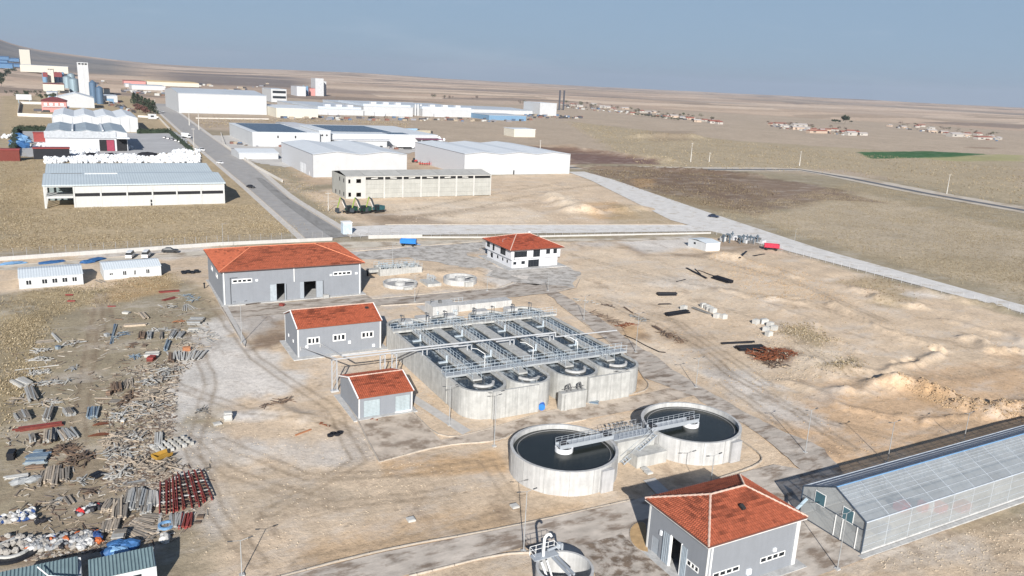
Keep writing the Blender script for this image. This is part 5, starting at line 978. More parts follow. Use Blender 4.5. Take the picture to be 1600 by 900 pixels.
# far factories: (name, label, A, bx, top, far, roof, n, rise, wall, roofmat)
blue = mat('blue_cladding', (.08, .17, .30), .6, var=.08); lblue = mat('light_blue_cladding', (.15, .26, .38), .6, var=.08); pink = mat('pink_render', (.50, .24, .22), .8, var=.08); maroon = mat('maroon_roof', (.19, .05, .05), .8, var=.1); fgrey = mat('factory_roof', (.45, .49, .53), .6, var=.06, vs=.03)
yell = mat('ochre_roof', (.62, .47, .25), .8, var=.06)
FAR = [('warehouse', 'very large white warehouse beside the road with a broad pale roof', (280, 177.5), 417, 145, 133.5, 'side', 1, 4, wwall, fgrey),
 ('factory_block', 'cream-white low block with a small door left of the long factory', (432, 184), 497, 169, 163, 'flat', 1, 1, cream, wroof),
 ('long_factory', 'long white factory front right of the cream block', (497, 180), 568, 170, 151, 'flat', 1, 1, wwall, fgrey),
 ('long_factory', 'white factory section with tall plain wall left of three slim silos', (568, 181), 645, 166, 156, 'flat', 1, 1, wwall, fgrey),
 ('long_factory', 'white factory section directly right of the three slim silos', (660, 182), 740, 170, 158, 'flat', 1, 1, wwall, wroof),
 ('long_factory', 'rearmost long low factory roof stretching towards the chimneys', (690, 176), 832, 169, 162, 'side', 1, 2, wwall, fgrey),
 ('blue_shed', 'blue walled shed at the right end of the long factory', (764, 188), 822, 180, 176, 'flat', 1, 1, lblue, fgrey),
 ('boiler_house', 'white boiler house standing beside two dark chimneys', (843, 181), 869, 161, 158, 'flat', 1, 1, wwall, wroof),
 ('factory_roof_block', 'blue banded office block above the factory roof', (424, 160), 448, 139, 137, 'flat', 1, 1, wwall, fgrey),
 ('mill_block', 'grey block with small silos left of the white mill tower', (464, 150), 478, 135, 133, 'flat', 1, 1, gclad, fgrey),
 ('site_hut', 'small cream block alone on the bare ground above the right warehouse', (803, 214), 836, 202, 199.5, 'flat', 1, 1, cream, wroof),
 ('small_house', 'low white house with pale hipped roof at the roadside', (374, 249), 435, 239, 232, 'side', 1, 1.5, wwall, wroof),
 ('tan_depot', 'long cream depot with ochre roof on the skyline plain', (230, 133.5), 311, 127, 122.5, 'side', 1, 1, cream, yell),
 ('pink_depot', 'pink walled depot left of the long cream depot', (194, 131.5), 228, 126, 124, 'flat', 1, 1, pink, maroon),
 ('white_depot', 'long low white depot in front of the cream one', (206, 140), 259, 133, 131, 'flat', 1, 1, wwall, fgrey),
 ('white_depot', 'small white depot annex at the left of the long low white one', (196, 136), 206, 131, 130, 'flat', 1, 1, wwall, fgrey),
 ('far_hall', 'far left long white hall below the tall windowless tower', (32, 112), 107, 101, 98, 'flat', 1, 1, cream, fgrey),
 ('far_tower', 'tall windowless white tower at the far left', (32, 101.5), 48.5, 77, 76, 'flat', 1, 1, cream, wroof),
 ('grain_mill', 'cream mill base with red line under the blue silos', (68, 144), 101, 131, 128, 'flat', 1, 1, cream, maroon),
 ('lift_tower', 'narrow cream lift tower between blue silos', (75.5, 129), 85, 107.5, 107, 'flat', 1, 1, cream, cream),
 ('lift_tower', 'tall white elevator tower with dark openings at its top', (124.5, 150), 141.5, 97.5, 97, 'flat', 1, 1, wwall, wroof),
 ('blue_hut', 'low building with blue doors among the trees', (73, 153), 90, 144, 142, 'flat', 1, 1, wwall, fgrey),
 ('gabled_shed', 'white shed with one steep gable in front of the elevator tower', (91, 168), 148, 152, 143, 'front', 1, 5.5, wwall, wroof),
 ('corner_shop', 'white building with blue doorway right of the steel silos', (163, 160), 184, 150, 145, 'flat', 1, 1, wwall, wroof),
 ('brown_house', 'small brown roofed house behind the white one with blue doorway', (163, 147), 172, 139, 136, 'flat', 1, 1, cream, mat('brown_roof', (.3, .17, .1), .9)),
 ('warehouse', 'white warehouse with scalloped roof edge and tall wall panels', (83, 205), 216.5, 182, 168.5, 'front', 4, 2.2, wwall, wroof),
 ('metal_shed', 'grey fronted warehouse with glassy ribbed roof and maroon door', (72.5, 236), 200.5, 206, 190.5, 'front', 3, 1.6, gclad, mat('glassy_roof', (.30, .34, .36), .3, var=.2, vs=.15, ribs=(1, 2.5, .6))),
 ('mill_tower', 'white mill tower with a lower shoulder on the plain', (493, 150), 506, 122.5, 122, 'flat', 1, 1, wwall, wroof), ('mill_tower', 'lower shoulder block of the white mill tower', (506, 150), 510, 127.5, 127, 'flat', 1, 1, wwall, wroof),
 ('red_block', 'dull red processing block beside the mill tower', (484, 149.5), 493, 138, 137, 'flat', 1, 1, pink, maroon)]
for i, (nm, lab, A, bx, top, fy, rf, n, rise, wm, rm) in enumerate(FAR):
    f = fit(A[0], A[1], bx, top, fy); f = f[:4]+(min(f[4], max(60, f[3]*(4 if 'factory' in nm else 1.6))),)+f[5:]
    t, L_, D, h = warehouse(nm, lab, f, 'tower' if 'tower' in nm else ('house' if 'house' in nm else 'industrial building'), rf, n, rise, wm, rm, panels=0, edge=False)
    if nm == 'metal_shed':
        part('eave_band', MB().box(-.4, L_*.86, -.7, -.1, h-3.6, h+.6), mat('band_grey', (.42, .44, .46), .5), t); part('door', MB().box(L_*.645, L_*.83, -.25, 0, 0, h*.62), dark, t)
        part('door_leaf', MB().box(L_*.735, L_*.83, -.7, -.3, .1, h*.6), mat('maroon_door', (.25, .04, .07), .6), t); part('canopy', MB().box(L_*.86, L_*1.02, -8, 6, h*.72, h*.78), wroof, t); part('canopy_wall', MB().box(L_*.86, L_*.99, -.2, 0, 0, h*.7), dark, t)
        for a in (.33, .7): part('roof_valley', MB().box(L_*a-.5, L_*a+.5, 0, D*.9, h+.9, h+1.6), wroof, t)
    if nm == 'warehouse' and i > 5:
        for k in range(9): part('pilaster', MB().box(L_*k/9, L_*k/9+.5, -.35, -.05, 0, h), wwall, t)
    if nm == 'warehouse' and i == 0:
        for k in range(5): part('panel_joint', MB().box(L_*(k+1)/5.6, L_*(k+1)/5.6+.5, -.2, -.02, 0, h), gclad, t)
    if nm == 'lift_tower':
        for a in (.12, .42, .7): part('opening', MB().box(L_*a, L_*(a+.2), -.3, 0, h*.94, h*.985), dark, t)
        part('rib', MB().box(L_*.45, L_*.5, -.4, 0, 0, h*.93), gclad, t)
    if nm == 'mill_tower' and L_ > 20:
        for k in range(4): part('zigzag', MB().ob((L_*.55, -.3, h*(.2+.17*k)), (L_*.4, .5, 2.0), 0, .6*(-1)**k), gclad, t)
    if nm == 'corner_shop': part('door', MB().box(L_*.15, L_*.7, -.3, 0, 0, h*.6), lblue, t)
    if nm == 'blue_hut': part('door', MB().box(L_*.2, L_*.85, -.3, 0, 0, h*.6), lblue, t)
    if nm == 'factory_roof_block':
        for z in (.3, .7): part('window', MB().box(L_*.1, L_*.95, -.4, 0, h*z, h*(z+.18)), glass, t)
    if nm == 'long_factory' and i in (2, 3, 4):
        part('roof_ridge', MB().box(L_*.02, L_*.98, 6, D*.6, h+.2, h+3.2), fgrey, t); part('loading_dock', MB().box(L_*.2, L_*.4, -6, 0, 0, h*.4), gclad, t)
        for k in range(3): part('roof_unit', MB().box(L_*(.2+.25*k), L_*(.2+.25*k)+8, 12, 20, h+3.2, h+6), gclad, t)
def silo(lab, px, py, top, wpx, m, group, cone=True, nm='silo'):
    x, y = G(px, py); zb = max(0, tz(x, y)) if math.hypot(x, y) > 900 else 0; h = ht(x, y, zb, top); r = wpx/2*math.hypot(x, y)/FOC
    t = thing(nm, lab, 'silo' if nm == 'silo' else 'chimney', (x, y, zb), group=group); part('shell', MB().cyl(0, 0, 0, h*(.88 if cone else 1), r, 20), m, t, smooth=False)
    if cone: part('cone_roof', MB().cyl(0, 0, h*.88, h, r*1.03, 20, r*.1), m, t)
steel = mat('silo_steel', (.26, .34, .38), .5, metal=.3, var=.1, streak=.1); dsteel = mat('blue_silo_steel', (.10, .16, .24), .5, metal=.2, var=.12, streak=.15)
for px, py, tp, w_, m, g, l in ((71, 129, 112, 6, lblue, 'blue silos at the mill', 'blue silo left of the cream lift tower'), (89, 129, 112, 5, lblue, 'blue silos at the mill', 'blue silo just right of the cream lift tower'), (94.5, 129, 112, 5, lblue, 'blue silos at the mill', 'middle blue silo right of the cream lift tower'), (99, 129, 112, 4, lblue, 'blue silos at the mill', 'rightmost slim blue silo right of the cream lift tower'),
    (106, 138, 118, 10, steel, 'grey steel silos', 'grey steel silo behind the mill base'), (116, 143, 121, 12, steel, 'grey steel silos', 'grey steel silo just left of the elevator tower'), (112, 128, 114, 9, steel, 'grey steel silos', 'rear small grey steel silo'),
    (147, 161, 125, 9, dsteel, 'dark blue steel silos', 'dark blue silo touching the elevator tower'), (157, 163, 134, 9, dsteel, 'dark blue steel silos', 'rightmost dark blue steel silo'), (474.5, 150, 133, 5, steel, 'small silos at the mill tower', 'pale small silo at the mill block'), (480, 150, 134, 4, lblue, 'small silos at the mill tower', 'bluish small silo beside the red block')):
    silo(l, px, py, tp, w_, m, g)
for px, l in ((649, 'left slim white silo of the three before the long factory'), (653, 'middle slim white silo of the three before the long factory'), (657.5, 'right slim white silo of the three before the long factory')): silo(l, px, 181, 162, 3.2, wwall, 'slim white silos')
for px, l in ((873.5, 'left dark chimney by the boiler house'), (880, 'right dark chimney by the boiler house')): silo(l, px, 172, 141, 2.6, mat('chimney_dark', (.06, .065, .08), .7), 'dark chimneys', False, 'chimney')
for px, py, bx, tp, l in ((68, 120, 75.5, 113, 'maroon gabled head house left of the lift tower'), (85.5, 120, 98, 112.5, 'maroon gabled head house right of the lift tower')):
    x, y = G(px, 130); zb = max(0, tz(x, y)); L_ = solve(lambda q: P(x+q, y, zb)[0]-bx, 1, 900); z0 = ht(x, y, zb, py); z1 = ht(x, y, zb, tp)
    solo('head_house', MB().box(0, L_, -4, 14, z0, z1), maroon, l, 'building', (x, y, zb))
# far blue sheds, left edge
for i, (px, py, bx, tp) in enumerate(((-12, 100, 12, 94), (-6, 106, 20, 99), (8, 96, 30, 91), (-10, 93, 14, 88), (12, 104, 31, 100))):
    f = fit(px, py, bx, tp, tp-3); warehouse('blue_roofed_shed', ['front left blue-roofed shed cut by the left edge', 'nearest wide blue-roofed shed at the left edge', 'rear right blue-roofed shed near the tall tower', 'farthest blue-roofed shed at the left edge', 'small blue-roofed shed at the foot of the tall tower'][i], f[:4]+(60, f[5]), 'shed', 'side', 1, 4, blue, mat('bright_blue_roof', (.05, .13, .26), .5), edge=False, group='blue sheds at the far left')
# pink house
f = fit(66, 176, 105, 158, 152); x, y, zb, L_, D, h = f; t = thing('pink_house', 'pink two storey house with maroon hipped roof inside a walled yard', 'house', (x, y, zb)); D = min(D, 40)
part('wall', MB().box(0, L_, 0, D, 0, h), pink, t)
hh = MB(); o = 1; hh.poly((-o, -o, h), (L_+o, -o, h), (L_*.65, D/2, h+4), (L_*.35, D/2, h+4)); hh.poly((L_+o, D+o, h), (-o, D+o, h), (L_*.35, D/2, h+4), (L_*.65, D/2, h+4)); hh.poly((L_+o, -o, h), (L_+o, D+o, h), (L_*.65, D/2, h+4)); hh.poly((-o, D+o, h), (-o, -o, h), (L_*.35, D/2, h+4)); part('roof', hh, maroon, t)
part('balcony', MB().box(1, L_-1, -1.2, -.02, h*.48, h*.56), wwall, t)
for k in range(4): part('window', MB().box(L_*(.1+.22*k), L_*(.1+.22*k)+L_*.12, -.15, 0, h*.62, h*.85), frame_w, t)
def wallrun(label, P_, h, m, cat='wall', name='boundary_wall', th=.4):
    x0, y0 = P_[0]; t = MB()
    for (ax, ay), (bx, by) in zip(P_, P_[1:]):
        L_ = math.dist((ax, ay), (bx, by)); t.ob(((ax+bx)/2-x0, (ay+by)/2-y0, h/2), (L_+th*.5, th, h), math.atan2(by-ay, bx-ax))
    return solo(name, t, m, label, cat, (x0, y0, 0))
yw = mat('yard_wall', (.60, .57, .52), .9, var=.08)
wallrun('pale wall round the yard of the pink house', [G(66, 164), G(31, 163), G(28, 182), G(82, 184)], 3, yw)
wallrun('pale wall along the plot by the roadside kiosk', [G(216, 184), G(248, 185), G(265, 203)], 2, yw); wallrun('low pale wall in front of the solar factory yard', [G(345, 209), G(352, 228), G(400, 262), G(441, 285)], 1.4, yw); wallrun('long low wall across the field by the big white warehouse', [G(306, 186.5), G(420, 187)], 1.2, yw)
x, y = G(46, 162); t = thing('billboard', 'white billboard at the field edge near the pink house', 'billboard', (x, y, 0)); part('board', MB().box(-14, 3, -.3, .3, 4, 11), wwall, t); part('post', MB().box(-12, -11.3, -.2, .2, 0, 4), steel, t); part('post', MB().box(0, .7, -.2, .2, 0, 4), steel, t)
x, y = G(238, 186); t = thing('kiosk', 'white kiosk at the roadside bend by the trees', 'kiosk', (x, y, 0)); part('wall', MB().box(-4, 4, -2, 3, 0, 5), wwall, t); part('window', MB().box(-1.5, 1.5, -2.15, -2, 2, 3.6), glass, t)
struct('factory_yard', sheet([G(20, 245), G(30, 200), G(72, 204), G(205, 208), G(270, 205), G(292, 215), G(300, 236), G(180, 245)], .14, 3), mat('paved_yard', (.40, .40, .40), .9, var=.12, vs=.05))
struct('factory_yard', sheet([G(330, 212), G(352, 230), G(400, 255), G(445, 262), G(500, 240), G(640, 240), G(700, 222), G(650, 208)], .13, 3), mat('pale_yard', (.48, .46, .43), .9, var=.12, vs=.05))
# ------------------------------------------------------------- vegetation
def leaves(mb, c, r, n, s, hollow=.35):
    for _ in range(n):
        th = random.uniform(0, 2*pi); z = random.uniform(-1, 1); k = random.uniform(hollow, 1)**.6; q = math.sqrt(1-z*z)
        x, y, z_ = c[0]+r[0]*k*q*cos(th), c[1]+r[1]*k*q*sin(th), c[2]+r[2]*k*z
        a = [random.uniform(-s, s) for _ in range(9)]; mb.poly((x+a[0], y+a[1], z_+a[2]), (x+a[3], y+a[4], z_+a[5]), (x+a[6], y+a[7], z_+a[8]))
    return mb
green = mat('dark_foliage', (.035, .05, .03), .9, var=.4, vs=.4); ggreen = mat('grey_green_foliage', (.075, .085, .05), .9, var=.4, vs=.4); redb = mat('russet_foliage', (.12, .06, .05), .9, var=.3, vs=.4); bare = mat('bare_branches', (.15, .12, .10), .9, var=.3, vs=.4); bark = mat('bark', (.09, .07, .055), .9)
def tree(lab, px, py, top, wpx, m, group, conif=False, n=260):
    x, y = G(px, py); zb = max(0, tz(x, y)) if math.hypot(x, y) > 900 else 0; h = max(2.5, ht(x, y, zb, top)*1.15); r = wpx/2*math.hypot(x, y)/FOC
    t = thing('conifer' if conif else 'tree', lab, 'tree', (x, y, zb), group=group); tr = MB().cyl(0, 0, 0, h*.8, max(.2, h*.022), 6, .08)
    for k in range(4): a = random.uniform(0, 6.3); tr.tube((0, 0, h*.4), (cos(a)*r*.7, sin(a)*r*.7, h*.75), max(.1, h*.01), 4)
    part('trunk', tr, bark, t); c = MB()
    if conif:
        for k in range(7): f = k/7; leaves(c, (0, 0, h*(.15+.85*f)), (r*(1-f*.9), r*(1-f*.9), h*.09), n//7, h*.10)
    else:
        for k in range(6): a = random.uniform(0, 6.3); q = random.uniform(.2, .65); leaves(c, (r*q*cos(a), r*q*sin(a), h*random.uniform(.45, .82)), (r*.5, r*.5, h*.2), n//6, max(.35, h*.13))
    part('crown', c, m, t)
for i, (px, py, tp, w_, m, cf, l) in enumerate([(210, 163, 146, 12, green, True, 'tallest dark conifer at the left end of the roadside clump'), (216, 164, 148, 11, green, True, 'second dark conifer in the roadside clump'), (222, 170, 152, 12, green, True, 'slim conifer in the middle of the roadside clump'), (228, 174, 155, 13, green, True, 'conifer right of centre in the roadside clump'), (234, 177, 157, 14, green, True, 'broad conifer near the right of the roadside clump'), (240, 179, 159, 13, green, True, 'rightmost conifer of the roadside clump beside the road'),
    (218, 176, 165, 14, redb, False, 'russet bush below the roadside conifers'), (228, 180, 168, 14, redb, False, 'russet bush at the right of the roadside clump'), (212, 171, 162, 10, redb, False, 'small russet bush at the left of the clump'),
    (4, 125, 113, 10, green, False, 'dark tree at the left edge by blue sheds'), (12, 118, 109, 9, green, False, 'dark tree beside the left edge one'), (2, 135, 122, 9, green, False, 'nearer dark tree at the left edge'), (22, 113, 106, 8, green, False, 'dark tree below the tall far tower')]):
    tree(l, px, py, tp, w_, m, 'trees of the industrial estate', cf)
for k in range(13): px = random.uniform(20, 92); tree('small dark tree in the row behind the pink house', px, random.uniform(150, 158), random.uniform(143, 148), random.uniform(5, 8), random.choice((green, ggreen)), 'tree row behind the pink house', k % 3 == 0, 140)
for k in range(10): px = 10+k*9+random.uniform(-3, 3); tree('tiny dark tree in the hedgerow across the left field', px, 147, 141.5, 6, green, 'hedgerow across the left field', False, 80)
tree('pale olive tree left of the pink house', 33, 158, 146, 18, ggreen, 'trees of the industrial estate')
def hedge(lab, A, B, wd, h, n):
    (ax, ay), (bx, by) = A, B; L_ = math.dist(A, B); a = math.atan2(by-ay, bx-ax); c = MB()
    for _ in range(n):
        u, v, z = random.uniform(0, L_), random.uniform(-wd, wd), random.uniform(.1, h); s = .7; q = [random.uniform(-s, s) for _ in range(9)]
        c.poly((u+q[0], v+q[1], z+q[2]), (u+q[3], v+q[4], z+q[5]), (u+q[6], v+q[7], z+q[8]))
    t = thing('hedge', lab, 'hedge', (ax, ay, 0), a); part('foliage', c, green, t); part('stems', MB().box(0, L_, -wd*.6, wd*.6, 0, h*.8), green, t)
hedge('dark clipped hedge along the back of the yard of blue tarps', G(27, 205), G(72, 205), 2, 4.5, 900); hedge('dark clipped hedge down the left side of the yard', G(25, 205), G(20, 245), 2, 4, 900); hedge('dark hedge at the back of the car park', G(215, 209), G(264, 208), 1.5, 4, 700); hedge('dark roadside hedge beside the car park', G(264, 207), G(300, 238), 1.5, 3, 900)
# villages
vw = mat('village_white', (.40, .375, .34), .9, var=.1); vt = mat('village_tan', (.42, .33, .26), .9, var=.1); vr = mat('village_roof_red', (.26, .10, .075), .9, var=.15); vg = mat('village_roof_grey', (.40, .37, .35), .8, var=.1)
def vhouse(px, py, L_, D, h, wm, rm, lab, group, rz):
    x, y = G(px, py); zb = tz(x, y)-.2 if math.hypot(x, y) > 900 else 0; t = thing('village_house', lab, 'house', (x, y, zb), rz, group); part('wall', MB().box(0, L_, 0, D, 0, h), wm, t)
    q = MB(); o = .5; r = D*.22; q.poly((-o, -o, h-.1), (L_+o, -o, h-.1), (L_+o, D/2, h+r), (-o, D/2, h+r)); q.poly((L_+o, D+o, h-.1), (-o, D+o, h-.1), (-o, D/2, h+r), (L_+o, D/2, h+r)); q.poly((-.01, 0, h-.1), (-.01, D/2, h+r), (-.01, D, h-.1)); q.poly((L_, 0, h-.1), (L_, D, h-.1), (L_, D/2, h+r)); part('roof', q, rm, t)
    part('window', MB().box(L_*.2, L_*.35, -.1, 0, h*.4, h*.75), glass, t)
rs = random.Random(3)
def vill(n, band, group, lab, big=1):
    for k in range(n):
        f = k/max(1, n-1); px = band[0]+(band[2]-band[0])*f+rs.uniform(-6, 6); py = band[1]+(band[3]-band[1])*f+rs.uniform(-band[4], band[4]); red = rs.random() < .5
        vhouse(px, py, rs.uniform(9, 24)*big, rs.uniform(7, 11)*big, rs.uniform(3, 4.5), rs.choice((vw, vw, vt)), vr if red else vg, ('red roofed' if red else 'pale roofed')+lab, group+(', red roofs' if red else ', pale roofs'), rs.uniform(-.5, .3))
vill(20, (880, 163, 1125, 192, 4), 'houses of the distant hillside village', ' low house in the distant village left of centre right'); vill(14, (1200, 195, 1345, 211, 3), 'houses of the nearer village', ' low house in the village above the green field', .9); vill(12, (1395, 196, 1560, 218, 4), 'houses of the right village', ' low house in the village near the right edge', .9)
for a in ((1212, 197, 28, 8, 5, vw, vr, 'long dark red roofed farm building at the left of the nearer village'), (1240, 199, 36, 9, 5, vw, vg, 'long white farm building in the village above the green field'), (1265, 208, 40, 8, 4, vt, vr, 'long red roofed barn on the front line of the village'), (1325, 212, 20, 9, 5, vw, vg, 'bluish grey barn at the right end of the same village'), (1488, 214, 30, 12, 5, vw, vg, 'white barn before a dark opening near the right edge'), (1528, 218, 40, 8, 4, vw, vr, 'long low pink roofed barn near the right edge'), (1452, 203, 20, 8, 5, vw, vw, 'bright white house between the two right villages')):
    vhouse(a[0], a[1], a[2], a[3], a[4], a[5], a[6], a[7], 'village barns', 0)
def vt_(n, band, lab, group, w0=5, m=None, hpx=(3, 6)):
    for k in range(n):
        f = rs.random(); px = band[0]+(band[2]-band[0])*f; py = band[1]+(band[3]-band[1])*f+rs.uniform(-band[4], band[4]); tree(lab, px, py, py-rs.uniform(*hpx), w0+rs.uniform(0, 4), m or rs.choice((bare, bare, ggreen)), group, False, 90)
vt_(44, (870, 162, 1125, 190, 3), 'bare winter tree among the houses of the distant village', 'trees of the distant village'); vt_(26, (1200, 194, 1340, 206, 2), 'bare winter tree in the village above the green field', 'trees of the nearer village'); vt_(26, (1400, 196, 1560, 212, 2), 'bare winter tree in the village near the right edge', 'trees of the right village')
vt_(9, (665, 152, 745, 156, 1), 'bare tree on the slope behind the long factory', 'trees behind the long factory'); vt_(9, (812, 162, 842, 166, 1), 'bare tree left of the boiler house', 'trees by the boiler house')
for k in range(14): px = 992+k*5.2; tree('dark evergreen in the planted row below the distant village', px, 181+k*.62, 181+k*.62-4.5, 6.5, green, 'evergreen row below the distant village', False, 110)
for px, py, tp, w_, l in ((1305, 193, 187, 7, 'small dark conifer left of the big round tree'), (1301, 192, 186, 6, 'leftmost conifer of the dark trees above the village'), (1310, 193, 188, 6, 'low conifer touching the big round tree'), (1320, 194, 181, 13, 'big dark round tree standing above the village'), (1330, 193, 189, 7, 'olive tree right of the big round tree')): tree(l, px, py, tp, w_, green, 'dark trees above the village', False, 300)
# ------------------------------------------------------------- boundary wall and fences
def fence(lab, P_, wallh, wm, postm, h=2.2, step=3.2):
    x0, y0 = P_[0]; t = thing('mesh_fence', lab, 'fence', (x0, y0, 0)); pm = None
    for (ax, ay), (bx, by) in zip(P_, P_[1:]):
        L_ = math.dist((ax, ay), (bx, by)); a = math.atan2(by-ay, bx-ax)
        if wallh: part('wall', MB().ob(((ax+bx)/2-x0, (ay+by)/2-y0, wallh/2), (L_+.1, .35, wallh), a), wm, t)
        w_ = MB()
        for z in (.3, .9, 1.5, h-.1): w_.tube((ax-x0, ay-y0, wallh+z), (bx-x0, by-y0, wallh+z), .018, 3)
        n = int(L_/.8)
        for i in range(n): f = i/n; w_.tube((ax-x0+(bx-ax)*f, ay-y0+(by-ay)*f, wallh), (ax-x0+(bx-ax)*f, ay-y0+(by-ay)*f, wallh+h), .010, 3)
        part('wire_mesh', w_, postm, t)
        n = max(1, int(L_/step))
        for i in range(n):
            f = i/n
            if pm is None: pm = MB().cyl(0, 0, 0, h, .06, 6).mesh('post', postm)
            o = link('post', pm, t, (ax-x0+(bx-ax)*f, ay-y0+(by-ay)*f, wallh))
wf = mat('wall_plaster', (.47, .46, .44), .9, var=.06, vs=.4, streak=.1); pst = mat('fence_post', (.30, .30, .30), .6)
fence('white plastered boundary wall with mesh fence left of the gate', [(-62, 253), (-22.7, 256.2), (35.7, 261.7), (72.6, 260.8)], 1.15, wf, pst)
fence('white plastered boundary wall with mesh fence right of the gate', [(85.4, 260.8), (104, 257.4)], 1.3, wf, pst); fence('low pale boundary wall with mesh fence along the cross road', [(104, 257.3), (126.6, 251.4), (205.4, 239.2), (220, 236.8)], .6, wf, pst)
fence('mesh fence along the pale gravel road on the right', [(220, 236.8), (222.4, 198), (223, 156), (224, 110)], 0, wf, mat('fence_post_pale', (.45, .45, .45), .6))
fence('grey mesh fence in front of the booth by the gate', [(79.5, 262.3), (100, 259.5)], 0, wf, pst, 2.0)
# ------------------------------------------------------------- lamp posts and poles
lampm = mat('lamp_steel', (.36, .37, .37), .5, metal=.2)
def lamp(px, py, top, lab, arms=2, dy=0):
    x, y = G(px, py); h = ht(x, y, 0, top); h = min(max(h, 4.5), 9); t = thing('lamp_post', lab, 'lamp post', (x, y, .02), group='lamp posts of the treatment plant')
    part('base', MB().box(-.28, .28, -.28, .28, 0, .2), concn, t); part('pole', MB().cyl(0, 0, .2, h, .075, 8, .045), lampm, t)
    for s in ((1, -1) if arms == 2 else (1,)):
        part('arm', MB().tube((0, 0, h-.05), (s*.85, 0, h+.12), .03, 5), lampm, t); part('lamp_head', MB().ob((s*1.1, 0, h+.14), (.55, .18, .07), 0, -.15*s), mat('lamp_head_dark', (.10, .10, .10), .5), t)
for a in ((818, 862, 768, 'lamp post in front of the left clarifier'), (772, 698, 606, 'lamp post at the front left corner of the basins'), (702, 665, 604, 'lamp post between the small shed and the basins'), (1106, 792, 712, 'double lamp post behind the red hipped roof'), (1258, 708, 641, 'lamp post right of the right clarifier'), (1386, 724, 660, 'lamp post beyond the greenhouse, middle of three'), (1505, 693, 646, 'lamp post beyond the greenhouse, rightmost'), (1308, 890, 802, 'lamp post in front of the greenhouse gable'),
    (1087, 606, 560, 'lamp post on the bare ground right of the basins'), (378, 536, 472, 'lamp post by the strip left of the grey halls'), (993, 551, 490, 'lamp post beside the scrap right of the basins'), (912, 500, 463, 'lamp post near the rubble right of the basins far corner'), (648, 472, 430, 'lamp post between low round tank and splitter box'), (761, 455, 432, 'short lamp post by the right low round tank'), (856, 455, 425, 'lamp post in front of the white house'), (968, 622, 580, 'lamp post at the right end wall of the basins'), (836, 640, 590, 'lamp post at the centre front wall of the basins'), (786, 362, 398, 'lamp')):
    if a[3] != 'lamp': lamp(*a)
lamp(784, 412, 374, 'lamp post touching the left corner of the white house', 1); lamp(378, 900, 866, 'lamp post at the bottom edge right of the teal sheds'); lamp(613, 430, 382, 'lamp post left of the grit channel', 1); lamp(349, 393, 350, 'lamp post at the boundary wall above the orange hipped roof', 1); lamp(1240, 388, 358, 'lamp post near the red trailer', 1)
up = mat('utility_pole', (.50, .48, .44), .8)
for px, py, tp, l in ((1079, 253, 223, 'pale utility pole left of the country road'), (1249, 259, 236, 'pale utility pole standing behind the country road'), (1479, 303, 272, 'pale utility pole by the road at the right'), (1108, 253, 238, 'faint pole in the field left'), (304, 245, 200, 'tall street lamp by the estate road'), (243, 178, 155, 'roadside lamp near the conifers'), (844, 232, 219, 'thin pole above the right warehouse'), (462, 245, 230, 'thin white pole by the solar factory'), (513, 330, 300, 'thin pole beside the green excavators'), (311, 203, 165, 'white pole in the field below the big warehouse'), (296, 196, 172, 'second white pole in the field below the big warehouse')):
    x, y = G(px, py); h = ht(x, y, 0, tp); t = thing('utility_pole', l, 'pole', (x, y, 0)); part('pole', MB().cyl(0, 0, 0, h, max(.15, math.hypot(x, y)*.0006), 6, .1), up, t); part('crossarm', MB().box(-1.1, 1.1, -.1, .1, h-.7, h-.5), up, t)
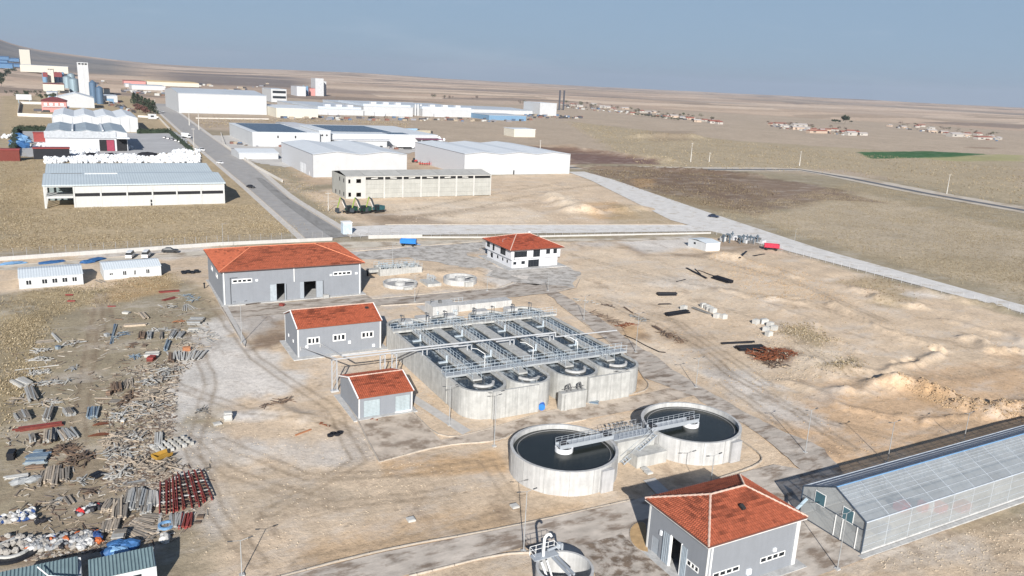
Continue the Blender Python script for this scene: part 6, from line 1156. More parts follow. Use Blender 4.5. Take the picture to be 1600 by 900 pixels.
# ------------------------------------------------------------- vehicles
tyre = mat('tyre', (.02, .02, .02), .9); hl = mat('headlamp_glass', (.7, .7, .65), .2); tl = mat('tail_lamp', (.25, .02, .02), .3)
def car(lab, px, py, rz, col, L_=4.6, group='parked and driving cars', van=False, loc=None):
    x, y = loc or G(px, py); m = mat('car_paint_%d_%d_%d' % tuple(int(c*100) for c in col), col, .35, spec=.5, var=.02); t = thing('car', lab, 'van' if van else 'car', (x, y, .15), rz, group)
    W_ = .9; b = MB(); pr = [(-L_/2, .3), (L_/2, .3), (L_/2, .75), (L_*.33, .95), (-L_/2+.1, .98), (-L_/2, .7)]
    if van: pr = [(-L_/2, .3), (L_/2, .3), (L_/2, 1.0), (L_*.36, 1.2), (-L_/2, 1.2)]
    def ex(mb, pr, w0, w1):
        n = len(pr); a = len(mb.v); zt = max(z for _, z in pr); zb = min(z for _, z in pr)
        for s in (-1, 1):
            for xx, z in pr: w_ = w0+(w1-w0)*(z-zb)/max(zt-zb, .01); mb.v.append((xx, s*w_, z))
        mb.f += [tuple(a+i for i in range(n)), tuple(a+n+i for i in reversed(range(n)))]+[(a+i, a+n+i, a+n+(i+1) % n, a+(i+1) % n) for i in range(n)]; mb.c += [None]*(n+2)
    ex(b, pr, W_, W_*.95); part('body', b, m, t)
    g = MB(); top = 2.0 if van else 1.45; z0 = 1.2 if van else .95
    ex(g, [(-L_*.46 if van else -L_*.42, z0), (L_*.34 if van else L_*.2, z0), (L_*.24 if van else L_*.05, top-.05), (-L_*.45 if van else -L_*.27, top-.05)], W_*.92, W_*.74); part('window_band', g, glass, t)
    r = MB(); ex(r, [(-L_*.46 if van else -L_*.28, top-.06), (L_*.25 if van else L_*.06, top-.06), (L_*.22 if van else L_*.03, top+.02), (-L_*.44 if van else -L_*.25, top+.02)], W_*.76, W_*.7); part('car_roof', r, m, t)
    for sx in (-.31, .31):
        for sy in (-1, 1): w_ = MB().tube((L_*sx, sy*(W_-.2), .32), (L_*sx, sy*(W_+.02), .32), .33, 12); part('wheel', w_, tyre, t)
    for sy in (-1, 1): part('headlight', MB().box(L_/2-.03, L_/2+.03, sy*.62-.18, sy*.62+.18, .6, .75), hl, t); part('tail_light', MB().box(-L_/2-.03, -L_/2+.03, sy*.66-.15, sy*.66+.15, .65, .85), tl, t)
    return t
car('black car parked on the dusty track behind the white cabins', 266, 395, R(-14), (.02, .022, .025)); car('dark blue car driving on the gravel road at the upper right', 1115, 340, R(-60), (.02, .03, .06)); car('white car on the estate road beside the long pale hall', 344, 256, R(-65), (.75, .75, .75)); car('black car at the roadside near the corner of the long pale hall', 392, 294, R(-62), (.03, .03, .035))
car('silver car far up the estate road near the kiosk', 254, 176, R(-65), (.5, .52, .54)); car('white van at the roadside beside the bulk bags', 315, 236, R(-60), (.75, .75, .75), 5.2, van=True); car('white van behind the right white cabin, nearer one', 229, 402, R(75), (.72, .73, .73), 5.4, van=True); car('white van behind the right white cabin, left one', 204, 403, R(75), (.72, .73, .73), 5.0, van=True)
for k, (c, l) in enumerate((((.5, .5, .5), 'silver car first from the left in the factory car park'), ((.7, .7, .7), 'white car second in the factory car park row'), ((.15, .17, .2), 'dark grey car third in the factory car park row'), ((.6, .62, .62), 'pale car fourth in the factory car park row'), ((.72, .72, .72), 'white car last in the factory car park row near the road'))): car(l, 257+k*6, 216+k*1.6, R(75), c, group='cars in the factory car park')
for k in range(7): car('small parked car in the estate far up the road', 100+k*.1+random.uniform(60, 110), random.uniform(158, 176), R(random.uniform(0, 180)), random.choice(((.6, .6, .6), (.3, .05, .05), (.1, .1, .12))), group='far parked cars')
def truck(lab, px, py, rz, cabc, boxc, L_=9):
    x, y = G(px, py); t = thing('truck', lab, 'truck', (x, y, .2), rz); m1 = mat('truck_cab_%d' % int(cabc[2]*100), cabc, .4); m2 = mat('truck_box_%d_%d' % (int(boxc[0]*100), int(boxc[2]*100)), boxc, .5)
    part('cab', MB().box(L_/2-2.2, L_/2, -1.25, 1.25, .6, 3.2), m1, t); part('windscreen', MB().box(L_/2, L_/2+.05, -1.1, 1.1, 1.9, 2.9), glass, t); part('cargo_box', MB().box(-L_/2, L_/2-2.4, -1.28, 1.28, 1.1, 3.9), m2, t); part('chassis', MB().box(-L_/2, L_/2-.2, -.5, .5, .6, 1.05), tyre, t)
    for sx in (-.36, -.2, .34):
        for sy in (-1, 1): part('wheel', MB().tube((L_*sx, sy*.9, .5), (L_*sx, sy*1.27, .5), .5, 12), tyre, t)
truck('white box truck on the estate road near the hedge', 291, 216, R(-65), (.7, .7, .7), (.72, .72, .72)); truck('white lorry parked beneath the purple canopy', 633, 232, R(-10), (.7, .7, .71), (.74, .74, .74), 14); truck('white and navy lorry at the canopy corner near the right warehouse', 650, 225, R(-60), (.6, .6, .65), (.1, .12, .2), 8)
truck('grey and blue trailer lorry beyond the purple canopy', 640, 207, R(10), (.04, .05, .06), (.30, .45, .60), 22); truck('brownish flatbed lorry at the end of the far yard', 663, 210, R(5), (.05, .05, .05), (.40, .36, .28), 18)
def trailer(lab, px, py, rz, col, L_=5.2):
    x, y = G(px, py); t = thing('tipping_trailer', lab, 'trailer', (x, y, .1), rz); m = mat('trailer_%d_%d' % (int(col[0]*100), int(col[2]*100)), col, .5, var=.08); b = MB()
    b.box(-L_/2, L_/2, -1.2, 1.2, 1.0, 1.12); b.box(-L_/2, L_/2, -1.25, -1.15, 1.0, 2.3); b.box(-L_/2, L_/2, 1.15, 1.25, 1.0, 2.3); b.box(-L_/2-.05, -L_/2+.05, -1.2, 1.2, 1, 2.3); b.box(L_/2-.05, L_/2+.05, -1.2, 1.2, 1, 2.3); part('hopper', b, m, t)
    q = MB(); [q.box(-L_/2+k*L_/5-.05, -L_/2+k*L_/5+.05, -1.32, -1.25, .95, 2.35) for k in range(6)]; part('side_rib', q, m, t); part('drawbar', MB().tube((L_/2, 0, .8), (L_/2+1.5, 0, .6), .08), m, t); part('chassis', MB().box(-L_/2, L_/2, -.5, .5, .75, .98), tyre, t)
    for sx in (-.32, .32):
        for sy in (-1, 1): part('wheel', MB().tube((L_*sx, sy*.85, .45), (L_*sx, sy*1.15, .45), .45, 12), tyre, t)
trailer('bright blue tipping trailer by the boundary wall above the basins', 638, 384.5, R(-30), (.02, .17, .50)); trailer('red tipping trailer near the right end of the boundary', 1205, 391, R(-42), (.42, .03, .06))
def excavator(lab, px, py, rz, col):
    x, y = G(px, py); t = thing('excavator', lab, 'excavator', (x, y, 0), rz, 'excavators by the raw concrete hall'); m = mat('excavator_%d_%d' % (int(col[0]*100), int(col[1]*100)), col, .4); lime = mat('lime_boom', (.19, .26, .05), .5); dk = mat('boom_grey', (.05, .06, .07), .5)
    for s in (-1, 1): q = MB(); q.ob((0, s*1.2, .5), (4.6, .6, .8)); q.tube((-2.2, s*1.5, .5), (-2.2, s*.9, .5), .45, 10); q.tube((2.2, s*1.5, .5), (2.2, s*.9, .5), .45, 10); part('track', q, tyre, t)
    q = MB(); q.box(-2.6, 1.6, -1.4, 1.4, 1.1, 2.5); q.box(-2.9, -2.2, -1.3, 1.3, 1.3, 2.7); part('engine_house', q, m, t); part('stripe', MB().box(-2.7, .5, -1.45, -1.4, 1.6, 1.9), mat('stripe_green', (.12, .4, .15), .5), t)
    part('cab', MB().box(.2, 1.9, .3, 1.4, 1.2, 3.3), glass, t); part('cab_frame', MB().box(.1, 2.0, .2, 1.45, 3.3, 3.42), m, t); part('boom', MB().tube((1.4, -.3, 2.0), (3.0, -.3, 5.6), .38, 6).tube((3.0, -.3, 5.6), (4.4, -.3, 6.6), .32, 6), dk, t)
    part('stick', MB().tube((4.4, -.3, 6.7), (5.8, -.3, 2.6), .26, 6), lime, t); q = MB(); q.prism([(5.3, -.9), (6.6, -.9), (6.6, .4), (5.3, .4)], .9, 2.5); part('bucket', q, dk, t); part('hydraulic_ram', MB().tube((2.2, -.3, 2.4), (3.6, -.3, 5.0), .12, 6), frame_w, t)
excavator('largest dark green excavator, leftmost of the three, lime arm folded', 547, 333, R(197), (.015, .05, .035)); excavator('green excavator in the middle of the three', 569, 333, R(200), (.02, .07, .045)); excavator('teal excavator on the right of the three', 590, 331.5, R(202), (.03, .09, .10))
x, y = G(648, 254); t = thing('tractor', 'small dark tractor pulling a red implement between the white warehouses', 'tractor', (x, y, 0), R(-25)); part('body', MB().box(-1.6, 1.8, -.5, .5, .8, 1.9), mat('tractor_red', (.35, .03, .03), .5), t); part('cab', MB().box(-1.2, .2, -.7, .7, 1.6, 3.0), glass, t)
for sx, r in ((-1.1, .9), (1.5, .55)):
    for sy in (-1, 1): part('wheel', MB().tube((sx, sy*.6, r), (sx, sy*1.0, r), r, 12), tyre, t)
t = thing('farm_implement', 'red folding farm implement behind the small dark tractor', 'farm implement', (*G(668, 258), 0), R(-30)); q = MB()
q.box(-6, 5, -.3, .3, .8, 1.2)
for k in range(7): q.box(-5+k*1.5, -4.8+k*1.5, -1.6, 1.6, .2, 1.0+random.random()*1.8)
part('frame', q, MAT['tractor_red'], t)
# ------------------------------------------------------------- cabins, booth, container
cabw = mat('cabin_white', (.55, .57, .58), .6, var=.03, streak=.05); cabr = mat('cabin_roof', (.58, .63, .66), .6, var=.04, ribs=(0, .6, .4)); 
def cabin(lab, u, v, L_, D, h, wins, rz=0):
    t = thing('site_cabin', lab, 'cabin', (u, v, 0), rz, 'white site cabins'); hs = [(a, b, c, d) for a, b, c, d in wins]; m = walls(L_, D, h, {'front': hs}, .15); gable_fill(m, L_, D, h-.01, .85, .15); part('wall', m, cabw, t)
    for a, b, c, d in wins: window(t, 'front', L_, D, a, b, c, d, 2, fw=.06)
    gable_roof(t, L_, D, h+.05, .85, .2, tile=False, m=cabr, thick=.08, vw=.12); part('base', MB().box(-.1, L_+.1, -.1, D+.1, 0, .14), conc, t)
cabin('white site cabin with five pairs of windows, left one', -16.3, 221.6, 13.9, 11.6, 2.8, [(1.5, 2.6, 1.0, 2.1), (4.9, 6, 1.0, 2.1), (7.1, 8.2, 1.0, 2.1), (9.3, 10.4, 1.0, 2.1), (11.5, 12.5, 1.0, 2.1)], R(3)); cabin('white site cabin beside it, right one with the dark shadow', 2.4, 225.2, 13.8, 9.8, 2.8, [(1.3, 2.1, 1.3, 1.8), (4.5, 5.3, 1.0, 2.1), (7.1, 7.6, .9, 2.1), (10.1, 10.9, 1.0, 2.1)], R(4))
t = thing('steel_cabin', 'white steel cabin with pale shutters beside the generator yard', 'cabin', (193.0, 209.3, 0)); part('wall', MB().box(0, 6.6, 0, 9.6, 0, 2.9), cabw, t)
for k in range(4): part('front_panel', MB().box(.1+k*1.6, 1.6+k*1.6, -.08, 0, .15, 2.75), mat('panel_white', (.74, .75, .75), .5), t)
gable_roof(t, 6.6, 9.6, 2.95, .5, .15, tile=False, m=cabr, thick=.08); part('window', MB().box(-.05, 0, 5.5, 6.5, 1.5, 2.2), glass, t)
t = thing('guard_booth', 'pale blue booth standing by the gate in the boundary wall', 'booth', (79.0, 269.4, 0)); part('wall', MB().box(0, 3.2, 0, 3, .2, 4.3), mat('booth_blue', (.48, .56, .63), .5), t); part('roof', MB().box(-.15, 3.35, -.15, 3.15, 4.3, 4.5), frame_w, t); part('front_panel', MB().box(.3, 2.9, -.05, 0, .5, 3.9), mat('booth_panel', (.40, .47, .55), .3), t)
t = thing('generator_set', 'cluster of dark generator and pump units behind the steel cabin', 'machinery', (*G(1150, 380), 0))
for k in range(12): x, y = random.uniform(-6, 12), random.uniform(-4, 6); q = MB().box(x-1, x+1, y-.7, y+.7, 0, random.uniform(.8, 1.8)); part('unit', q, random.choice((gclad, wwall, MAT['dark_pipework'], gclad)), t)
for k in range(16): x, y = random.uniform(-6, 10), random.uniform(-3, 6); q = MB().cyl(x, y, 0, random.uniform(1.8, 3.6), .22, 8).ob((x, y, 2.4), (.9, .7, .5)); part('valve_stack', q, mat('gear_blue_grey', (.10, .13, .16), .5), t)
teal = mat('teal_corrugated', (.16, .225, .24), .5, var=.12, vs=.8, ribs=(0, .35, .9))
for u, v, L_, D, lab in ((-2.9, 82.6, 6.4, 3.0, 'white walled shed with teal corrugated roof at the bottom left edge'), (-11.6, 84.0, 8.0, 2.8, 'teal roofed shed partly cut by the bottom left corner')):
    t = thing('corrugated_shed', lab, 'shed', (u, v, 0)); part('wall', MB().box(0, L_, 0, D, 0, 2.9), cabw, t); rf = MB()
    n = int(L_/.35)
    for k in range(n): rf.poly((k*.35, -.15, 2.98), (k*.35+.175, -.15, 3.06), (k*.35+.175, D+.15, 3.56), (k*.35, D+.15, 3.48)); rf.poly((k*.35+.175, -.15, 3.06), (k*.35+.35, -.15, 2.98), (k*.35+.35, D+.15, 3.48), (k*.35+.175, D+.15, 3.56))
    part('roof', rf, teal, t); part('back_wall', MB().box(0, L_, D-.05, D, 2.9, 3.4), cabw, t)
    if u > -5: part('window', MB().box(4.1, 4.9, -.05, 0, 1.7, 2.4), glass, t)
t = thing('scaffold_pole', 'pale pole leaning across the bottom left teal roof', 'pole', (-6.6, 84, 3.4)); part('pole', MB().tube((0, 0, .3), (2.4, -1.3, .2), .09, 6).tube((.1, .1, .2), (-.9, 1.6, .6), .07, 6), frame_w, t)

# small yard clutter round the factories and farmsteads, too far away to pick apart
q = MB(); rc = random.Random(21); CC = [(.42, .42, .40, 1), (.22, .22, .24, 1), (.07, .07, .08, 1), (.05, .05, .05, 1), (.09, .14, .22, 1), (.18, .09, .07, 1), (.3, .25, .19, 1), (.16, .13, .1, 1)]
for x0, y0, x1, y1, n, s in ((430, 185, 830, 189, 120, 2.6), (300, 150, 420, 133, 30, 4), (60, 176, 110, 166, 25, 2.4), (165, 160, 215, 176, 50, 2.6), (360, 226, 640, 232, 70, 1.8), (445, 238, 500, 236, 20, 1.4), (820, 182, 910, 184, 45, 3), (880, 166, 1125, 191, 110, 3), (1200, 197, 1345, 212, 80, 2.2), (1400, 198, 1560, 219, 70, 2.4), (40, 215, 70, 244, 30, 1.6), (230, 130, 330, 134, 40, 5), (100, 146, 165, 128, 40, 4), (255, 150, 262, 140, 14, 4), (190, 142, 262, 150, 60, 4)):
    for _ in range(n):
        f = rc.random(); px = x0+(x1-x0)*f; py = y0+(y1-y0)*f+rc.uniform(-2, 2.5); x, y = G(px, py); z = tz(x, y) if math.hypot(x, y) > 900 else 0; a = len(q.f); k = s*rc.uniform(.5, 1.5)
        q.ob((x, y, z+k*.35), (k*rc.uniform(1, 2.4), k, k*.8), rc.uniform(-.3, .3)); c_ = rc.choice(CC)
        for j in range(a, len(q.f)): q.c[j] = c_
struct('yard_clutter', q, mat('clutter_mixed', (.5, .5, .5), .8, attr='Col'), 'stuff')
# ------------------------------------------------------------- loose stock and debris
def CU(m):   # one shared unit box per material
    k = 'u_'+m.name
    if k not in SH: SH[k] = MB().box(-.5, .5, -.5, .5, -.5, .5).mesh('timber_'+m.name, m)
    return SH[k]
SH = {}; rd = random.Random(11)
WOOD = [mat('weathered_timber', (.31, .265, .215), .9, var=.2, vs=2), mat('pale_timber', (.44, .365, .28), .9, var=.15, vs=2), mat('grey_timber', (.20, .18, .155), .9, var=.2, vs=2)]
GRYS = [mat('grey_panel', (.29, .30, .30), .8, var=.15, vs=2), mat('light_panel', (.34, .335, .315), .8, var=.15, vs=2)]
DKW = [mat('dark_timber', (.10, .075, .06), .9, var=.25, vs=2), mat('brown_timber', (.19, .13, .09), .9, var=.2, vs=2)]
REDS = [mat('red_steel', (.24, .045, .04), .6, var=.15, vs=1), mat('rusty_red_steel', (.16, .04, .03), .8, var=.2, vs=2)]
WHT = [mat('white_board', (.47, .465, .44), .7, var=.08), mat('offwhite_board', (.38, .37, .34), .8, var=.1)]
BLUE = [mat('blue_sheet', (.12, .17, .23), .6, var=.15, vs=2), mat('blue_grey_sheet', (.24, .28, .30), .6, var=.15, vs=2)]
RUSTM = [mat('rust', (.22, .075, .035), .9, var=.3, vs=3)]; BLK = [mat('black_plastic', (.015, .016, .02), .45, var=.1)]; ORG = [mat('orange_brick', (.36, .16, .08), .8, var=.1)]; YEL = [mat('yellow_skip', (.38, .22, .04), .6, var=.1)]; TARP = [mat('bright_tarp', (.035, .11, .26), .6, var=.3, vs=2), mat('pale_tarp', (.16, .30, .48), .5, var=.2, vs=2)]
PN = {'w': 'plank', 'g': 'panel', 'd': 'plank', 'r': 'steel_bar', 'p': 'board', 'b': 'sheet', 'k': 'pipe'}
PALS = {'w': WOOD, 'g': GRYS+WOOD[2:], 'd': DKW, 'r': REDS, 'p': WHT, 'b': BLUE, 'k': BLK, 'm': WOOD+GRYS+WHT, 'u': RUSTM, 'o': ORG}
def piece(nm, pal, t, x, y, z, size, rz=0, ti=0, ro=0):
    o = link(nm, CU(rd.choice(pal)), t, (x, y, z)); o.scale = size; o.rotation_euler = (ro, ti, rz); return o
FR_ = {1: (0, 380, 4.706), 6: (0, 560, 4.706), 7: (0, 720, 4.706), 4: (880, 400, 4.706), 3: (1060, 350, 8.889), 0: (0, 0, 1)}
def seg(fr, ax, ay, bx, by):
    ox, oy, s = FR_[fr]; A = Gp(ox+ax/s, oy+ay/s); B = Gp(ox+bx/s, oy+by/s); return A, B, max(.6, math.dist(A, B)), math.atan2(B[1]-A[1], B[0]-A[0])
def stack(lab, fr, a, b, wd, h, pal='w', cat='timber stack', nm='plank_stack', pw=.25, gap=1.12, group=None, jit=.03):
    A, B, L_, rz = seg(fr, *a, *b); cx, cy = (A[0]+B[0])/2, (A[1]+B[1])/2; t = thing(nm, lab, cat, (cx, cy, max(-.1, tz(cx, cy))), rz, group); n = max(1, int(wd/pw)); ly = max(1, round(h/.16)); ph = h/ly
    for k in range(ly):
        for i in range(n):
            if k == ly-1 and rd.random() < .3 and n > 2: continue
            l = L_*rd.uniform(.82, 1); piece(PN.get(pal, 'plank'), PALS[pal], t, rd.uniform(-.06, .06)*L_, (i-(n-1)/2)*pw*gap, ph*(k+.5), (l, pw*.95, ph*.92), rd.gauss(0, jit), 0)
    return t
def jumble(lab, fr, a, b, wd, n, pal='w', cat='timber heap', nm='timber_heap', h=.5, pl=(1.0, 2.6), group=None, pw=.14):
    A, B, L_, rz = seg(fr, *a, *b); cx, cy = (A[0]+B[0])/2, (A[1]+B[1])/2; t = thing(nm, lab, cat, (cx, cy, max(-.1, tz(cx, cy))), rz, group)
    for _ in range(n):
        f, g = rd.uniform(-.5, .5), rd.uniform(-.5, .5); z = h*(1-f*f*3)*(1-g*g*3)*rd.random()+.08
        piece(PN.get(pal, 'plank'), PALS[pal], t, f*L_, g*wd, z, (rd.uniform(*pl), pw*rd.uniform(.7, 1.6), .07), rd.uniform(0, 3.14), rd.uniform(-.25, .25))
    return t
def fan(lab, fr, a, b, wd, n, pal='w', spread=.5, nm='plank_fan', cat='plank row', group=None, h=.12, pw=.16):
    A, B, L_, rz = seg(fr, *a, *b); cx, cy = (A[0]+B[0])/2, (A[1]+B[1])/2; t = thing(nm, lab, cat, (cx, cy, max(-.1, tz(cx, cy))), rz, group)
    for i in range(n):
        f = (i/(max(1, n-1))-.5); piece(PN.get(pal, 'plank'), PALS[pal], t, rd.uniform(-.2, .2), f*wd, .08+rd.random()*h, (L_*rd.uniform(.7, 1), pw, .08), f*spread+rd.gauss(0, .04), 0)
def blob(name, lab, cat, fr, a, r, m, h=.6, group=None):
    ox, oy, s = FR_[fr]; x, y = Gp(ox+a[0]/s, oy+a[1]/s); q = MB().ball(0, 0, h*.4, r[0], r[1], h*.6, 10, 6, .18); return solo(name, q, m, lab, cat, (x, y, max(-.1, tz(x, y))), rd.uniform(0, 3), group)
GD = 'stock laid out in the debris yard'
S = stack; J = jumble; F = fan
S('long light plank stack in the upper part of the yard left of the wheel tracks', 1, (260, 735), (410, 722), 1.1, .35, 'w', group=GD); S('two crossed pale beams leaning beside the long light plank stack', 1, (380, 665), (440, 730), .5, .3, 'p', group=GD)
J('weathered board heap right of the crossed pale beams', 1, (475, 740), (600, 735), 2.4, 26, 'm', group=GD); J('pale broken boards below the long light plank stack', 1, (240, 795), (360, 790), 1.6, 18, 'p', group=GD); J('pale boards scattered lowest in the upper left yard', 1, (230, 865), (365, 860), 1.8, 20, 'p', group=GD)
S('small teal box lying near the pale boards', 1, (415, 775), (440, 780), .7, .7, 'b', 'box', 'teal_box', .7, group=GD)
for x, y, l in ((510, 390, 'dark red bundle in the dry grass below the left cabin'), (528, 430, 'brown bundle just below the dark red one in the grass'), (822, 465, 'dark red bundle near the start of the wheel tracks')): S(l, 1, (x-30, y), (x+30, y), .7, .3, 'r' if 'red' in l else 'd', 'bundle', 'steel_bundle', .2)
S('white sheet pack with dark edge near the top of the yard', 1, (905, 515), (955, 520), 1.0, .5, 'p', 'sheet pack', 'sheet_pack', .5, group=GD); S('leaning plank stack with white face, upper right yard', 1, (1035, 515), (1075, 562), 1.1, .5, 'w', group=GD); S('single brown plank in the upper yard', 1, (845, 563), (905, 563), .5, .2, 'd', group=GD)
S('long tan timber stack right of the wheel tracks', 1, (905, 612), (1080, 600), 1.3, .4, 'w', group=GD); S('long blue grey pole pair pointing down the yard', 1, (850, 600), (815, 750), .4, .25, 'b', 'steel section', 'steel_section', .2, group=GD)
J('blue and white scrap heap beside the long poles', 1, (840, 700), (930, 660), 1.5, 14, 'b', 'scrap heap', 'scrap_heap', group=GD); S('dark green drum box at the left of the blue scrap', 1, (775, 685), (800, 690), .9, .7, 'g', 'box', 'steel_box', .9, group=GD)
for i, x in enumerate((1030, 1057, 1100, 1186)): S(['first dark narrow pack from the left in the middle row', 'second dark narrow pack in the middle row', 'third and widest dark pack in the middle row', 'lone dark pack right of the widest one'][i], 1, (x+5, 660), (x-5, 712), (.5, .5, .9, .7)[i], .5, 'g' if i > 1 else 'd', group=GD)
S('grey plank pack leaning right, left one of a pair', 1, (1285, 660), (1252, 707), 1.0, .55, 'g', group=GD); S('grey plank pack leaning right, right one of a pair', 1, (1345, 660), (1312, 708), 1.0, .55, 'g', group=GD); S('tall blue grey pack below the leaning pair', 1, (1245, 722), (1215, 800), .9, .6, 'b', 'panel pack', 'panel_pack', group=GD)
S('large grey panel stack with black end at the right of the yard', 1, (1385, 580), (1495, 580), 3.6, .7, 'g', 'panel pack', 'panel_pack', .45, group=GD); J('orange scrap boards left of the large grey panel stack', 1, (1275, 580), (1345, 575), 1.2, 9, 'o', 'scrap heap', 'scrap_heap', group=GD)
S('red and white boards at the top right of the yard', 1, (1165, 362), (1320, 350), 1.6, .3, 'r', 'board stack', 'board_stack', .3, group=GD); F('red rods below the red and white boards', 1, (1190, 428), (1300, 402), 1.0, 7, 'r', .15, 'steel_rods', 'steel rods', group=GD)
J('blue grey clutter near the long hall corner', 1, (1360, 375), (1440, 430), 2.4, 20, 'b', 'scrap heap', 'scrap_heap', group=GD); F('leaning pale sheets right of the top scrap', 1, (1365, 450), (1400, 500), 2.2, 7, 'p', .5, 'sheet_pack', 'sheet pack', group=GD); J('thin scrap strewn left of the leaning pale sheets', 1, (1170, 475), (1290, 470), 2.2, 16, 'm', group=GD)
S('white sheets lying below the large grey panel stack', 1, (1380, 640), (1470, 640), 1.6, .4, 'p', 'sheet pack', 'sheet_pack', .5, group=GD); J('dark curved offcuts in the middle of the yard', 1, (945, 780), (990, 740), .9, 10, 'd', group=GD); S('small black pack between offcuts and cart', 1, (1045, 760), (1080, 760), .8, .4, 'd', group=GD)
S('pale tan cart bed in the middle of the yard', 1, (1060, 828), (1175, 822), 2.0, .5, 'p', 'cart', 'cart_bed', .4, group=GD); S('dark red crate below the tan cart bed', 1, (1090, 860), (1140, 862), 1.6, .8, 'r', 'crate', 'steel_crate', .4, group=GD); J('blue scrap left of the tan cart bed', 1, (960, 850), (1030, 830), 1.0, 12, 'b', 'scrap heap', 'scrap_heap', group=GD)
S('orange brick pallet at the right of the yard', 1, (1345, 795), (1400, 790), 1.1, .8, 'o', 'brick pallet', 'brick_pallet', .3, group=GD); F('row of white shuttering boards standing like ribs', 1, (1380, 800), (1360, 875), 6.2, 15, 'p', -.5, 'shutter_boards', 'shuttering boards', h=.5, pw=.3, group=GD)
S('black pack at the left end of the white rib boards', 1, (1262, 820), (1258, 880), 1.2, .6, 'd', group=GD); J('strewn pinkish planks at the right margin of the yard', 1, (1440, 640), (1580, 720), 4, 34, 'm', group=GD); J('pale sticks around the orange brick pallet', 1, (1300, 740), (1520, 780), 3.4, 30, 'w', group=GD); J('grey sticks between the dark packs', 1, (1110, 640), (1330, 650), 1.8, 26, 'm', group=GD)
S('very long thin pale pole across the left yard', 6, (115, 92), (450, 50), .2, .12, 'p', 'pole', 'timber_pole', .18, group=GD); J('pale board heap under the long thin pole', 6, (205, 118), (355, 100), 1.8, 26, 'p', group=GD); S('pale block stack at the left of the yard', 6, (118, 165), (205, 210), 2.2, .7, 'p', 'board stack', 'board_stack', .4, group=GD)
J('long heap of pale boards over black sheeting', 6, (215, 200), (410, 180), 1.8, 40, 'm', group=GD); S('steep grey pack below the pale block stack', 6, (215, 225), (245, 320), 1.4, .7, 'g', group=GD); J('sticks at the centre left, scattered in a star', 6, (300, 350), (430, 310), 2.6, 26, 'm', group=GD); J('small dark heap beside the wheel tracks', 6, (505, 90), (560, 70), 1, 12, 'g', group=GD); J('loose pale sticks right of the long heap', 6, (430, 185), (545, 160), 1.4, 9, 'p', group=GD); J('sticks and posts at the far left edge', 6, (80, 330), (200, 300), 1.6, 16, 'w', group=GD)
for i, (a, b) in enumerate((((118, 420), (150, 465)), ((165, 398), (205, 460)), ((370, 375), (340, 470)), ((490, 385), (525, 425)), ((690, 370), (678, 445)))): S(['smaller grey pack left of the red beam top', 'grey pack with black side above the red beam', 'tall narrow grey pack above the red beam', 'ragged grey pack beside the wheel tracks', 'blue grey upright pack alone right of the wheel tracks'][i], 6, a, b, (.9, 1.2, 1.1, 1.3, 1.5)[i], .7, 'b' if i == 4 else 'g', group=GD)
S('dark brown pack with black side in the middle of the yard', 6, (850, 190), (862, 250), 1.7, .6, 'd', group=GD); S('black cube beside the dark brown pack', 6, (785, 270), (820, 270), 1.2, .8, 'd', 'crate', 'dark_crate', .4, group=GD); F('thin upright planks right of the dark brown pack', 6, (945, 150), (930, 230), 1.6, 7, 'w', .2, group=GD); S('long thin pale planks left of the black cube', 6, (700, 290), (830, 290), .8, .2, 'w', group=GD); S('green grey sheet lying below the black cube', 6, (805, 315), (890, 318), 1.4, .15, 'g', 'sheet pack', 'sheet_pack', .7, group=GD)
t = S('long red steel beam with black notches, left side of the yard', 6, (100, 538), (490, 482), .9, .5, 'r', 'steel beam', 'red_beam', .45)
S('light panel pack below the red beam', 6, (372, 540), (362, 620), 1.6, .6, 'm', group=GD); S('black packed panel beside the light panel pack', 6, (412, 530), (402, 620), .9, .6, 'k', group=GD); S('grey slanted pack below the right end of the red beam', 6, (470, 530), (525, 605), 2.2, .5, 'm', group=GD); F('three upright brown sticks below the red beam', 6, (325, 580), (308, 640), 2.0, 4, 'd', .2, group=GD); S('small black pack left of the brown sticks', 6, (235, 570), (240, 622), .9, .6, 'g', group=GD)
J('brown plank fan under the slanted pack', 6, (370, 700), (570, 640), 2.4, 36, 'd', group=GD); J('dark brown plank heap with black shadow', 6, (485, 750), (680, 750), 3.4, 48, 'd', h=.9, group=GD); F('long brown planks laid across the plank fan', 6, (400, 640), (570, 700), 1.2, 8, 'd', .5, group=GD)
S('black box with white foot at the left edge of the yard', 6, (60, 735), (118, 730), 1.6, 1.1, 'k', 'box', 'black_box', .8); S('blue grey board stack at the lower left', 6, (192, 755), (360, 740), 2.6, .6, 'b', 'board stack', 'board_stack', .4, group=GD); S('small pale blue pack above the blue grey board stack', 6, (250, 695), (325, 692), 1.0, .5, 'b', 'board stack', 'board_stack', .3, group=GD); S('brown edged board below the blue grey stack', 6, (195, 815), (330, 805), .8, .5, 'd', 'board stack', 'board_stack', .3, group=GD)
for i, (a, b) in enumerate((((330, 85), (285, 192)), ((368, 55), (345, 175)), ((422, 45), (392, 195)), ((455, 75), (455, 160)), ((498, 60), (495, 160)))): S(['first long pale plank pair from the left, lower yard', 'second long plank stack, lower yard, thickest', 'third long plank stack, lower yard, longest', 'fourth long plank pair, lower yard, white', 'fifth long plank pair, lower yard, with black side'][i], 7, a, b, (.5, .8, .8, .5, .6)[i], .5, 'w', group=GD)
S('long cream board at the left edge of the lower yard', 7, (30, 132), (220, 108), .9, .25, 'p', 'board stack', 'board_stack', .4, group=GD); blob('grey_tarp', 'crumpled grey tarpaulin below the long cream board', 'tarpaulin', 7, (145, 165), (1.3, .8), GRYS[0], .8); blob('grey_tarp', 'crumpled grey tarpaulin beside the first plank pair', 'tarpaulin', 7, (245, 150), (1.1, .8), GRYS[0], .8)
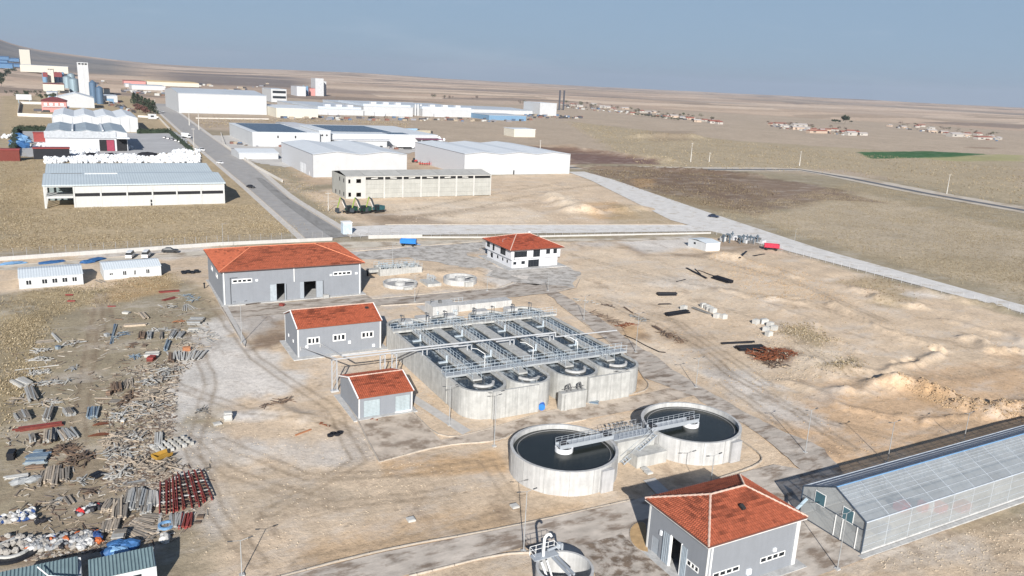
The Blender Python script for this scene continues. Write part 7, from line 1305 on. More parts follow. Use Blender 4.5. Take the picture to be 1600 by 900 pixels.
for i, (a, b, w_, n, pl) in enumerate([((900, 380), (1120, 350), 3.4, 60, 'm'), ((820, 440), (1050, 420), 2.6, 46, 'm'), ((760, 640), (1050, 560), 3.6, 60, 'w'), ((740, 720), (960, 690), 3.0, 50, 'm'), ((900, 800), (1180, 760), 4.2, 80, 'w'), ((1060, 200), (1230, 130), 3.6, 60, 'm'), ((1120, 120), (1330, 90), 3.4, 50, 'm'), ((1050, 300), (1250, 250), 3.6, 60, 'w'), ((1060, 430), (1180, 330), 3, 44, 'm'), ((900, 600), (1060, 580), 2.4, 40, 'm'), ((1090, 840), (1290, 760), 3.6, 50, 'w'), ((800, 880), (960, 850), 2.6, 34, 'm')]):
    J(['big mixed timber heap in the middle of the yard', 'grey and white plank heap left of the big one', 'pale timber heap below the rust sheet', 'round edged heap of grey boards', 'largest pale plank heap, lower middle yard', 'brown and grey heap at the right margin, upper', 'blue grey heap at the very top right margin', 'pinkish board heap at the right margin', 'white leaning boards beside the concrete strip', 'mixed sticks heap beside the rust sheets', 'heap of pale planks around the yellow skip', 'heap of white frames left of the black mat'][i], 6, a, b, w_, n, pl, h=.9, group=GD)
for i, (a, b, c) in enumerate((((680, 498), (800, 482), 'narrow rust coloured curved sheet'), ((645, 578), (820, 560), 'wide rust coloured curved sheet in the middle of the yard'))):
    A, B, L_, rz = seg(6, *a, *b); q = MB()
    for k in range(8): f = k/8; g = (k+1)/8; w_ = .8*sin(pi*f)+.1; w2 = .8*sin(pi*g)+.1; q.poly((L_*f, -w_, .05+.3*sin(pi*f)), (L_*g, -w2, .05+.3*sin(pi*g)), (L_*g, w2, .08), (L_*f, w_, .08))
    solo('rust_sheet', q, RUSTM[0], c, 'rusty sheet', (*A, .05), rz)
J('dark brown sticks standing in for the shadow pit beside the centre timber heap', 6, (880, 350), (1000, 245), 1.8, 26, 'd', h=.4, group=GD); S('yellow bucket like block among the timber heaps', 6, (893, 468), (920, 468), .8, .5, 'p', 'box', 'yellow_box', .8).children[0].data = CU(YEL[0])  # dark sticks carry the shade of the pit in their colour
x, y = Gp(1193/4.706, 560+745/4.706); t = thing('yellow_skip', 'yellow metal skip tray on the pale plank heap', 'skip', (x, y, .5), R(25)); m = MB().box(-1.1, 1.1, -.7, .7, 0, .1); part('tray', m, YEL[0], t)
for k, q in enumerate((MB().ob((0, -.75, .3), (2.4, .08, .5), 0, 0, .3), MB().ob((0, .75, .3), (2.4, .08, .5), 0, 0, -.3), MB().ob((-1.15, 0, .3), (.08, 1.5, .5)))): part('side', q, YEL[0], t)
t = thing('formwork_block_set', 'grid of small white formwork blocks right of the upright boards', 'formwork blocks', (*Gp(1260/4.706, 560+650/4.706), .02), R(20))
for i in range(6):
    for k in range(4): piece('formwork_block', WHT, t, (i-2.5)*.95+rd.uniform(-.1, .1), (k-1.5)*.95, .3, (.45, .55, .5), rd.uniform(-.3, .3))
S('upright white boards with black gaps, left one', 6, (1150, 560), (1150, 672), .6, .5, 'p', group=GD); S('upright white boards with black gaps, right one', 6, (1183, 558), (1183, 660), .6, .5, 'p', group=GD); S('black mat at the lower middle of the yard', 7, (680, 130), (752, 92), 1.7, .2, 'k', 'mat', 'black_mat', .8)
RK = [((1205, 180), (1200, 392)), ((1243, 168), (1250, 392)), ((1270, 150), (1280, 380)), ((1295, 135), (1320, 372)), ((1330, 110), (1385, 352)), ((1385, 130), (1440, 350)), ((1410, 100), (1470, 320)), ((1450, 95), (1535, 300))]
for i, (a, b) in enumerate(RK):
    A, B, L_, rz = seg(7, *a, *b); t = thing('steel_truss', ['first', 'second', 'third', 'fourth', 'fifth', 'sixth', 'seventh', 'eighth'][i]+' red steel truss from the left in the row of red trusses', 'steel truss', (*A, .03), rz, 'red steel trusses in the debris yard')
    for s in (-.42, .42): piece('rail', REDS[:1] if s > 0 else REDS, t, L_/2, s, .15, (L_, .14, .22)); piece('rail', REDS, t, L_/2, s, .62, (L_, .12, .12))
    n = 9
    for k in range(n): piece('tie_bar', WHT if k % 3 == 0 else DKW, t, L_*(k+.5)/n, 0, .5, (.16, .9, .1), rd.uniform(-.1, .1)); piece('bracket', BLK, t, L_*(k+.2)/n, rd.choice((-.3, .3)), .3, (.3, .25, .35))
for i, (a, b, p) in enumerate((((1268, 400), (1272, 500), 'g'), ((1330, 395), (1305, 500), 'g'), ((1365, 395), (1335, 500), 'r'), ((1400, 388), (1375, 495), 'r'))): S(['grey steel bundle below the red trusses, leftmost', 'grey steel bundle below the red trusses, second', 'dark red bundle below the red trusses, third', 'dark red bundle below the red trusses, rightmost'][i], 7, a, b, .8, .4, p, 'steel bundle', 'steel_bundle', .2)
S('square brown mat right of the red trusses', 7, (1440, 432), (1494, 430), 1.9, .2, 'd', 'mat', 'brown_mat', .45); S('ladder like white rack right of the red trusses', 7, (1490, 130), (1530, 210), .9, .3, 'p', 'rack', 'white_rack', .3)
x, y = Gp(1222/4.706, 720+485/4.706); t = thing('hose_coil', 'blue coil ring on the ground below the red trusses', 'hose coil', (x, y, .05)); m = MB().ring(0, 0, 0, .3, .95, .7, 20); part('coil', m, TARP[1], t)
S('single long white plank beside the blue coil', 7, (1170, 382), (1175, 540), .4, .2, 'p', 'plank', 'long_plank', .35); F('pale plank fan above the blue tarpaulins', 7, (1000, 425), (1150, 455), 3.0, 12, 'w', .6, group=GD); F('second pale plank fan pointing to the blue coil', 7, (930, 490), (1130, 545), 2.6, 14, 'w', .6, group=GD)
for i, (a, b, w_) in enumerate((((870, 300), (858, 445), 1.0), ((925, 335), (900, 445), .9), ((835, 310), (790, 380), 1.6), ((825, 460), (800, 545), 1.8), ((1000, 220), (975, 330), 2.0), ((1040, 230), (1010, 375), 1.8), ((1080, 350), (1070, 400), 1.4))): S(['tall plank pack with black side, lower centre yard', 'second tall plank pack right of it with black side', 'slanted ragged planks left of the tall packs', 'short ragged plank pack above the blue tarpaulins', 'dark grey ragged pack left of the white sheets', 'grey ragged pack touching the white sheets', 'low grey bags below the white sheets'][i], 7, a, b, w_, .6, 'w' if i < 4 else 'g', group=GD)
S('white corrugated sheet pile, left one', 7, (1095, 228), (1090, 340), 1.2, .4, 'p', 'sheet pack', 'sheet_pack', .4, group=GD); S('white corrugated sheet pile, right one by the red trusses', 7, (1150, 225), (1145, 345), 2.0, .35, 'p', 'sheet pack', 'sheet_pack', .3, group=GD); S('flat grey boards above the lower centre packs', 7, (900, 180), (1080, 148), 1.6, .15, 'g', 'board stack', 'board_stack', .4, group=GD); S('grey flat sheets beside the large timber heap', 7, (760, 130), (900, 120), .8, .15, 'p', 'board stack', 'board_stack', .4, group=GD)
J('brown plank scatter in the open middle of the lower yard', 7, (620, 240), (680, 235), 1.6, 9, 'd', group=GD); J('blue grey plank scatter left of the black mat', 7, (580, 165), (650, 150), 1.2, 10, 'g', group=GD); J('curved brown laths around the dark sheet', 7, (325, 360), (395, 300), 1.2, 14, 'w', group=GD); S('dark blue grey sheet in the lower left yard', 7, (395, 300), (460, 300), 1.8, .15, 'g', 'sheet pack', 'sheet_pack', .6, group=GD); S('plank pair right of the dark blue grey sheet', 7, (485, 265), (530, 325), .9, .3, 'w', group=GD)
J('long scrap planks by the blue tarpaulins', 7, (880, 540), (1170, 592), 1.4, 16, 'w', h=.3, group=GD); blob('white_rubble', 'white rubble lump right of the blue tarpaulins', 'rubble', 7, (1212, 588), (.9, .7), WHT[0], .9)
S('dark grey square crate above the blue tarpaulins', 7, (830, 590), (930, 580), 1.9, 1.0, 'g', 'crate', 'dark_crate', .9)
for (x, y), m, l in (((840, 690), TARP[0], 'bright blue tarpaulin, leftmost lump behind the teal shed'), ((880, 655), TARP[0], 'largest bright blue tarpaulin lump behind the teal shed'), ((945, 655), TARP[0], 'right bright blue tarpaulin lump behind the teal shed'), ((850, 700), TARP[1], 'pale blue tarpaulin fold against the teal shed')): blob('blue_tarp', l, 'tarpaulin', 7, (x, y), (1.5, .9), m, 1.1, 'blue tarpaulins behind the teal shed')
# sacks and rubbish: each lump a thing, alike ones share a mesh
LUMP = {}
COLS = {'white': (.48, .48, .47), 'grey': (.25, .26, .27), 'black': (.02, .02, .025), 'blue': (.03, .07, .2), 'orange': (.38, .10, .03), 'brown': (.17, .12, .09), 'red': (.45, .03, .03), 'pale': (.33, .31, .28)}
def lump(c, k):
    if (c, k) not in LUMP: LUMP[(c, k)] = MB().ball(0, 0, .25, .5, .42, .36, 8, 5, .25).mesh(c+'_sack', mat('sack_'+c, COLS[c], .6, var=.1))
    return LUMP[(c, k)]
def rubbish(band, n, cols, group, desc, sc=(.35, 1.0)):
    for _ in range(n):
        f = rd.random(); x = band[0]+(band[2]-band[0])*f; y = band[1]+(band[3]-band[1])*f+rd.uniform(-band[4], band[4]); c = rd.choice(cols); X, Y = Gp(x/4.706, 720+y/4.706)
        o = tag(link(c+'_sack', lump(c, rd.randrange(3)), None, (X, Y, rd.uniform(0, .35)), rd.uniform(0, 6)), c+' '+desc, 'rubbish bag', group+', '+c); s = rd.uniform(*sc); o.scale = (s*1.3, s, s)
rubbish((200, 640, 740, 575, 42), 280, ['white', 'grey', 'grey', 'black', 'black', 'blue', 'pale', 'pale', 'brown', 'white', 'grey', 'black', 'pale', 'orange'], 'rubbish heap along the bottom of the yard', 'lump in the long rubbish heap at the bottom of the yard')
rubbish((0, 455, 250, 405, 28), 45, ['white', 'white', 'pale', 'blue', 'grey'], 'white sack heap at the left edge', 'sack in the heap at the left edge of the lower yard'); rubbish((570, 395, 740, 340, 22), 30, ['white', 'white', 'black', 'grey', 'black', 'red'], 'white and black sacks', 'sack in the small heap near the centre of the lower yard'); rubbish((0, 590, 200, 580, 14), 24, ['grey', 'pale', 'brown'], 'grey sacks by the mat', 'sack lying along the round mat'); rubbish((250, 458, 335, 450, 6), 4, ['white', 'black'], 'lone sacks', 'sack lying alone between the heaps'); rubbish((590, 650, 620, 630, 12), 4, ['white'], 'x', 'sack at bottom')
x, y = Gp(95/4.706, 720+665/4.706); t = thing('round_net', 'oval white frame lying on a black liner at the left edge', 'pool liner', (x, y, .05), R(10)); part('liner', MB().cyl(0, 0, 0, .25, 2.9, 24), BLK[0], t); part('rim', MB().ring(0, 0, .25, .5, 2.0, 1.7, 24), WHT[0], t)
for k in range(9): a = k*.7; o = link('sack', lump('pale', k % 3), t, (cos(a)*1.2, sin(a)*.9, .25), a)
# stray timber between the heaps (nobody could count it)
m = MB(); mcol = [(.33, .28, .22, 1), (.42, .35, .27, 1), (.17, .14, .12, 1), (.45, .42, .37, 1), (.12, .08, .06, 1), (.1, .09, .08, 1), (.25, .2, .15, 1)]  # darkest tones stand in for shade between the pieces
def strays(mb, poly, n, ln=(.4, 1.8), w_=.1):
    xs = [p[0] for p in poly]; ys = [p[1] for p in poly]
    while n > 0:
        px, py = rd.uniform(min(xs), max(xs)), rd.uniform(min(ys), max(ys)); ins = False
        for (ax, ay), (bx, by) in zip(poly, poly[1:]+poly[:1]):
            if (ay > py) != (by > py) and px < (bx-ax)*(py-ay)/(by-ay)+ax: ins = not ins
        if not ins: continue
        n -= 1; x, y = Gp(px, py); a = len(mb.f); mb.ob((x, y, max(0, tz(x, y))+.06), (rd.uniform(*ln), w_*rd.uniform(.6, 1.8), .07), rd.uniform(0, 3.14), rd.uniform(-.12, .12)); c = rd.choice(mcol)
        for k in range(a, len(mb.f)): mb.c[k] = c
strays(m, [(150, 500), (330, 450), (320, 560), (270, 600), (270, 740), (160, 740), (140, 600)], 700); strays(m, [(10, 540), (130, 520), (120, 740), (10, 760)], 260); strays(m, [(150, 740), (330, 720), (330, 800), (250, 860), (20, 860), (20, 760)], 420); strays(m, [(160, 640), (275, 620), (275, 760), (165, 770)], 700, (.3, 1.1)); strays(m, [(195, 575), (285, 555), (275, 650), (262, 720), (268, 765), (170, 770), (165, 700), (215, 640)], 1500, (.2, .9), .13); strays(m, [(20, 855), (165, 830), (165, 860), (20, 880)], 350, (.2, .6), .2)
struct('timber_scraps', m, mat('scrap_mixed', (.4, .4, .4), .9, attr='Col'), 'stuff')
# ------------------------------------------------------------- right part of the plant: pipes, blocks, rust
def pipes(lab, fr, a, b, n, r, group='black pipes lying on the bare ground'):
    A, B, L_, rz = seg(fr, *a, *b); t = thing('pipe_bundle', lab, 'pipe bundle', (*A, max(0, tz(*A))), rz, group)
    for k in range(n): part('pipe', MB().tube((rd.uniform(-.3, .3), (k-(n-1)/2)*r*2.1, r), (L_+rd.uniform(-.3, .3), (k-(n-1)/2)*r*2.1, r), r, 8), BLK[0], t)
    if n > 2:
        for k in range(n-1): part('pipe', MB().tube((0, (k-(n-2)/2)*r*2.1, r*2.75), (L_, (k-(n-2)/2)*r*2.1, r*2.75), r, 8), BLK[0], t)
pipes('thick black pipe bundle, uppermost of the three beyond the basins', 4, (690, 289), (832, 289), 4, .22); pipes('short thin black pipe pair below the uppermost bundle', 4, (702, 357), (786, 356), 2, .14); pipes('slightly tilted thick black pipe bundle, lowest of the three', 4, (758, 440), (912, 416), 4, .22)
pipes('crossed black pipe reaching to the left end', 4, (905, 94), (1050, 168), 2, .18); pipes('second crossed black pipe over the first', 4, (968, 100), (1010, 140), 1, .18); pipes('thin brown pipe line joining the crossed pipes and the thick bundle', 4, (990, 110), (1115, 155), 1, .12); pipes('thickest black pipe bundle near the crossed pipes', 4, (1115, 165), (1232, 203), 5, .26); pipes('short black pipe pointing at the sand mound', 3, (845, 512), (940, 418), 2, .18); pipes('short black pipe right of the sand mound', 3, (1045, 448), (1190, 424), 2, .16)
pipes('long thin black pipe above the rust heap', 4, (1160, 652), (1400, 640), 2, .2); pipes('wide black pipe mat beside the rust heap', 4, (1280, 695), (1470, 685), 6, .2); pipes('short grey black pipe on pale ground', 4, (832, 195), (900, 178), 1, .12)
for i, (x, y) in enumerate(((1030, 378), (1058, 390), (1078, 402), (1102, 416), (1128, 455), (1178, 462), (885, 397), (1415, 502), (1480, 495), (1520, 520), (1550, 545), (1490, 555), (1510, 590), (1470, 500))):
    X, Y = Gp(880+x/4.706, 400+y/4.706); t = solo('concrete_block', MB().box(-.75, .75, -.6, .6, 0, 1.1).box(-.5, .5, -.35, .35, 1.1, 1.2), WHT[0], ['topmost white block in the short row by the grey pipes', 'second white block in the short row', 'third white block in the short row', 'fourth white block in the short row', 'white block at the low end of the row, left one', 'white block at the low end of the row, right one', 'white block just behind the tilted pipe bundle', 'lone white block left of the block group', 'upper left white block of the right group', 'central white block of the right group', 'right white block of the right group', 'lower left white block of the right group', 'lowest white block of the right group', 'highest white block of the right group'][i], 'concrete block', (X, Y, max(0, tz(X, Y))), rd.uniform(-.4, .4), 'white concrete blocks')
F('grey pipes beside the row of white blocks', 4, (935, 375), (1100, 440), 1.3, 5, 'g', .05, 'grey_pipes', 'pipe bundle', pw=.2)
J('rust brown reinforcement heap at the right of the plant', 4, (1380, 740), (1700, 730), 6.5, 90, 'u', 'scrap heap', 'rust_heap', 1.0, (1.5, 4)); J('dark sticks below the rust brown heap', 4, (1500, 810), (1640, 800), 3, 26, 'd', 'scrap heap', 'stick_heap')
J('dark steel rack heap right of the basins far corner', 4, (495, 440), (630, 490), 2.0, 26, 'g', 'scrap heap', 'rack_heap'); J('brown frames heap beside the dirt track', 4, (720, 560), (890, 640), 2.6, 44, 'd', 'scrap heap', 'frame_heap'); J('thin brown rods on the olive strip', 4, (190, 410), (400, 500), 1.6, 22, 'd', 'steel rods', 'rod_scatter', .2, (2, 5), pw=.08); J('rusty offcuts right of the basins', 4, (400, 520), (520, 500), 2.0, 22, 'u', 'scrap heap', 'offcut_heap', .3); S('long dark pole pair behind the steel rack heap', 4, (435, 372), (520, 425), .4, .2, 'd', 'pole', 'dark_poles', .18); S('brown planks above the frames heap', 4, (660, 515), (720, 550), 1.0, .25, 'd')
J('pale rubble beside the lamp post at the far corner', 4, (60, 320), (260, 350), 3.0, 30, 'p', 'rubble', 'rubble_heap', .4, (.4, 1.4)); J('dark offcuts on the pale ground by the long cable', 4, (300, 362), (400, 380), .8, 8, 'd', 'scrap heap', 'offcut_heap')
A = Gp(975, 524); q = MB(); pts = [(*Gp(x, y), .06) for x, y in ((975, 524), (990, 530), (1010, 541), (1030, 550), (1040, 551))]; q.path([(p[0]-pts[0][0], p[1]-pts[0][1], p[2]) for p in pts], .12); solo('black_hose', q, BLK[0], 'long curved black hose on the ground right of the basins', 'hose', (*pts[0][:2], 0))
x, y = Gp(846, 640); t = thing('blue_drum', 'blue drum lying at the foot of the basin wall', 'drum', (x, y, .1), R(60)); part('barrel', MB().tube((-.6, 0, .6), (.6, 0, .6), .58, 16), mat('drum_blue', (.02, .13, .5), .4), t); part('lid', MB().tube((-.66, 0, .6), (-.6, 0, .6), .6, 16), mat('drum_lid', (.04, .2, .6), .4), t)
S('pale blue sheets at the end of the white pipe by the basins', 0, (920, 629), (935, 631), 1.4, .3, 'b', 'sheet pack', 'sheet_pack', .4); S('long white pipe sloping down from the pump chamber', 0, (892, 614), (922, 632), .5, .4, 'p', 'pipe', 'white_pipe', .2)
for px, py, l in ((804, 793, 'square white manhole cover by the front lamp post'), (1008, 735, 'left white manhole slab between the clarifiers and roof'), (1013, 740, 'right white manhole slab between the clarifiers and roof'), (642, 814, 'small pale slab alone on the sand left of the low road')): solo('manhole_cover', MB().box(-.5, .5, -.5, .5, 0, .25).box(-.4, .4, -.4, .4, .25, .3), WHT[0], l, 'manhole cover', (*Gp(px, py), .1))
x, y = Gp(1011, 716); solo('concrete_ring', MB().cyl(0, 0, 0, .7, 1.0, 20), WHT[1], 'pale concrete disc between the stair and the right clarifier', 'concrete ring', (x, y, .05)); x, y = Gp(1018, 722); solo('valve_box', MB().box(-.2, .2, -.2, .2, 0, .9).cyl(0, 0, .9, 1.1, .15, 8), WHT[0], 'small white valve box beside the pale concrete disc', 'valve box', (x, y, .05))
S('pale concrete block pile left of the sandy ridge, larger one', 0, (350, 655), (364, 654), 1.6, 1.2, 'p', 'block pile', 'block_pile', .5); S('low pale slab pile just left of the larger block pile', 0, (333, 664), (346, 661), 1.2, .3, 'p', 'block pile', 'block_pile', .5); S('orange brown beam alone on the open sand', 0, (457, 682), (487, 671), .25, .2, 'o', 'beam', 'steel_beam', .22)
t = thing('black_tyre_pile', 'black heap of liners alone on the sand in front of the small shed', 'tyre pile', (*Gp(524, 680), 0))
for k in range(4): part('tyre', MB().ring(k*.55-.8, (k % 2)*.4, 0, .3, .5, .28, 12), BLK[0], t)
t = thing('black_tyre_pile', 'dark tyres left of the long orange roofed hall', 'tyre pile', (*Gp(300, 427), 0))
for k in range(9): part('tyre', MB().ring((k % 4)*1.1-2, (k//4)*.9, .0+.3*(k % 2), .4+.3*(k % 2), .65, .3, 12), BLK[0], t)
J('small dark scrap heap near the concrete strip', 0, (307, 644), (322, 643), 1.2, 14, 'g', 'scrap heap', 'scrap_heap'); J('brown roots and sticks on the sandy ridge', 0, (405, 640), (455, 626), 1.6, 18, 'd', 'scrap heap', 'stick_heap', .2); J('reddish scrap at the corner of the small shed', 0, (502, 660), (520, 668), .8, 8, 'u', 'scrap heap', 'offcut_heap', .2, (.3, .9)); J('small red brown offcuts in front of the pale shutters', 0, (576, 656), (592, 658), .5, 6, 'u', 'scrap heap', 'offcut_heap', .15, (.3, .8))
x, y = Gp(319.5, 451); solo('dark_standpipe', MB().cyl(0, 0, 0, 1.6, .16, 8).box(-.25, .25, -.1, .1, 1.2, 1.45), BLK[0], 'small dark standpipe beside the left wall of the long grey hall', 'standpipe', (x, y, 0)); S('red barrow in front of the open hall door', 0, (437, 478), (444, 479), .7, .7, 'r', 'barrow', 'red_barrow', .35)
F('dark rails leaning on the ground in front of the long hall', 0, (384, 477), (408, 474), .5, 3, 'd', .03, 'dark_rails', 'rail')
J('grey benches on the dusty track behind the orange roof, left', 0, (319, 392), (340, 390), 1.0, 10, 'g', 'scrap heap', 'bench_heap', .4); J('grey benches on the dusty track behind the orange roof, right', 0, (352, 390), (378, 387), 1.0, 12, 'g', 'scrap heap', 'bench_heap', .4)
for px, py, r_, l in ((80, 411, (3.4, 1.4), 'long blue tarpaulin behind the left white cabin'), (138, 410, (2.6, 1.8), 'blue tarpaulin nearest the gap between the cabins'), (152, 406, (2.2, 1.8), 'bright blue tarpaulin beside the right white cabin'), (20, 413, (3.4, 1.2), 'pale blue tarpaulin scraps at the left edge')): x, y = Gp(px, py); solo('blue_tarp', MB().ball(0, 0, .2, r_[0], r_[1], .5, 12, 6, .22), TARP[0] if 'pale' not in l else TARP[1], l, 'tarpaulin', (x, y, 0), R(20))
S('wooden ramp between the two white cabins', 0, (152, 438), (163, 442), 1.2, .2, 'w', 'ramp', 'timber_ramp', .3)
# estate yard: bulk bags
bagm = [MB().ball(0, 0, .55, .62, .62, .7, 8, 5, .14).mesh('bulk_bag', mat('bulk_bag_white', (.64, .66, .68), .7, var=.06)) for _ in range(3)]
def bag(px, py, g, lab, s=1.0):
    x, y = Gp(px, py); o = tag(link('bulk_bag', bagm[rd.randrange(3)], None, (x, y, 0), rd.uniform(0, 6)), lab, 'bulk bag', g); k = rd.uniform(1.5, 2.6)*s; o.scale = (k, k, k)
def bagpx():
    while 1:
        x = rd.uniform(70, 312); y = rd.uniform(236, 256)
        if (x > 150 and y < 240+(x-150)*-.01+(4 if x < 270 else -2)) or abs(x-231) < 15 and abs(y-243.5) < 4 or abs(x-141) < 10 and abs(y-243) < 3: continue
        return x, y
for k in range(240): bag(*bagpx(), 'white bulk bags massed behind the long pale hall', 'white bulk bag in the broad mass behind the long pale hall', .62)
q = MB()
for k in range(900): x, y = Gp(*bagpx()); s_ = rd.uniform(.7, 1.2); q.ball(x, y, s_*.8, s_, s_, s_*1.05, 6, 4, .2)
struct('bulk_bag_mass', q, MAT['bulk_bag_white'], 'stuff')
for k in range(60): bag(74+rd.random()*78, 235+rd.random()*9, 'white bulk bags against the grey fronted warehouse', 'white bulk bag in the bank against the grey fronted warehouse', .7)
for k in range(10): bag(176+rd.random()*34, 232+rd.random()*2, 'white bulk bags below the maroon door', 'white bulk bag lined up below the maroon door', .8)
for k in range(6): bag(56+rd.random()*14, 228+rd.random()*4, 'white bags by the red heap', 'white bag below the red containers')
for px, py, sx, l in ((141, 244, 9, 'left black mound among the white bulk bags'), (174, 244.5, 9, 'middle flat black mound among the white bulk bags'), (231, 243, 13, 'largest black mound among the white bulk bags')): x, y = Gp(px, py); solo('black_mound', MB().ball(0, 0, .3, sx*.5, 3.0, 1.9, 12, 6, .12), mat('black_granulate', (.012, .013, .018), .8), l, 'mound', (x, y, 0))
for px, py, w_, m_, l in ((53, 222, 18, REDS[0], 'red container at the left side of the grey fronted warehouse'), (53, 249, 18, BLK[0], 'dark open topped container left of the bulk bags'), (-2, 252, 10, REDS[1], 'dark maroon container at the left picture edge')):
    x, y = Gp(px, py); t = thing('skip_container', l, 'container', (x, y, 0)); part('body', MB().box(0, w_, 0, 7, 0, 6), m_, t); part('rim', MB().box(-.3, w_+.3, -.3, 7.3, 6, 6.5), REDS[0], t)
for k, (px, py) in enumerate(((30, 216), (34, 219), (28, 223), (37, 224), (31, 228), (26, 230), (36, 231))): x, y = Gp(px, py); solo('blue_tarp', MB().ball(0, 0, 1, 5, 4, 2.4, 10, 6, .25), TARP[k % 2], ['blue covered heap at the top of the hedge yard', 'second blue covered heap down the hedge yard', 'blue covered heap nearest the hedge', 'blue covered heap on the right of the hedge yard', 'blue covered heap in the middle low part of the hedge yard', 'lowest left blue covered heap by the hedge', 'lowest right blue covered heap in the hedge yard'][k], 'covered heap', (x, y, 0))
for k in range(14): px = 694-rd.random()*30; bag(px, 212+(px-664)*.2+rd.random()*4, 'white bags on the far yard', 'white bag on the bare yard beyond the purple canopy')
for k in range(6): bag(4+k*3.4, 213+rd.random()*4, 'white heap at the left edge', 'white bag in the heap at the far left field edge')
# ------------------------------------------------------------- ground cover: dry tufts, stones
def tufts(name, poly, n, s, cols, seed):
    R_ = np.random.RandomState(seed); P_ = np.array([Gp(*p) for p in poly]); mn, mxx = P_.min(0), P_.max(0); q = R_.rand(n*3, 2)*(mxx-mn)+mn; ins = np.zeros(len(q), bool)
    for (ax, ay), (bx, by) in zip(P_, np.roll(P_, -1, 0)): c = (ay > q[:, 1]) != (by > q[:, 1]); ins ^= c & (q[:, 0] < (bx-ax)*(q[:, 1]-ay)/((by-ay) or 1e-9)+ax)
    q = q[ins]; d = fbm(q[:, 0], q[:, 1], 14, seed, 4)+R_.rand(len(q))*.5; q = q[np.argsort(-d)][:max(10, int(len(q)*.55))]; q = q[R_.permutation(len(q))][:n]; q = q+R_.randn(len(q), 2)*np.minimum(2.2, np.hypot(q[:, 0], q[:, 1])/120)[:, None]; N = len(q); z = terrain(q[:, 0], q[:, 1])
    V = []; ss = s*(.5+R_.rand(N)); M_ = 4
    for k in range(M_):
        a = R_.rand(N)*6.28; l = ss*(.6+.6*R_.rand(N)); b = np.c_[q[:, 0]+np.cos(a+1.6)*ss*.3, q[:, 1]+np.sin(a+1.6)*ss*.3, z-.03]; c = np.c_[q[:, 0]-np.cos(a+1.6)*ss*.3, q[:, 1]-np.sin(a+1.6)*ss*.3, z-.03]; t = np.c_[q[:, 0]+np.cos(a)*l*.6, q[:, 1]+np.sin(a)*l*.6, z+l*.7]; V.append(np.stack([b, c, t], 1))
    V = np.concatenate(V).reshape(-1, 3); nt_ = len(V)//3; me = bpy.data.meshes.new(name); me.vertices.add(len(V)); me.vertices.foreach_set('co', V.ravel()); me.loops.add(len(V)); me.loops.foreach_set('vertex_index', np.arange(len(V), dtype=np.int32)); me.polygons.add(nt_); me.polygons.foreach_set('loop_start', np.arange(nt_, dtype=np.int32)*3); me.update(calc_edges=True)
    ca = me.color_attributes.new('Col', 'FLOAT_COLOR', 'POINT'); C_ = np.ones((len(V), 4)); pick = np.array(cols)[R_.randint(0, len(cols), nt_)]*(.8+.4*R_.rand(nt_, 1)); C_[:, :3] = np.repeat(pick, 3, 0); ca.data.foreach_set('color', C_.ravel()); me.materials.append(mat('dry_grass', (.3, .25, .15), .95, attr='Col', var=.1)); o = link(name, me); o['kind'] = 'stuff'; return o
GC = [(.39, .315, .20), (.30, .245, .15), (.46, .385, .265), (.23, .18, .11)]
tufts('dry_grass', [(0, 392), (0, 250), (70, 325), (352, 322), (400, 318), (470, 362), (340, 382)], 32000, .38, GC, 1)
tufts('dry_grass', [(0, 250), (60, 232), (70, 325), (0, 395), (-40, 300)], 11000, .38, GC, 2)
tufts('dry_grass', [(28, 458), (150, 446), (262, 428), (285, 448), (200, 470), (110, 482), (50, 520), (0, 560), (0, 470)], 8000, .26, GC, 3)
tufts('dry_grass', [(0, 500), (60, 505), (70, 560), (30, 640), (0, 690)], 3500, .3, GC, 4)
GR = [(.36, .30, .205), (.285, .235, .15), (.42, .355, .255), (.23, .185, .115)]
tufts('dry_grass', [(1120, 335), (1330, 285), (1460, 305), (1640, 345), (1640, 495), (1590, 465), (1300, 385)], 44000, .33, GR, 5)
tufts('dry_grass', [(1215, 508), (1262, 508), (1308, 538), (1215, 525)], 500, .35, GC, 6); tufts('dry_grass', [(1310, 440), (1385, 428), (1420, 448), (1420, 475), (1375, 480), (1355, 455)], 600, .35, GC+[(.2, .1, .06)], 7); tufts('dry_grass', [(1280, 580), (1335, 558), (1340, 572), (1320, 584)], 300, .35, GC, 8); tufts('dry_grass', [(400, 262), (470, 268), (500, 300), (540, 352), (500, 330), (430, 280)], 900, .5, GC, 9); tufts('dry_grass', [(905, 265), (1090, 265), (1220, 300), (1160, 330), (1060, 315)], 5000, .6, [(.12, .09, .06), (.2, .15, .1), (.3, .24, .15)], 10)
tufts('dry_grass', [(300, 182), (640, 190), (640, 200), (520, 190), (320, 200)], 3000, .9, GC, 11); tufts('dry_grass', [(880, 190), (1180, 225), (1600, 262), (1600, 325), (1330, 272), (1000, 258)], 9000, .9, GC, 12)
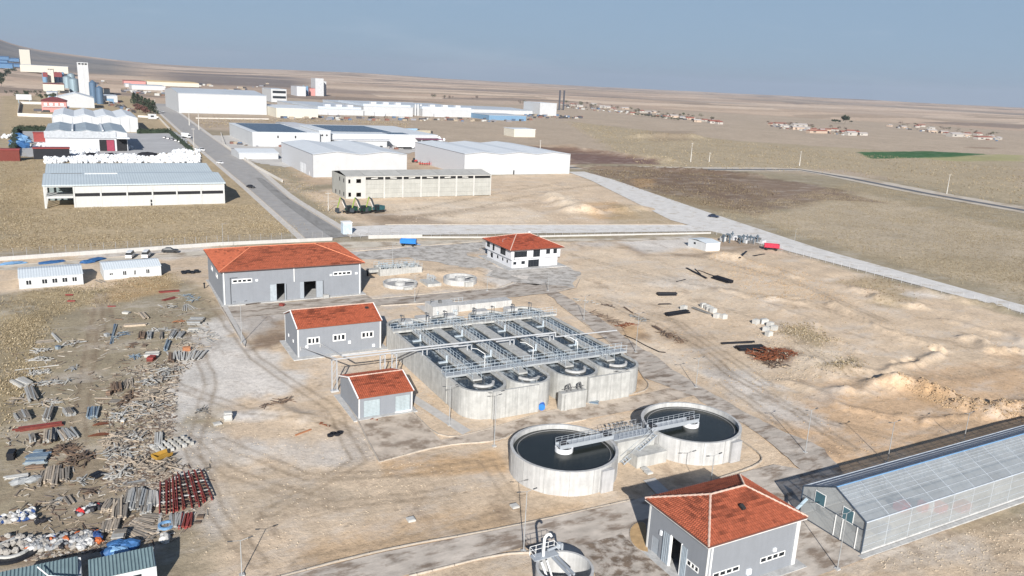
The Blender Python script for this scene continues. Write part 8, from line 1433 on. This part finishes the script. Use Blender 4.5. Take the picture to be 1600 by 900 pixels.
def stones(name, poly, n, s, seed, col):
    R_ = random.Random(seed); mb = MB(); xs = [p[0] for p in poly]; ys = [p[1] for p in poly]
    P_ = [Gp(*p) for p in poly]; X0, X1, Y0, Y1 = min(p[0] for p in P_), max(p[0] for p in P_), min(p[1] for p in P_), max(p[1] for p in P_); pts = []
    while len(pts) < n:
        x, y = R_.uniform(X0, X1), R_.uniform(Y0, Y1); ins = False
        for (ax, ay), (bx, by) in zip(P_, P_[1:]+P_[:1]):
            if (ay > y) != (by > y) and x < (bx-ax)*(y-ay)/(by-ay)+ax: ins = not ins
        if ins: pts.append((x, y))
    zz = terrain(np.array([p[0] for p in pts]), np.array([p[1] for p in pts]))
    for (x, y), z in zip(pts, zz): r = s*R_.uniform(.4, 1.4)**2; mb.ob((x, y, z+r*.3), (r*2, r*1.5, r*1.2), R_.uniform(0, 3), R_.uniform(-.4, .4))
    return struct(name, mb, mat(name+'_stone', col, .95, var=.2, vs=2), 'stuff')
stones('stones', [(260, 640), (600, 690), (790, 760), (450, 860), (300, 880)], 1100, .05, 1, (.45, .38, .29)); stones('dirt_clods', [(880, 400), (1200, 400), (1600, 510), (1600, 640), (1300, 720), (1020, 560)], 5000, .06, 2, (.40, .29, .18)); stones('dirt_clods', [(1390, 598), (1600, 640), (1600, 660), (1480, 640)], 1500, .09, 3, (.36, .27, .175)); stones('rubble_stones', [(1180, 500), (1340, 540), (1330, 590), (1170, 600)], 1300, .09, 4, (.40, .34, .26)); stones('stones', [(1330, 890), (1600, 800), (1640, 900)], 900, .05, 5, (.42, .34, .25)); stones('dirt_clods', [(1100, 395), (1260, 425), (1330, 470), (1180, 470)], 1800, .09, 6, (.28, .2, .12)); stones('stones', [(600, 320), (900, 280), (1050, 350), (620, 350)], 900, .1, 7, (.4, .33, .25)); stones('dirt_clods', [(570, 560), (640, 560), (690, 600), (660, 690), (560, 540)], 250, .05, 8, (.35, .27, .18))
# ------------------------------------------------------------- air
hm_ = bpy.data.materials.new('haze_air'); hm_.use_nodes = True; ht_ = hm_.node_tree; ht_.nodes.clear(); pv = ht_.nodes.new('ShaderNodeVolumePrincipled'); pv.inputs['Color'].default_value = (.80, .87, 1, 1); pv.inputs['Density'].default_value = 0.000045; pv.inputs['Anisotropy'].default_value = .2; op = ht_.nodes.new('ShaderNodeOutputMaterial'); ht_.links.new(pv.outputs[0], op.inputs['Volume'])
struct('haze', MB().box(-25000, 25000, -25000, 25000, -60, 520), hm_, 'stuff')
